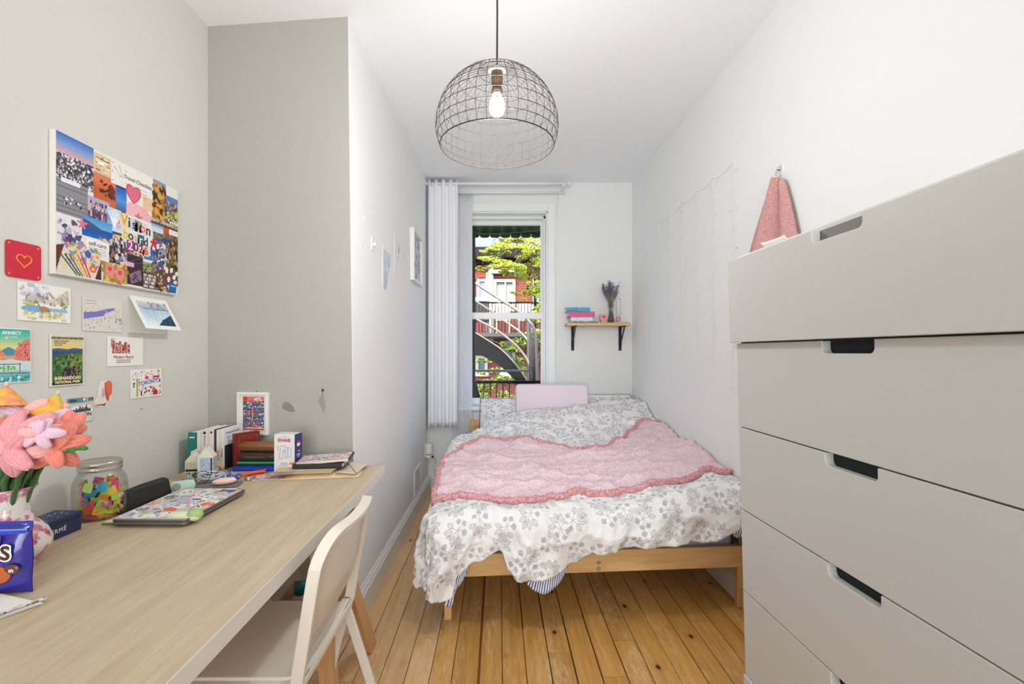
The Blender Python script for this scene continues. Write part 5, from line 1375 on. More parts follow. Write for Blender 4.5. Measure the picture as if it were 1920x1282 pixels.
I.grain(4); I.build('sticker_print', lt, 0, loc=(0,0,.0148))
for k, (x, y, c) in enumerate(((.05,-.06,(226,226,214)),(-.04,.05,(206,208,232)),(.06,.09,(232,214,200)),(-.05,-.09,(214,224,196)),(.0,.0,(220,206,226)))):
    prism('sticker', mat('sticker_%d' % k, c, .4, var=(60,1,tuple(int(v*.6) for v in c))), lt, rrect(.05,.035,.014,5), .0149, .0153, 0, loc=(x,y,0), rot=(0,0,k*1.1))
# --- avocado-green figure
gf = thing('green_plush_figure', 'small pale green rounded rubber figure on the near corner of the laptop', 'toy', (-.880,1.343,ZD+.016), radians(8))
m_gf = mat('pale_green_rubber', (206,212,178), .5); m_gf2 = mat('leaf_green_rubber', (160,186,118), .5)
def blob(name, m, parent, c, r, seg=20):
    o = lathe(name, m, parent, [(r[0]*sin(pi*k/14), -r[2]*cos(pi*k/14)) for k in range(15)], seg, loc=c, fn=lambda x, y, z: (x, y*r[1]/r[0], z)); return o
blob('body', m_gf, gf, (-.030,0,.008), (.036,.014,.0125)); blob('head', m_gf2, gf, (.012,0,.009), (.022,.018,.0165)); blob('face', m_gf, gf, (.012,-.003,.004), (.018,.016,.012)); blob('arm', m_gf, gf, (-.002,-.012,.004), (.016,.006,.006))

# --- mint tape dispenser
mt_ = thing('mint_tape_roller', 'small mint green correction tape roller beside the pencil pouch', 'tape dispenser', (-1.112,1.655,ZD), radians(30))
m_mint = mat('mint_plastic', (190,220,206), .35)
prism('body', m_mint, mt_, rrect(.075,.036,.017,6), -.008, .008, .003, loc=(0,0,.019), rot=(pi/2,0,0))
lathe('reel', mat('grey_reel', (150,146,138), .4), mt_, [(.0,.0),(.013,.0),(.013,.0025),(.010,.003),(0,.002)], 24, loc=(-.018,-.0085,.019), rot=(pi/2,0,0))
# --- wooden tape ring
wr_ = thing('wooden_ring', 'upright roll of tan wooden-looking tape beside the milk cartons', 'tape roll', (-1.105,1.845,ZD+.026), radians(60))
vs = []; nseg = 28
o = lathe('tape_ring', mat('tan_tape', (198,162,116), .5), wr_, [(.012,-.008),(.025,-.008),(.026,-.007),(.026,.007),(.025,.008),(.012,.008),(.012,-.008)], 28, cap=False, rot=(pi/2,0,0))

# --- milk-carton shaped boxes
def carton(label, x, y, rot, w, h_, c1_, c2_, kind):
    e = thing('paper_carton', label, 'carton', (x,y,ZD), rot)
    m1_ = mat('carton_%s' % kind, c1_, .6); hb = h_*.72
    box('carton_body', m1_, e, -w/2, w/2, -w/2, w/2, 0, hb, .001)
    vs = [(-w/2,-w/2,hb),(w/2,-w/2,hb),(w/2,w/2,hb),(-w/2,w/2,hb),(0,-w/2,h_),(0,w/2,h_)]
    raw('gable', vs, [(0,1,2,3),(0,4,1),(3,2,5),(0,3,5,4),(1,4,5,2)], m1_, e)
    box('gable_fin', mat('carton_fin', (232,228,216), .7), e, -.0015, .0015, -w/2, w/2, h_-.006, h_+.010, 0)
    I = Ink(w*.92, hb*.94, 44, c2_, 5)
    if kind == 'white':
        for k in range(6): I.rect(.08+.15*k,.06,.19+.15*k,.42,(206,200,180) if k % 2 else (186,182,160))
        I.rect(0,.44,1,.58,(40,40,46)); I.rect(0,.6,1,.98,(206,220,206)); I.specks(.05,.62,.95,.96,[(30,60,40),(60,110,80),(30,30,40),(240,240,230)],60,.16)
    else:
        I.rect(0,0,.14,1,(232,226,214)); I.rect(.86,0,1,1,(70,66,70)); I.rect(.12,0,.86,1,(176,190,214)); I.ell(.5,.72,.22,.30,(20,44,96)); I.ell(.5,.66,.13,.16,(40,130,206)); I.specks(.2,.1,.8,.4,[(206,216,232),(150,170,204)],30,.12)
    I.build('carton_print', e, 0, loc=(0,-w/2-.0006,hb/2), rot=(pi/2,0,0))
    I = Ink(w*.92, hb*.94, 44, c2_, 9); I.specks(.05,.1,.95,.9,[tuple(int(v*.7) for v in c2_),(60,70,90)],60,.1); I.build('carton_side_print', e, 0, loc=(w/2+.0006,0,hb/2), rot=(pi/2,0,pi/2))
    return e
cx1, cy1 = dk(318, 912); cx2, cy2 = dk(340, 912)
carton('small pale printed milk-carton shaped box nearest the left wall', -1.185, 1.83, radians(10), .046, .098, (228,224,206), (222,218,200), 'white')
carton('taller blue and cream milk-carton shaped box beside the teal book', -1.115, 1.80, radians(16), .052, .128, (232,226,212), (188,198,214), 'blue')

# --- books standing by the wall block
def upbook(nm, label, x0, x1, yf_, d, h_, cover, pages=(236,232,222), txt=None, cat='book', side=None, tilt=0, grp=None):
    w = x1-x0; e = thing(nm, label, cat, (x0, yf_, ZD), Euler((0, tilt, 0)), grp)
    box('cover', cover, e, 0, .0018, 0, d, 0, h_, .0004); box('cover', side or cover, e, w-.0018, w, 0, d, 0, h_, .0004)
    box('spine', cover, e, 0, w, -.0012, .0012, 0, h_, .0008); box('pages', mat('pp_%d' % pages[0], pages, .8), e, .0018, w-.0018, .001, d-.003, .002, h_-.002, 0)
    for (body, size, m_, zz, xx) in (txt or []):
        text('spine_lettering', body, size, m_, e, w/2+xx, -.0016, h_*zz, rot=(0, pi/2, -pi/2) if False else None)
        o = bpy.data.objects[-1] if False else e.children[-1]
        o.rotation_euler = Matrix(((0,1,0),(0,0,-1),(-1,0,0))).to_euler()   # reads downwards on the -Y face
        o.rotation_euler = Matrix(((0,-1,0),(0,0,-1),(1,0,0))).to_euler()   # reads upwards
    return e
BY = 1.93
def bX(px): return (px-934)*BY/880
mt_w = mat('white_print', (240,240,240), .5); mt_k = mat('black_print', (30,30,34), .6); mt_r = mat('red_print', (190,50,50), .6); mt_y = mat('yellow_print', (226,220,120), .6)
b1 = upbook('book', 'teal green paperback at the left end of the standing row', bX(352.5), bX(368), BY, .11, .160, mat('teal_green_cover', (24,128,116), .4), txt=[('CASTLES SEA', .013, mt_y, .30, 0)])
box('fuji_print', mt_w, b1, .006, .028, -.0016, -.0012, .137, .142, 0); box('landscape_band', mat('dark_forest_print', (30,62,40), .5), b1, .001, .033, -.0016, -.0012, .003, .06, 0)
m_wc = mat('off_white_cover', (230,226,218), .5)
upbook('book', 'narrow off-white paperback right beside the teal book', bX(369.5), bX(377), BY, .11, .166, m_wc, txt=[('KNITE', .010, mt_k, .42, 0)])
b3 = upbook('book', 'white paperback with a dark round emblem on its spine', bX(377.5), bX(391), BY, .12, .172, m_wc, txt=[('DIE STILLE', .010, mt_k, .72, 0),('A BOOK', .006, mt_k, .3, 0)])
lathe('emblem', mt_k, b3, [(.006,0),(.006,.0006),(0,.0006)], 16, loc=(.014,-.0012,.158), rot=(pi/2,0,0))
b4 = upbook('book', 'white paperback with a small red dot on its spine', bX(391.5), bX(401.5), BY, .12, .174, m_wc, txt=[('LA PENSEE', .009, mt_k, .45, 0)])
lathe('emblem', mt_r, b4, [(.005,0),(.005,.0006),(0,.0006)], 16, loc=(.011,-.0012,.160), rot=(pi/2,0,0))
upbook('book', 'thin dark navy book between the white paperbacks', bX(402), bX(405.5), BY, .11, .172, mat('dark_navy_cover', (40,50,66), .5))
upbook('book', 'off-white paperback with red spine lettering', bX(406), bX(412.5), BY, .13, .170, m_wc, txt=[('BUCHINSKI', .0085, mt_r, .40, 0)])
b6 = upbook('book', 'thick white paperback whose front cover faces the window side', bX(413), bX(420), BY, .14, .172, m_wc, txt=[('SERGE LEYS', .0075, mt_k, .45, 0)], side=mat('white_front_cover', (238,238,240), .45))
w6 = bX(420)-bX(413)
t1 = text('cover_lettering', 'Emmanuel Carrère', .0135, mat('blue_print', (100,120,170), .6), b6, w6+.0006, .066, .155, rot=(pi/2,0,pi/2))
t2 = text('cover_lettering', 'V13', .013, mat('blue_print', (100,120,170), .6), b6, w6+.0006, .03, .135, rot=(pi/2,0,pi/2))
box('dark_cover_picture', mat('dark_cover_picture', (34,40,50), .5), b6, w6, w6+.0004, .004, .134, .004, .105, 0)
bb = thing('teal_striped_binder', 'teal and black notebook leaning behind the red leather book', 'notebook', (bX(422),2.0,ZD), radians(-12))
box('cover', mat('black_teal_cover', (30,40,48), .5), bb, 0, .012, 0, .07, 0, .13, .002); box('stripe', mat('teal_stripe', (80,180,176), .5), bb, -.0006, .0126, .01, .03, .01, .10, 0)
rb = thing('red_leather_book', 'dark red leather-bound book with gold tooling, standing at an angle', 'book', (bX(430),1.955,ZD), radians(-31))
m_rl = mat('red_leather', (118,30,28), .45, bump=(150,.1)); m_gold = mat('gold_line', (176,120,84), .4, .4)
box('cover', m_rl, rb, 0, .003, 0, .105, 0, .150, .001); box('cover', m_rl, rb, .019, .022, 0, .105, 0, .150, .001); box('spine', m_rl, rb, 0, .022, -.003, .002, 0, .150, .0025)
box('pages', mat('paper_pages_cream', (226,220,200), .8), rb, .003, .019, .002, .102, .003, .147, 0)
for (y0, y1, z0, z1) in ((.012,.094,.012,.0135),(.012,.094,.137,.1385),(.012,.0135,.012,.1385),(.0925,.094,.012,.1385),(.022,.084,.022,.0232),(.022,.084,.127,.1282)):
    box('gold_tooling', m_gold, rb, .022, .0225, y0, y1, z0, z1, 0)
# --- stack right of the red book
def slab(nm, label, cat, px0, px1, z0, z1, y0, d, m_, bev, rot=0):
    x0 = (px0-934)*y0/880; x1 = (px1-934)*y0/880; e = thing(nm, label, cat, ((x0+x1)/2, y0+d/2, z0), rot)
    box('body', m_, e, -(x1-x0)/2, (x1-x0)/2, -d/2, d/2, 0, z1-z0, bev, seg=4); return e
s0 = slab('blue_folder', 'bright blue plastic folder at the bottom of the dark stack', 'folder', 436, 517, ZD+.0, ZD+.020, 1.93, .09, mat('bright_blue_plastic', (24,44,160), .35), .003)
box('flap_edge', mat('cobalt_edge', (40,70,200), .35), s0, -.088, .088, -.0465, -.044, .003, .016, .001)
s1 = slab('mint_folder', 'slim emerald green case in the stack above the blue folder', 'folder', 443, 516, ZD+.0205, ZD+.036, 1.94, .085, mat('emerald_plastic', (34,160,116), .35), .004)
box('dark_side', mat('dark_zip_side', (24,34,34), .6), s1, -.078, .078, -.0435, -.0425, .002, .009, 0)
s2 = slab('brown_glasses_case', 'dark brown rounded glasses case in the middle of the stack', 'case', 445, 515, ZD+.0365, ZD+.072, 1.94, .075, mat('dark_brown_leather', (56,40,28), .45, bump=(120,.1)), .016)
box('case_line', mat('gold_line', (176,120,84), .4, .4), s2, -.05, .03, -.0380, -.0373, .018, .0195, 0)
s3 = thing('brown_leather_roll', 'chestnut brown leather roll on top of the stack', 'case', ((441-934)*1.94/880, 1.975, ZD+.0735), 0)
lathe('roll', mat('chestnut_leather', (128,82,46), .5, bump=(120,.12)), s3, [(0,0),(.018,.001),(.0205,.004),(.0205,.155),(.018,.158),(0,.159)], 28, loc=(0,0,.0205), rot=(0,pi/2,0))
box('strap_seam', mat('dark_brown_leather', (56,40,28), .45), s3, .004, .155, -.0212, -.0195, .019, .0205, .0003)
# --- box EVANS
eb = thing('evans_box', 'small white and navy product box lettered EVANS standing on the desk', 'box', (-.850,1.90,ZD), radians(-4))
wv, dv_, hv = .085, .060, .162
box('carton', mat('white_carton', (224,220,222), .55), eb, -wv/2, wv/2, -dv_/2, dv_/2, 0, hv, .0012)
box('navy_side', mat('navy_violet_print', (58,54,112), .5), eb, wv/2, wv/2+.0006, -dv_/2, dv_/2, 0, hv, 0)
mrd = mat('brick_red_print', (186,56,52), .6); mnv = mat('navy_violet_ink', (66,62,110), .6)
def et(body, size, x, z, m_, **k): return text('lettering', body, size, m_, eb, x, -dv_/2-.0006, z, rot=(pi/2,0,0), **k)
et('EVANS', .0175, 0, .138, mrd, bold=.0006)
for k, c_ in enumerate('JOHN'): et(c_, .006, -.016+.0105*k, .150+(.0025 if k in (1,2) else 0), mnv)
et('ANNA BODY', .005, .0, .048, mrd); et('CLASSIC FRAME', .0045, 0, .040, mnv); et('55 cm', .0045, .0, .032, mnv)
mb = MB()
for (a, b_) in (((-.030,.112),(-.004,.118)),((-.004,.118),(.012,.110)),((-.030,.112),(-.026,.100)),((-.026,.100),(-.010,.104)),((-.016,.104),(-.022,.066)),((-.022,.066),(-.010,.062)),((-.010,.062),(-.004,.100)),
                ((.004,.112),(.002,.072)),((.002,.072),(.012,.068)),((.012,.068),(.012,.110)),((.012,.110),(.028,.108)),((.028,.108),(.028,.072)),((.028,.072),(.016,.074)),((-.004,.100),(.004,.092)),((.016,.074),(.016,.108))):
    mb.tube([(a[0],-dv_/2-.0004,a[1]),(b_[0],-dv_/2-.0004,b_[1])], .0005, 4)
mb.build('line_drawing', mnv, eb)
I = Ink(.050,.150,40,(58,54,112)); I.ell(.5,.22,.30,.20,(200,60,60)); I.rect(.3,.22,.7,.30,(232,230,236)); I.rect(.35,.42,.75,.44,(200,200,220)); I.rect(.2,.5,.8,.53,(200,200,220)); I.rect(.3,.56,.7,.58,(200,200,220)); I.rect(.1,.74,.45,.92,(96,92,150)); I.rect(.55,.74,.9,.92,(96,92,150)); I.build('side_print', eb, 0, loc=(wv/2+.001,0,hv/2), rot=(pi/2,0,pi/2))
text('lettering', 'EVANS', .010, mw2, eb, wv/2+.0014, 0, .118, rot=(pi/2,0,pi/2))
# --- stack of envelopes, notebooks
def flat(nm, label, cat, cx_, cy_, z, w, d, th, m_, rot, bev=.002):
    e = thing(nm, label, cat, (cx_, cy_, z), rot); box('body', m_, e, -w/2, w/2, -d/2, d/2, 0, th, bev, seg=3); return e
m_kraft = mat('kraft_envelope', (206,176,134), .6, bump=(25,.5), var=(5,.6,(224,200,164)))
e1 = thing('kraft_envelope', 'thick padded kraft envelope at the bottom of the paper stack', 'envelope', (-.700,1.905,ZD), radians(9))
grid_obj('envelope_top', m_kraft, e1, lambda u, v: ((u-.5)*.29, (v-.5)*.185, .003+.017*(max(0,1-abs(2*u-1)**4)*max(0,1-abs(2*v-1)**4))+.0012*noise.noise(Vector((u*8, v*8, 1)))), 30, 26)
grid_obj('envelope_bottom', m_kraft, e1, lambda u, v: ((.5-u)*.29, (v-.5)*.185, .001), 4, 4)
box('front_edge', m_kraft, e1, -.145, .145, -.0930, -.0915, .001, .0035, 0)
grid_obj('envelope_flap', mat('bubble_liner', (226,214,190), .4, bump=(140,.8)), e1, lambda u, v: (.055+.075*u+.03*v, (v-.5)*.17, .0225-.010*u+.001*sin(v*40)), 12, 20, solid=.001)
for k in range(3):
    e_ = flat('file_folder', ('lowest','middle','uppermost')[k]+' of three thin beige card folders above the kraft envelope', 'folder', -.770+.004*k, 1.888+.004*k, ZD+.0215+.0042*k, .225, .160, .0026, mat('manila_%d' % k, (214-6*k,192-6*k,158-6*k), .7), radians(7+2*k), .0008)
    box('mauve_lining', mat('mauve_card', (178,150,150), .7), e_, -.113, -.03, -.0806, -.0796, .0, .0026, 0)
lf = thing('magazine', 'thin mauve magazine whose corner sticks out left under the folders', 'magazine', (-.885,1.845,ZD+.001), radians(14))
I = Ink(.13,.10,70,(196,170,172),8); I.specks(0,0,1,1,[(150,110,120),(220,206,204),(120,90,110),(236,226,220)],120,.10); box('pages', mat('mauve_pages', (206,190,186), .7), lf, -.065, .065, -.05, .05, 0, .003, 0); I.build('magazine_cover', lf, 0, loc=(0,0,.0033))
bn = thing('black_notebook', 'black elastic-band notebook near the top of the paper stack', 'notebook', (-.715,1.905,ZD+.0345), radians(5))
box('cover', mat('black_cover', (24,24,26), .5), bn, -.095, .095, -.068, .068, 0, .018, .003)
box('pages', mat('paper_pages_cream', (226,220,200), .8), bn, -.092, .0955, -.065, .065, .003, .015, 0)
tube('ribbon', mat('black_ribbon', (20,20,22), .6), bn, bez([(.08,-.03,.010),(.115,-.045,.008),(.145,-.075,-.012),(.155,-.085,-.018)]), .0013, 5)
pn = thing('patterned_notebook', 'pastel patterned notebook lying open-edged on top of the stack', 'notebook', (-.700,1.912,ZD+.0530), Euler((0, radians(-3), radians(9))))
box('pages', mat('paper_pages_cream', (226,220,200), .8), pn, -.10, .096, -.062, .062, .001, .009, 0)
box('dark_edge', mat('navy_edge', (40,44,76), .5), pn, .096, .102, -.064, .064, 0, .011, .001)
I = Ink(.20,.128,110,(214,196,196),15); I.blots(0,0,1,1,[(196,150,150),(160,160,190),(232,222,214),(120,130,170),(206,120,120)],90,.07); I.build('patterned_cover', pn, 0, loc=(0,0,.0105))
box('cover_board', mat('pastel_board', (206,190,196), .6), pn, -.10, .10, -.064, .064, .009, .0103, .0003); box('cover_board', mat('pastel_board', (206,190,196), .6), pn, -.10, .10, -.064, .064, -.0003, .001, .0003)
pk = thing('orange_pencil', 'orange sharpened pencil tip poking out under the patterned notebook', 'pencil', (-.828,1.848,ZD+.051), radians(12))
lathe('pencil_body', mat('orange_lacquer', (226,120,60), .4), pk, [(.0035,.008),(.0035,.055)], 6, rot=(0,pi/2,0)); lathe('pencil_tip', mat('bare_wood_tip', (222,180,130), .6), pk, [(.0004,0),(.0035,.009)], 6, rot=(0,pi/2,0))
# --- small things in front of the books
of_ = thing('orange_sticky_notes', 'orange sticky note pad in front of the stack', 'sticky notes', (-.985,1.865,ZD), radians(18))
box('pad', mat('neon_orange_paper', (244,118,62), .6), of_, -.045, .045, -.025, .025, 0, .006, .0005); box('loose_sheet', mat('neon_orange_paper', (244,118,62), .6), of_, -.03, .055, -.018, .03, .0065, .0072, 0, fn=lambda x, y, z: (x, y, z+max(0, x)*.15))
sl = thing('round_tin', 'tiny silver round tin right of the orange notes', 'tin', (-.955,1.800,ZD))
lathe('tin_body', mat('tin_silver', (186,178,168), .3, .8), sl, [(.016,0),(.017,.001),(.017,.007),(.0165,.008),(.017,.009),(.017,.014),(.015,.015),(0,.015)], 24)
ps = thing('pink_stone', 'pale pink rounded handheld gadget lying on the grey felt', 'gadget', (-1.0,1.715,ZD+.006), radians(28))
blob('shell', mat('pale_pink_plastic', (236,196,182), .35), ps, (0,0,.013), (.040,.017,.013), 24)
blob('window', mat('pale_pink_gloss', (244,214,204), .2), ps, (.024,0,.0165), (.012,.010,.008), 16)
ft = thing('grey_felt_pad', 'speckled grey felt pad under the glasses and cables', 'felt pad', (-1.04,1.715,ZD), radians(14))
prism('felt', mat('grey_felt', (146,144,142), .95, bump=(300,.6), var=(220,1,(92,90,92))), ft, rrect(.18,.075,.012,4), 0, .006, .001)
gl_ = thing('wire_glasses', 'thin dark framed eyeglasses lying upside down on the felt pad', 'glasses', (-1.055,1.735,ZD+.008), radians(30))
for sx in (-.033, .033):
    P = [(sx+.024*cos(2*pi*k/30), .0, .024+.022*sin(2*pi*k/30)) for k in range(30)]
    tube('lens_rim', mat('dark_gunmetal', (64,58,48), .35, .6), gl_, P, .0012, 6, True)
    lathe('lens', glass('spectacle_lens', (240,244,244), .9), gl_, [(0,0),(.0235,0)], 24, cap=False, loc=(sx,0,.024), rot=(pi/2,0,0))
    tube('temple_arm', mat('dark_gunmetal', (64,58,48), .35, .6), gl_, bez([(sx*1.72,0,.034),(sx*1.75,.05,.034),(sx*1.6,.095,.028),(sx*1.5,.115,.012)]), .0013, 6)
tube('bridge', mat('dark_gunmetal', (64,58,48), .35, .6), gl_, bez([(-.010,0,.030),(0,-.002,.036),(.010,0,.030)]), .0012, 6)
wc = thing('white_earphone_cable', 'tangled white earphone cable looped over the felt pad', 'cable', (-1.075,1.76,ZD+.007))
rr = random.Random(5); P = []
for k in range(34):
    a = k*.95; P.append((.045*cos(a)*(1-.3*sin(k*.37))+.012*sin(k*1.3), .020*sin(a)+.006*cos(k*.7), .010+.022*abs(sin(k*.61))))
tube('cable', mat('white_cable', (232,230,230), .4), wc, bez(P, 5), .0016, 6)
blob('earbud', mat('white_cable', (232,230,230), .4), wc, (-.055,-.02,.006), (.008,.006,.006), 14)
kc = thing('clear_blister_pack', 'crinkled clear and blue plastic wrapper behind the glasses', 'wrapper', (-1.06,1.80,ZD+.001), radians(20))
grid_obj('film', mat('clear_blue_film', (196,206,226), .15, var=(30,1,(60,80,170))), kc, lambda u, v: ((u-.5)*.13, (v-.5)*.05, .010+.022*sin(pi*u)*sin(pi*v)+.006*noise.noise(Vector((u*9, v*9, 4)))), 24, 14, solid=.001)

# --- framed print on the wall block + red string pendant
fx0, fx1 = -1.172, -1.025
def blockY(x): return 2.07+(-.64-x)*.0955-.001
fr = thing('framed_print', 'small white framed travel print on the grey wall block', 'picture', (-1.098, blockY(-1.098), .945), (pi/2, 0, -.0952))
mb = MB(); fw, fh, t_ = .146, .190, .010
mb.box(-fw/2, fw/2, fh/2-t_, fh/2, 0, .016); mb.box(-fw/2, fw/2, -fh/2, -fh/2+t_, 0, .016); mb.box(-fw/2, -fw/2+t_, -fh/2+t_, fh/2-t_, 0, .016); mb.box(fw/2-t_, fw/2, -fh/2+t_, fh/2-t_, 0, .016)
mb.build('frame', mat('white_frame', (236,234,230), .4), fr, bevel=.001)
box('mat_board', mat('white_mat_board', (228,226,220), .8), fr, -fw/2+t_, fw/2-t_, -fh/2+t_, fh/2-t_, .003, .005, 0)
I = Ink(.100,.150,110,(70,110,130),17)
I.specks(0,0,1,1,[(206,66,62),(40,110,130),(60,84,150),(226,226,222),(30,70,90),(220,110,100),(80,160,170)],420,.14,.35)
for k in range(7): I.rect(0,.12+.12*k,1,.145+.12*k,[(206,70,66),(36,90,110),(60,76,140)][k % 3]); I.specks(0,.14+.12*k,1,.2+.12*k,[(226,228,226),(200,70,70),(50,60,100)],30,.06,1.3)
I.rect(0,0,1,.12,(222,120,110)); I.ell(.1,.05,.10,.10,(214,52,50)); I.rect(.42,.3,.47,.75,(232,130,130)); I.rect(0,.93,1,.95,(236,232,228)); I.rect(0,.95,1,1,(214,70,66))
I.build('art_print', fr, 0, loc=(0,0,.0054))
text('print_lettering', 'MTL', .020, mw2, fr, .022, .062, .0056, bold=.0006)
nl = thing('picture_nail', 'small dark nail above the framed print', 'nail', (-1.085, blockY(-1.085), 1.045), WALL_B); lathe('nail_head', m_nail, nl, [(.001,-.002),(.001,.004),(.0025,.004),(0,.006)], 8)
rs_ = thing('red_bead_string', 'red string with a bead hanging from the framed print', 'ornament', (-1.104, blockY(-1.104)-.02, .858))
tube('string', mat('red_string', (190,50,48), .6), rs_, [(0,0,.012),(.0005,0,-.03),(-.0015,0,-.058)], .0012, 5); blob('bead', mat('red_bead', (206,56,52), .35), rs_, (-.0015,0,-.064), (.0062,.0062,.0062), 14)
hkx = thing('screw_hook', 'tiny dark screw hook in the grey wall block beside the plaster scar', 'hook', tuple(Vector(((605.5-934)*2.075/880, 2.0725, 1.22-(731-660)*2.075/880))), WALL_B)
tube('hook', m_nail, hkx, bez([(0,.004,.0),(0,.004,.010),(.003,-.002,.012),(0,-.008,.010)]), .002, 6); lathe('screw_plate', m_nail, hkx, [(.005,0),(.005,.002),(0,.002)], 10)
# ================================================================== LEFT WALL: vision board and cards
CXF = XL+.002
def wcard(label, y0, y1, z0, z1, name='postcard', cat='postcard', paper=(240,238,232), roll=0, thick=.0014, xo=0):
    e = thing(name, label, cat, (XL+.0015+xo, (y0+y1)/2, (z0+z1)/2), Euler(WALL_L))
    if roll: e.rotation_euler = (Euler(WALL_L).to_matrix() @ Matrix.Rotation(roll, 3, 'Z')).to_euler()
    w, h_ = y1-y0, z1-z0
    box('card_stock', mat('paper_%d_%d_%d' % paper, paper, .7), e, -w/2, w/2, -h_/2, h_/2, 0, thick, 0)
    return e, w, h_
# ---- canvas
cv = thing('vision_board', 'large white canvas covered with a photo collage, upper left wall', 'collage board', (XL, 1.642, 1.663), Euler(WALL_L))
CW, CH = .528, .426
box('stretched_canvas', mat('white_canvas', (226,222,214), .85, bump=(400,.1)), cv, -CW/2, CW/2, -CH/2, CH/2, 0, .020, .003)
I = Ink(CW-.004, CH-.004, 300, (232,228,222), 2)
G = I.grad; Rr = I.rect; Sp = I.specks; Bl = I.blots
G(0,0,.245,.20,[(70,110,190),(120,160,214),(216,170,180),(226,176,160)]); Rr(0,.14,.245,.34,(86,78,92)); Sp(0,.14,.245,.34,[(216,206,206),(50,44,60),(150,140,150),(240,236,232),(60,70,90)],420,.014,1.6)
Rr(.245,.02,.375,.17,(222,196,156)); Sp(.26,.04,.36,.15,[(240,226,200),(150,110,80),(250,246,236)],40,.05,.25)
G(.245,.17,.41,.29,[(206,130,110),(226,120,70),(200,90,50)]); G(.245,.29,.41,.42,[(190,90,46),(214,110,56)]); Bl(.3,.22,.4,.32,[(70,36,30),(110,50,36)],16,.03)
G(.41,.20,.50,.44,[(30,90,190),(90,150,220),(60,70,90)]); Rr(.42,.18,.49,.21,(24,24,30))
Rr(0,.32,.205,.58,(140,140,146))
for k in range(7): Rr(0,.345+.034*k,.205,.349+.034*k,(70,70,78))
Sp(.03,.44,.17,.50,[(40,40,48),(230,230,232)],26,.012,1.5)
G(.205,.37,.36,.48,[(170,176,206),(206,180,196)]); Rr(.205,.46,.36,.58,(90,76,100)); Sp(.205,.40,.36,.57,[(60,50,80),(130,110,140),(214,180,190)],90,.012,3.5)
G(.345,.40,.455,.58,[(210,220,236),(120,150,206),(236,236,244)]); 
for k in range(16): I.line(.40,.56,.35+.007*k,.41+.003*abs(k-8),.004,(240,242,248))
Rr(0,.57,.17,.80,(232,230,234)); Bl(.01,.60,.16,.79,[(150,144,170),(90,80,110),(190,186,200),(226,222,226)],40,.03); Rr(.07,.70,.10,.80,(90,60,120))
G(.165,.53,.385,.62,[(80,150,220),(120,180,226)]); G(.165,.60,.385,.68,[(20,80,160),(30,100,190)]); I.poly([(.165,.62),(.165,.55),(.23,.57),(.30,.60),(.33,.62)],(60,90,130)); Bl(.28,.665,.38,.70,[(214,200,180),(150,130,110)],20,.02)
G(.385,.58,.505,.80,[(40,80,150),(90,90,130),(50,46,70)]); Sp(.385,.60,.505,.79,[(206,160,110),(60,110,200),(30,26,40),(226,216,190)],80,.02,2); Rr(.41,.60,.47,.615,(226,214,60))
Rr(.505,.0,.74,.36,(238,234,228)); Rr(.375,.0,.505,.20,(238,234,230)); I.line(.40,.06,.46,.12,.003,(150,120,120)); I.line(.44,.03,.47,.13,.003,(90,80,80)); Sp(.38,.02,.5,.18,[(160,130,140),(226,216,210)],18,.01)
Rr(.645,.19,.74,.31,(232,196,156)); 
I.ell(.615,.42,.125,.125*.80,(238,176,184)); I.ell(.565,.36,.07,.06,(240,186,190)); I.heart(.56,.235,.072,(222,92,120)); I.heart(.56,.232,.055,(230,110,138))
I.star(.605,.40,.035,(206,120,120)); I.star(.165,.60,.036,(230,120,150)); 
G(.74,.0,.87,.34,[(120,150,200),(190,140,70),(150,90,44)]); Bl(.745,.05,.86,.34,[(214,160,70),(90,56,30),(170,110,50),(60,40,30)],60,.035)
G(.87,.09,1,.30,[(90,130,190),(110,110,130)]); Sp(.86,.14,1,.38,[(150,110,70),(90,80,96),(60,50,50),(190,170,150)],120,.02,1.5); Bl(.86,.22,1,.32,[(176,190,60),(214,206,60)],16,.02)
Rr(.72,.345,1,.40,(90,70,56)); Rr(.72,.35,1,.378,(206,190,160)); Sp(.73,.352,1,.376,[(60,50,40)],50,.008,1.6)
Rr(.70,.40,.86,.48,(214,220,228)); G(.70,.40,.86,.44,[(120,160,206),(214,222,230)]); Rr(.845,.40,.905,.475,(196,84,50))
G(.74,.47,1,.62,[(130,140,120),(96,80,60),(120,104,90)]); Sp(.74,.47,1,.62,[(60,60,44),(150,130,110),(80,96,60)],90,.03,.5)
G(.87,.45,1,.80,[(90,70,50),(60,44,30),(90,70,40)]); Sp(.87,.45,1,.80,[(30,24,20),(140,100,60),(110,110,60),(190,160,120)],160,.015,3)
G(.735,.54,.87,.80,[(90,100,150),(170,180,206),(110,90,90)]); Bl(.735,.56,.87,.80,[(226,226,240),(70,80,140),(150,110,90),(60,50,60)],70,.025); I.star(.745,.58,.04,(206,30,70)); I.star(.87,.52,.036,(40,60,150))
G(.655,.62,.735,.74,[(30,90,170),(60,130,200)]); Rr(.62,.665,.71,.70,(238,226,130)); Rr(.505,.68,.655,.74,(206,180,130)); Sp(.505,.69,.655,.74,[(120,90,60),(230,220,190)],40,.02)
Rr(.195,.695,.36,.80,(240,238,234)); 
Rr(.36,.74,.42,.84,(60,50,60)); Rr(.36,.70,.52,.84,(70,56,66)); Bl(.37,.72,.52,.83,[(40,30,34),(120,140,190),(150,110,90),(226,214,206)],34,.025)
Rr(.505,.73,.645,.985,(56,40,52)); I.line(.51,.80,.64,.73,.002,(150,110,130)); I.line(.51,.82,.64,.78,.002,(150,110,130)); I.poly([(.52,.90),(.62,.84),(.635,.93),(.54,.975)],(140,110,130)); Sp(.54,.88,.61,.95,[(40,30,46)],14,.014)
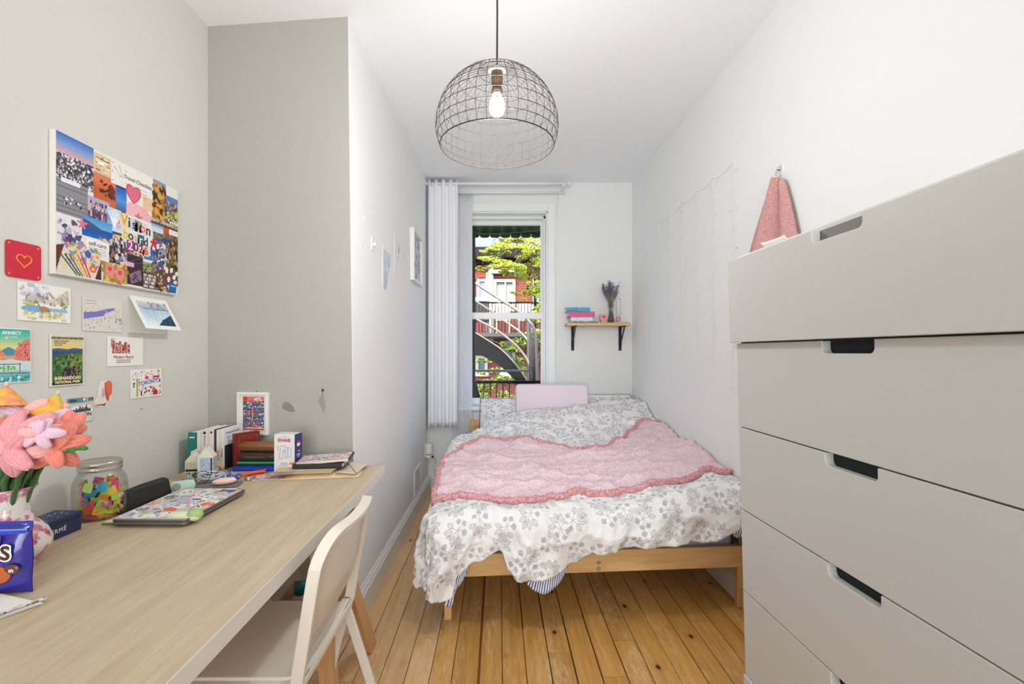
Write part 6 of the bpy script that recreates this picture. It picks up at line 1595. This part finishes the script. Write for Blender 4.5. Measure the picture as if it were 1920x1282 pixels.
Rr(.47,.795,.565,.835,(232,176,206))
Rr(.0,.78,.30,.99,(222,212,196)); I.poly([(0,.80),(.05,.78),(0,.98)],(96,48,44)); I.poly([(.30,.84),(.30,.99),(.255,.99)],(80,44,44)); Bl(.06,.76,.28,.90,[(226,120,150),(240,206,90),(120,170,110),(150,120,190),(236,150,90),(120,150,200)],70,.018); I.ell(.205,.815,.022,.022,(70,96,170)); I.ell(.24,.92,.026,.022,(226,110,60)); I.ell(.24,.92,.012,.010,(240,200,90))
for k, c in enumerate([(50,110,60),(36,70,130),(90,120,60),(232,180,50),(230,110,50),(206,50,60)]): I.line(.03+.026*k,.86-.006*k,.13+.018*k,.985,.010,c)
Rr(.31,.84,.505,.99,(216,170,84)); Bl(.31,.84,.505,.99,[(236,200,110),(176,120,60),(150,150,90)],50,.03); I.ell(.365,.90,.036,.045,(236,140,130)); I.ell(.445,.915,.036,.045,(236,140,130)); I.heart(.365,.895,.018,(206,80,90)); I.heart(.445,.91,.018,(206,80,90))
G(.645,.76,.77,.86,[(150,160,110),(90,96,60)]); Sp(.645,.76,.77,.86,[(190,180,140),(70,70,44)],50,.02); Rr(.645,.85,.765,.99,(50,40,40))
for k in range(8):
    for j in range(4): Rr(.65+.015*k,.862+.032*j,.661+.015*k,.888+.032*j,[(226,220,210),(206,190,170),(150,130,120),(236,234,230)][(k+j) % 4])
Rr(.765,.80,.90,.99,(110,84,60)); Bl(.765,.80,.90,.99,[(226,200,150),(60,44,40),(190,150,100),(90,60,90)],70,.02)
Rr(.86,.80,1,.92,(100,70,60)); 
for (u, v) in ((.88,.79),(.93,.78),(.96,.84),(.99,.80),(.90,.87),(.97,.89),(.985,.95)): I.ell(u, v, .022, .016, (236,230,222), u*9)
I.poly([(.90,.99),(.91,.89),(.985,.905),(.98,.99)],(30,100,180)); Rr(.925,.92,.975,.93,(226,230,240)); I.line(.86,.92,.90,.99,.012,(90,50,120))
Rr(.41,.505,.475,.525,(238,182,206)); Rr(.04,.315,.155,.335,(240,238,240)); Rr(.03,.31,.15,.345,(240,238,240))
# cut-out letter patches
patch = [(.455,.405,.725,.545),(.475,.52,.715,.64),(.515,.62,.715,.70)]
for p in patch: Rr(*p,(232,230,232))
I.grain(5)
I.build('collage_print', cv, 0, loc=(0,0,.0204))
def cvt(ch_, size, u, v, c, back=None, ang=0, bold=.0004):
    x = (u-.5)*CW; y = (.5-v)*CH
    if back: box('letter_scrap', mat('scrap_%d_%d_%d' % back, back, .7), cv, -size*.42, size*.42, -size*.5, size*.5, .0208, .0212, 0, loc=(x,y,0), rot=(0,0,ang))
    text('letter', ch_, size*1.15, mat('ink_%d_%d_%d' % c, c, .6), cv, x, y, .0215, ang=ang, bold=bold)
for ch_, u, v, sz, c, bk_ in (('V',.477,.465,.052,(226,160,60),(232,214,170)),('i',.520,.47,.050,(20,20,24),None),('s',.560,.475,.046,(50,46,70),(206,206,226)),('i',.598,.475,.046,(90,110,60),(190,200,170)),('o',.640,.48,.046,(226,110,120),(240,206,206)),('n',.690,.485,.052,(20,20,24),None),
                           ('b',.490,.575,.046,(226,190,60),(236,220,190)),('o',.533,.575,.044,(24,24,30),None),('a',.575,.58,.040,(226,170,170),(240,216,214)),('r',.622,.585,.042,(230,230,220),(44,104,130)),('d',.668,.59,.044,(30,50,40),None),
                           ('2',.530,.66,.044,(240,230,240),(150,60,130)),('0',.578,.66,.044,(40,40,44),None),('2',.622,.665,.042,(90,30,60),(236,180,190)),('6',.668,.668,.042,(200,80,80),(236,190,180))):
    cvt(ch_, sz*.88, u, v, c, bk_)
text('lettering', 'Travel Checklist', .020, mat('ink_60_50_50', (60,50,50), .6), cv, (.60-.5)*CW, (.5-.105)*CH, .0208)
text('lettering', 'self-care', .020, mat('ink_90_84_84', (90,84,84), .6), cv, (.275-.5)*CW, (.5-.725)*CH, .0208)
text('lettering', 'FRIENDS', .009, mat('ink_240_240_240', (240,240,240), .6), cv, (.455-.5)*CW, (.5-.195)*CH, .0208)
for k in range(3): box('written_line', mat('ink_150_144_140', (150,144,140), .6), cv, (.21-.5)*CW, (.34-.5)*CW, (.5-.755-.018*k)*CH, (.5-.758-.018*k)*CH, .0206, .0208, 0)
for k in range(3): box('written_line', mat('ink_150_144_140', (150,144,140), .6), cv, (.52+.02*k-.5)*CW, (.68-.5)*CW, (.5-.155-.03*k)*CH, (.5-.158-.03*k)*CH, .0206, .0208, 0)

# ---- red heart card
e, w, h_ = wcard('red square card with an orange outlined heart at the far left of the wall', 1.255, 1.353, 1.424, 1.524, 'heart_card', 'card', (206,30,52))
e.children[0].hide_render = False
bpy.data.objects.remove(e.children[0])
prism('card_stock', mat('crimson_paper', (206,28,56), .6), e, rrect(w, h_, .010, 5), 0, .0015, 0)
mo_ = mat('orange_crayon', (246,140,64), .6)
hp = []
for k in range(41):
    a = 2*pi*k/40; hp.append((.0013*16*sin(a)**3, .0012*(13*cos(a)-5*cos(2*a)-2*cos(3*a)-cos(4*a)), .0018))
tube('heart_outline', mo_, e, hp[:-1], .0019, 6, True)
for sx in (-1, 1):
    for sy in (-1, 1): lathe('corner_dot', mo_, e, [(.0032,.0015),(.0032,.0019),(0,.0019)], 10, loc=(sx*.040, sy*.041, 0))
# ---- mountain and deer watercolour
e, w, h_ = wcard('watercolour card of a deer by a mountain lake, below the vision board', 1.287, 1.446, 1.308, 1.416)
I = Ink(w*.99, h_*.98, 120, (242,240,236), 31)
Bl(.0,.0,1,1,[(242,240,236)],1,.1)
I.blots(.05,.05,.55,.35,[(190,196,222),(206,210,230),(226,228,238)],26,.07); I.poly([(.05,.5),(.35,.25),(.62,.42),(.95,.05),(.98,.5)],(206,196,182)); I.blots(.1,.28,.55,.5,[(176,166,176),(150,142,160),(206,200,190)],30,.05); I.blots(.5,.2,.95,.55,[(190,170,150),(226,216,196),(170,160,140)],26,.05)
I.blots(.8,.42,.98,.6,[(120,150,90),(150,180,110)],16,.04); I.blots(.04,.5,.3,.62,[(160,180,90),(196,200,120)],16,.04); I.rect(.08,.62,.93,.72,(150,190,222)); I.ell(.3,.68,.25,.06,(130,176,216)); I.blots(.1,.75,.9,.95,[(216,216,150),(196,206,140),(206,190,160),(236,232,214)],50,.05)
I.ell(.48,.67,.11,.050,(176,140,96),.15); I.line(.40,.66,.34,.50,.03,(170,134,94)); I.ell(.32,.49,.035,.02,(150,120,90)); 
for u in (.41,.44,.55,.58): I.line(u,.70,u+.005,.88,.012,(150,116,80))
I.build('watercolour_print', e, 0, loc=(0,0,.0016))
# ---- map card
e, w, h_ = wcard('illustrated city map card with a blue river, right of the deer card', 1.487, 1.645, 1.288, 1.396, paper=(222,214,206))
I = Ink(w*.99, h_*.98, 130, (224,216,208), 33)
I.poly([(.02,.45),(.3,.40),(.6,.28),(.8,.22),(.78,.30),(.55,.42),(.5,.52),(.2,.60),(.02,.66)],(126,124,196)); I.line(.5,.28,.62,.44,.008,(232,226,220)); I.blots(.05,.45,.55,.6,[(90,90,170),(206,150,120)],14,.012); I.blots(.8,.55,.98,.70,[(96,170,180),(70,130,160)],12,.03)
I.specks(.05,.25,.97,.96,[(60,60,70),(90,110,150),(150,110,90),(70,110,120)],170,.022,.8); I.poly([(.02,.45),(.3,.40),(.5,.52),(.2,.60),(.02,.66)],(126,124,196)); I.build('map_print', e, 0, loc=(0,0,.0016))
for k in range(2): tube('handwritten_line', mat('ink_90_84_84', (90,84,84), .6), e, [(-.068+.0022*j, .045-.009*k+.0016*sin(j*2.3+k)*(1.4-.5*k), .0017) for j in range(20)], .0004, 4)
# ---- open folded card with waterfall
e = thing('waterfall_card', 'open folded white card with a waterfall painting, jutting out from the wall', 'card', (XL+.0015, 1.767, 1.4236), Euler(WALL_L))
w = .188; box('back_leaf', mat('paper_240_238_232', (240,238,232), .7), e, -w/2, w/2, -.134, 0, 0, .0006, 0)
fl2 = box('front_leaf', mat('paper_240_238_232', (240,238,232), .7), e, -w/2, w/2, -.134, 0, 0, .0006, 0, rot=(-radians(27.6),0,0), loc=(0,0,.0008))
I = Ink(w*.80, .134*.74, 110, (200,214,226), 35)
I.grad(0,0,1,.30,[(206,216,226),(176,176,190)]); I.blots(.4,.0,1,.25,[(150,146,160),(180,176,186),(206,206,214)],30,.08); I.rect(.12,.28,1,.34,(120,150,176)); I.grad(.0,.34,1,1,[(176,204,222),(226,236,242)])
for k in range(40): u = I.r.uniform(.1,.95); I.line(u,.34,u-.03,I.r.uniform(.5,.95),.006,[(236,242,246),(120,160,190),(150,186,206)][k % 3])
I.poly([(.62,.75),(1,.50),(1,1),(.38,1)],(30,70,96)); I.blots(.6,.75,1,1,[(20,56,84),(60,110,140),(20,50,70)],40,.04)
I.build('waterfall_print', fl2, 0, loc=(0,-.068,.0008))
# ---- Annecy poster card
e, w, h_ = wcard('turquoise and pink ANNECY canal travel postcard at the far left', 1.218, 1.323, 1.136, 1.285)
I = Ink(w*.96, h_*.96, 110, (60,180,170), 37)
I.grad(0,0,1,.45,[(50,176,166),(110,206,176),(226,222,140),(240,214,130)])
for k in range(6): I.line(0,.05+.05*k,1,.03+.05*k,.008,(90,200,184))
I.poly([(.2,.42),(.42,.33),(.62,.40),(.62,.5),(.2,.5)],(70,150,176)); I.poly([(1,.16),(.80,.22),(.62,.36),(.55,.48),(.55,.62),(1,.62)],(224,130,116)); I.poly([(0,.30),(.2,.38),(.35,.48),(.35,.60),(0,.60)],(230,140,116))
I.specks(.62,.25,1,.6,[(130,60,76),(200,100,90),(240,170,150)],60,.035,1.6); I.specks(0,.34,.3,.58,[(150,70,80),(240,180,150)],30,.035,1.6); I.rect(.2,.5,.6,.56,(236,160,120))
I.grad(0,.6,1,1,[(206,232,226),(150,206,206),(60,160,160)]); I.poly([(0,.60),(.5,.56),(1,.64),(1,.80),(.75,.78),(0,.8)],(206,226,222)); I.line(0,.66,.75,.66,.012,(50,60,90)); I.line(.72,.64,.72,.84,.02,(50,60,90)); I.line(.3,.66,.3,.8,.02,(50,60,90)); I.line(.0,.82,1,.84,.02,(70,80,100)); I.blots(.05,.70,.6,.76,[(90,170,90),(120,190,80)],16,.05); I.blots(0,.88,1,1,[(50,150,156),(226,240,236),(100,190,190)],40,.06)
I.ell(.36,.17,.05,.05,(226,110,100)); I.rect(.345,.14,.375,.20,(240,240,236)); I.rect(.31,.16,.41,.178,(240,240,236)); I.build('poster_print', e, 0, loc=(0,0,.0016))
text('lettering', 'ANNECY', .0125, mw2, e, -.0, .061, .0019, bold=.0004); text('lettering', 'LE THIOU', .007, mw2, e, 0, .050, .0019)
# ---- Shenandoah
e, w, h_ = wcard('SHENANDOAH National Park postcard with green ridges', 1.379, 1.489, 1.118, 1.272, paper=(226,220,206), thick=.004)
I = Ink(w*.92, h_*.95, 110, (60,96,60), 39)
I.grad(0,0,1,.30,[(196,190,150),(226,210,140),(232,206,130)]); I.poly([(0,.26),(.2,.25),(.5,.27),(.7,.24),(1,.26),(1,.5),(0,.5)],(70,96,150)); I.poly([(0,.30),(.5,.32),(1,.28),(1,.5),(0,.5)],(56,80,120)); I.poly([(0,.42),(.3,.36),(.6,.36),(1,.30),(1,1),(0,1)],(60,104,64)); I.blots(0,.42,1,.8,[(84,130,64),(50,90,60),(36,70,56),(120,150,70)],80,.09); I.blots(.5,.35,1,.55,[(150,150,60),(110,130,60),(70,90,50)],30,.06)
I.poly([(.35,.68),(.75,.62),(.8,.95),(.3,.95)],(44,40,70)); I.blots(.3,.62,1,.95,[(110,90,50),(40,50,50),(150,120,70),(30,36,40)],60,.05); I.rect(0,.95,1,1,(24,26,30)); I.build('poster_print', e, 0, loc=(0,0,.0042))
text('lettering', 'EXPLORE ALONG SKYLINE DRIVE', .0072, mk, e, 0, .067, .0045, bold=.0002)
for k in range(3): text('lettering', ('SCENIC BY WAYS ABOVE','RIVER VALLEYS AND','FOREST HIKES')[k], .0042, mk, e, -.045, .058-.006*k, .0045, align='LEFT')
text('lettering', 'SHENANDOAH', .0135, mat('cream_print', (236,222,176), .6), e, 0, -.054, .0045, bold=.0005, sx=.95); text('lettering', 'NATIONAL PARK', .0108, mat('cream_print', (236,222,176), .6), e, 0, -.066, .0045, bold=.0004)
# ---- pastry card
e, w, h_ = wcard('white card with a red line drawing of shopfronts, lettered Modern Pastry', 1.583, 1.741, 1.1715, 1.274, 'shop_card', 'card')
I = Ink(.085, .052, 90, (240,238,232), 41)
for k, (u, t_) in enumerate(((.04,.12),(.20,.28),(.36,.18),(.52,.34),(.66,.22),(.82,.36))):
    I.rect(u,t_,u+.14,.98,(176,70,60)); I.specks(u,t_,u+.14,.98,[(240,236,232),(110,40,40),(206,120,110),(240,236,232)],34,.045,1)
I.rect(0,.0,.03,.6,(110,50,50)); I.line(.02,.08,.2,.0,.02,(90,50,50)); I.build('shopfront_drawing', e, 0, loc=(-.022,.018,.0016))
text('lettering', 'Modern Pastry', .0150, mat('maroon_print', (130,50,56), .6), e, -.012, -.020, .0018, shear=.25); text('lettering', '257 HANOVER ST BOSTON', .0052, mat('maroon_print', (130,50,56), .6), e, -.012, -.031, .0018); text('lettering', 'PASTRIES AND FINE CANDIES', .0048, mat('maroon_print', (130,50,56), .6), e, -.012, -.038, .0018)
# ---- Toronto
e, w, h_ = wcard('white TORONTO postcard with small coloured icons, lowest on the right', 1.681, 1.838, 1.0515, 1.157)
I = Ink(w*.97, h_*.96, 130, (242,240,238), 43); I.specks(.25,.03,.98,.38,[(206,40,60),(240,110,90),(60,50,130),(90,90,110),(226,120,140),(242,240,238)],60,.04); I.specks(.25,.60,.98,.96,[(206,40,60),(30,30,40),(176,190,60),(60,50,130),(226,120,140)],60,.04,1.4)
I.rect(.185,.12,.20,.40,(176,190,60)); I.rect(.165,.38,.22,.96,(176,190,60)); I.ell(.19,.36,.05,.02,(150,170,50)); I.rect(.06,.45,.12,.52,(60,60,150)); I.rect(.06,.55,.11,.62,(60,60,150)); I.rect(.72,.24,.93,.31,(206,36,56)); I.ell(.78,.85,.07,.07,(206,36,56)); I.rect(.70,.84,.86,.96,(206,36,56)); I.ell(.50,.30,.06,.04,(214,50,70)); I.star(.62,.66,.04,(214,40,60)); I.star(.90,.08,.05,(170,190,60),4); I.blots(.03,.05,.15,.35,[(206,60,80),(236,200,206)],8,.03); I.rect(.3,.76,.35,.92,(130,30,50)); I.rect(.93,.40,.96,.5,(30,30,40)); I.line(.95,.55,.95,.9,.012,(40,40,50)); I.build('icon_print', e, 0, loc=(0,0,.0016))
text('lettering', 'TORONTO', .0215, mat('violet_ink', (76,66,150), .6), e, .012, .003, .0019, ang=.10, bold=.0003)
# ---- boot and hat sticker
e = thing('boot_sticker', 'die-cut sticker of a white cowboy boot with an orange hat', 'sticker', (XL+.001, 1.567, 1.083), Euler(WALL_L))
prism('sticker_base', mat('sticker_white', (240,238,234), .5), e, [(-.045,-.040),(-.01,-.044),(.012,-.047),(.020,-.030),(.034,-.020),(.040,.010),(.030,.036),(.010,.042),(-.010,.040),(-.018,.010),(-.022,-.015),(-.044,-.026)], 0, .0008, 0)
prism('boot', mat('boot_cream', (236,222,212), .6), e, [(-.041,-.037),(-.005,-.040),(.006,-.030),(.004,0),(.0,.036),(-.006,.036),(-.013,.008),(-.018,-.018),(-.040,-.029)], .0009, .0013, 0)
prism('boot_sole', mat('boot_maroon', (120,44,50), .6), e, [(-.041,-.038),(-.004,-.040),(.006,-.043),(.010,-.030),(.004,-.036),(-.02,-.036)], .0013, .0017, 0)
prism('boot_stitch', mat('boot_lilac', (170,170,206), .6), e, [(-.004,.018),(.000,.016),(.002,-.010),(-.006,-.012)], .0014, .0016, 0)
prism('hat', mat('hat_orange', (226,112,78), .6), e, rrect(.030,.052,.014,5,.020,.014), .0010, .0016, 0); prism('hat_brim', mat('hat_orange_dark', (206,92,62), .6), e, [(.004,.038),(.012,.010),(.024,-.018),(.016,-.030),(.006,-.006)], .0016, .0020, 0)
# ---- Boston sticker
e, w, h_ = wcard('grey BOSTON skyline sticker with a barcode label, above the bouquet', 1.437, 1.531, .997, 1.077, 'skyline_sticker', 'sticker', (206,208,206), roll=.0)
bpy.data.objects.remove(e.children[0])
box('card_stock', mat('grey_sticker', (206,206,204), .5), e, -w/2, w/2, -h_/2, h_/2-.016, 0, .001, 0)
prism('white_shape', mat('sticker_white', (240,238,234), .5), e, rrect(.080,.050,.018,6,0,-.010), .001, .0013, 0)
box('teal_label', mat('teal_label', (96,140,150), .5), e, -w/2, .018, h_/2-.015, h_/2-.001, 0, .001, 0)
text('lettering', 'Sticker', .009, mat('navy_ink', (30,50,70), .6), e, -.028, h_/2-.008, .0013, bold=.0003)
lathe('label_dot', mat('sticker_white', (240,238,234), .5), e, [(.0055,.001),(.0055,.0013),(0,.0013)], 16, loc=(.011,h_/2-.008,0))
for k in range(9): box('barcode_bar', mk, e, .024+.0023*k, .024+.0023*k+(.0014 if k % 3 else .0008), h_/2-.014, h_/2-.002, .0, .0012, 0)
box('barcode_paper', mat('sticker_white', (240,238,234), .5), e, .022, .046, h_/2-.015, h_/2-.001, 0, .0008, 0)
for k, hh in enumerate((.006,.010,.008,.014,.009,.012,.020,.011,.017,.010,.014,.021,.012,.008,.010)): box('skyline_tower', mk, e, -.034+.0045*k, -.0303+.0045*k, -.006, -.006+hh, .0013, .0016, 0)
text('lettering', 'BOSTON', .0180, mk, e, 0, -.016, .0016, bold=.0003); box('underline', mk, e, -.034, .034, -.0275, -.0268, .0013, .0016, 0)
pn_ = thing('wall_pin_mark', 'tiny grey pin in the left wall below the TORONTO card', 'pin', (XL, 1.734, 1.010), Euler(WALL_L)); lathe('pin_head', mat('grey_pin', (150,146,140), .5), pn_, [(.0015,0),(.0025,.003),(.0015,.006),(0,.006)], 8)

# ================================================================== INNER LEFT WALL: prints, plate, panel, outlet
def ix(y, z):   # x of the leaning inner wall
    t0 = (y-2.07)/(YB-2.07); zb = (z+.05)/3.0
    xb = -.628+(.010)*t0; xt = -.664+(.042)*t0; return xb+(xt-xb)*zb
def iprint(label, y0, y1, z0, z1, depth, paint, nm='wall_print', cat='print', frame=None):
    yc, zc = (y0+y1)/2, (z0+z1)/2
    e = thing(nm, label, cat, (ix(yc, zc)+.003, yc, zc), Euler(WALL_L)); w, h_ = y1-y0, z1-z0
    if frame:
        mb = MB(); f = frame
        mb.box(-w/2,w/2,h_/2-f,h_/2,-.003,depth); mb.box(-w/2,w/2,-h_/2,-h_/2+f,-.003,depth); mb.box(-w/2,-w/2+f,-h_/2+f,h_/2-f,-.003,depth); mb.box(w/2-f,w/2,-h_/2+f,h_/2-f,-.003,depth)
        mb.build('frame', mat('white_frame', (236,234,230), .4), e, bevel=.001); box('backing', mat('white_mat_board', (228,226,220), .8), e, -w/2+f,w/2-f,-h_/2+f,h_/2-f,-.002,depth*.4,0); zz = depth*.4+.0004
    else: box('card_stock', mat('paper_240_238_232', (240,238,232), .7), e, -w/2,w/2,-h_/2,h_/2,-.001,depth,0); zz = depth+.0003
    I = Ink(w*.84, h_*.86, 70, (226,228,230), int(y0*100)); paint(I); I.build('picture', e, 0, loc=(0,0,zz)); return e
def p_a(I): I.grad(0,0,1,1,[(206,216,226),(216,224,232),(190,206,216)]); I.blots(.1,.1,.9,.9,[(190,206,222),(226,230,236),(170,190,206)],40,.12)
def p_b(I): I.a[:] = (238,236,232); I.blots(.35,.1,.9,.9,[(150,196,190),(180,206,196),(120,160,170),(206,190,176),(190,206,160)],60,.08); I.line(.3,.2,.7,.8,.02,(150,170,180))
def p_c(I): I.a[:] = (196,198,206); I.specks(0,0,1,1,[(150,156,170),(226,228,232),(120,126,146),(206,190,186)],160,.12)
def p_d(I): I.rect(.1,.15,.9,.75,(176,178,182)); I.blots(.15,.2,.85,.7,[(140,142,150),(206,208,210),(226,226,226)],40,.1); I.rect(.2,.85,.8,.87,(150,150,150))
iprint('pale blue unframed print, nearest of the four on the inner wall', 2.585, 2.80, 1.553, 1.812, .0015, p_a)
iprint('tall white print with a teal botanical drawing on the inner wall', 2.865, 3.13, 1.61, 1.97, .0015, p_b)
iprint('white box-framed grey picture nearest the curtain', 3.34, 3.72, 1.735, 2.11, .030, p_c, 'box_frame', 'picture', .018)
iprint('small white print with a grey square image, lowest on the inner wall', 3.06, 3.28, 1.335, 1.585, .0015, p_d)
e = thing('switch_plate', 'small white square plate stuck on the inner wall left of the prints', 'plate', (ix(2.41,1.77), 2.41, 1.772), Euler(WALL_L))
prism('plate', mat('white_plastic_gloss', (238,238,238), .3), e, rrect(.060,.066,.006,4), -.002, .006, .0015); lathe('knob', mat('clear_plastic', (232,234,236), .25), e, [(.010,.006),(.012,.012),(.008,.018),(0,.019)], 20)
for y, z in ((2.28,1.865),(2.22,1.72)):
    e = thing('adhesive_strip', ('upper' if z > 1.8 else 'lower')+' tiny clear adhesive strip left of the white plate', 'strip', (ix(y,z), y, z), Euler(WALL_L)); prism('strip', mat('clear_plastic', (232,234,236), .25), e, rrect(.014,.034,.005,4), -.001, .003, .001)
e = thing('access_panel', 'white metal access panel low on the inner wall', 'panel', (ix(3.61,.24)+.001, 3.61, .245), Euler(WALL_L))
m_ap = mat('panel_white', (224,224,222), .35); box('panel_plate', m_ap, e, -.135,.135,-.085,.085,-.002,.004,.001)
mb = MB(); mb.box(-.15,.15,.083,.095,-.003,.008); mb.box(-.15,.15,-.095,-.083,-.003,.008); mb.box(-.15,-.138,-.083,.083,-.003,.008); mb.box(.138,.15,-.083,.083,-.003,.008); mb.build('panel_frame', m_ap, e, bevel=.001)
for sx in (-.143,.143):
    for sy in (-.088,.088): lathe('screw', mat('dull_screw', (120,118,112), .4, .6), e, [(.004,.008),(.004,.0095),(0,.010)], 10, loc=(sx,sy,0))
e = thing('wall_outlet', 'white wall outlet with a charger in the back left corner', 'outlet', (ix(4.0,.40)+.001, 4.0, .385), Euler(WALL_L))
prism('outlet_plate', mat('white_plastic_gloss', (238,238,238), .3), e, rrect(.07,.115,.006,4), -.002, .006, .0015)
c_ = thing('usb_charger', 'white block charger plugged into the corner outlet', 'charger', (ix(4.0,.40)+.008, 4.0, .395), Euler(WALL_L))
prism('charger_body', mat('white_plastic_gloss', (238,238,238), .3), c_, rrect(.055,.085,.010,5), 0, .050, .004); box('charger_port', mat('dark_slot', (70,70,70), .8), c_, -.012,.012,.012,.018,.0498,.0505,0)
prism('second_plug', mat('white_plastic_gloss', (238,238,238), .3), c_, rrect(.030,.030,.008,5,.0,-.062), 0, .040, .003); box('cable_clip', mk, c_, -.008,.008,-.075,-.058,.045,.062,.002)
m_cab = mat('white_cable', (232,230,230), .4)
e = thing('hanging_cable', 'thin white cable running from behind the curtain down to the charger', 'cable', (0,0,0)); tube('cable', m_cab, e, bez([(-.585,4.07,.66),(-.600,4.04,.56),(-.604,4.01,.48),(-.592,4.0,.435)]), .0022, 6)
e = thing('coiled_cable', 'white charger cable falling from the outlet and coiled on the floor', 'cable', (0,0,0))
P = [(-.555,4.0,.33),(-.545,3.99,.25),(-.540,3.98,.14),(-.525,3.95,.05)]
for k in range(34): a = k*.62; P.append((-.515+.055*cos(a)*(1+.15*sin(k*.4)), 3.88+.075*sin(a), .004+.0035*(k % 3)))
P += [(-.50,3.96,.006),(-.47,4.0,.004)]
tube('cable', mat('cream_cable', (226,214,186), .45), e, bez(P, 4), .0024, 6)
e = thing('dark_cable', 'thin black cable emerging from the charger behind the bed', 'cable', (0,0,0)); tube('cable', mk, e, bez([(-.548,4.0,.325),(-.535,4.0,.30),(-.535,4.005,.27)]), .002, 6)
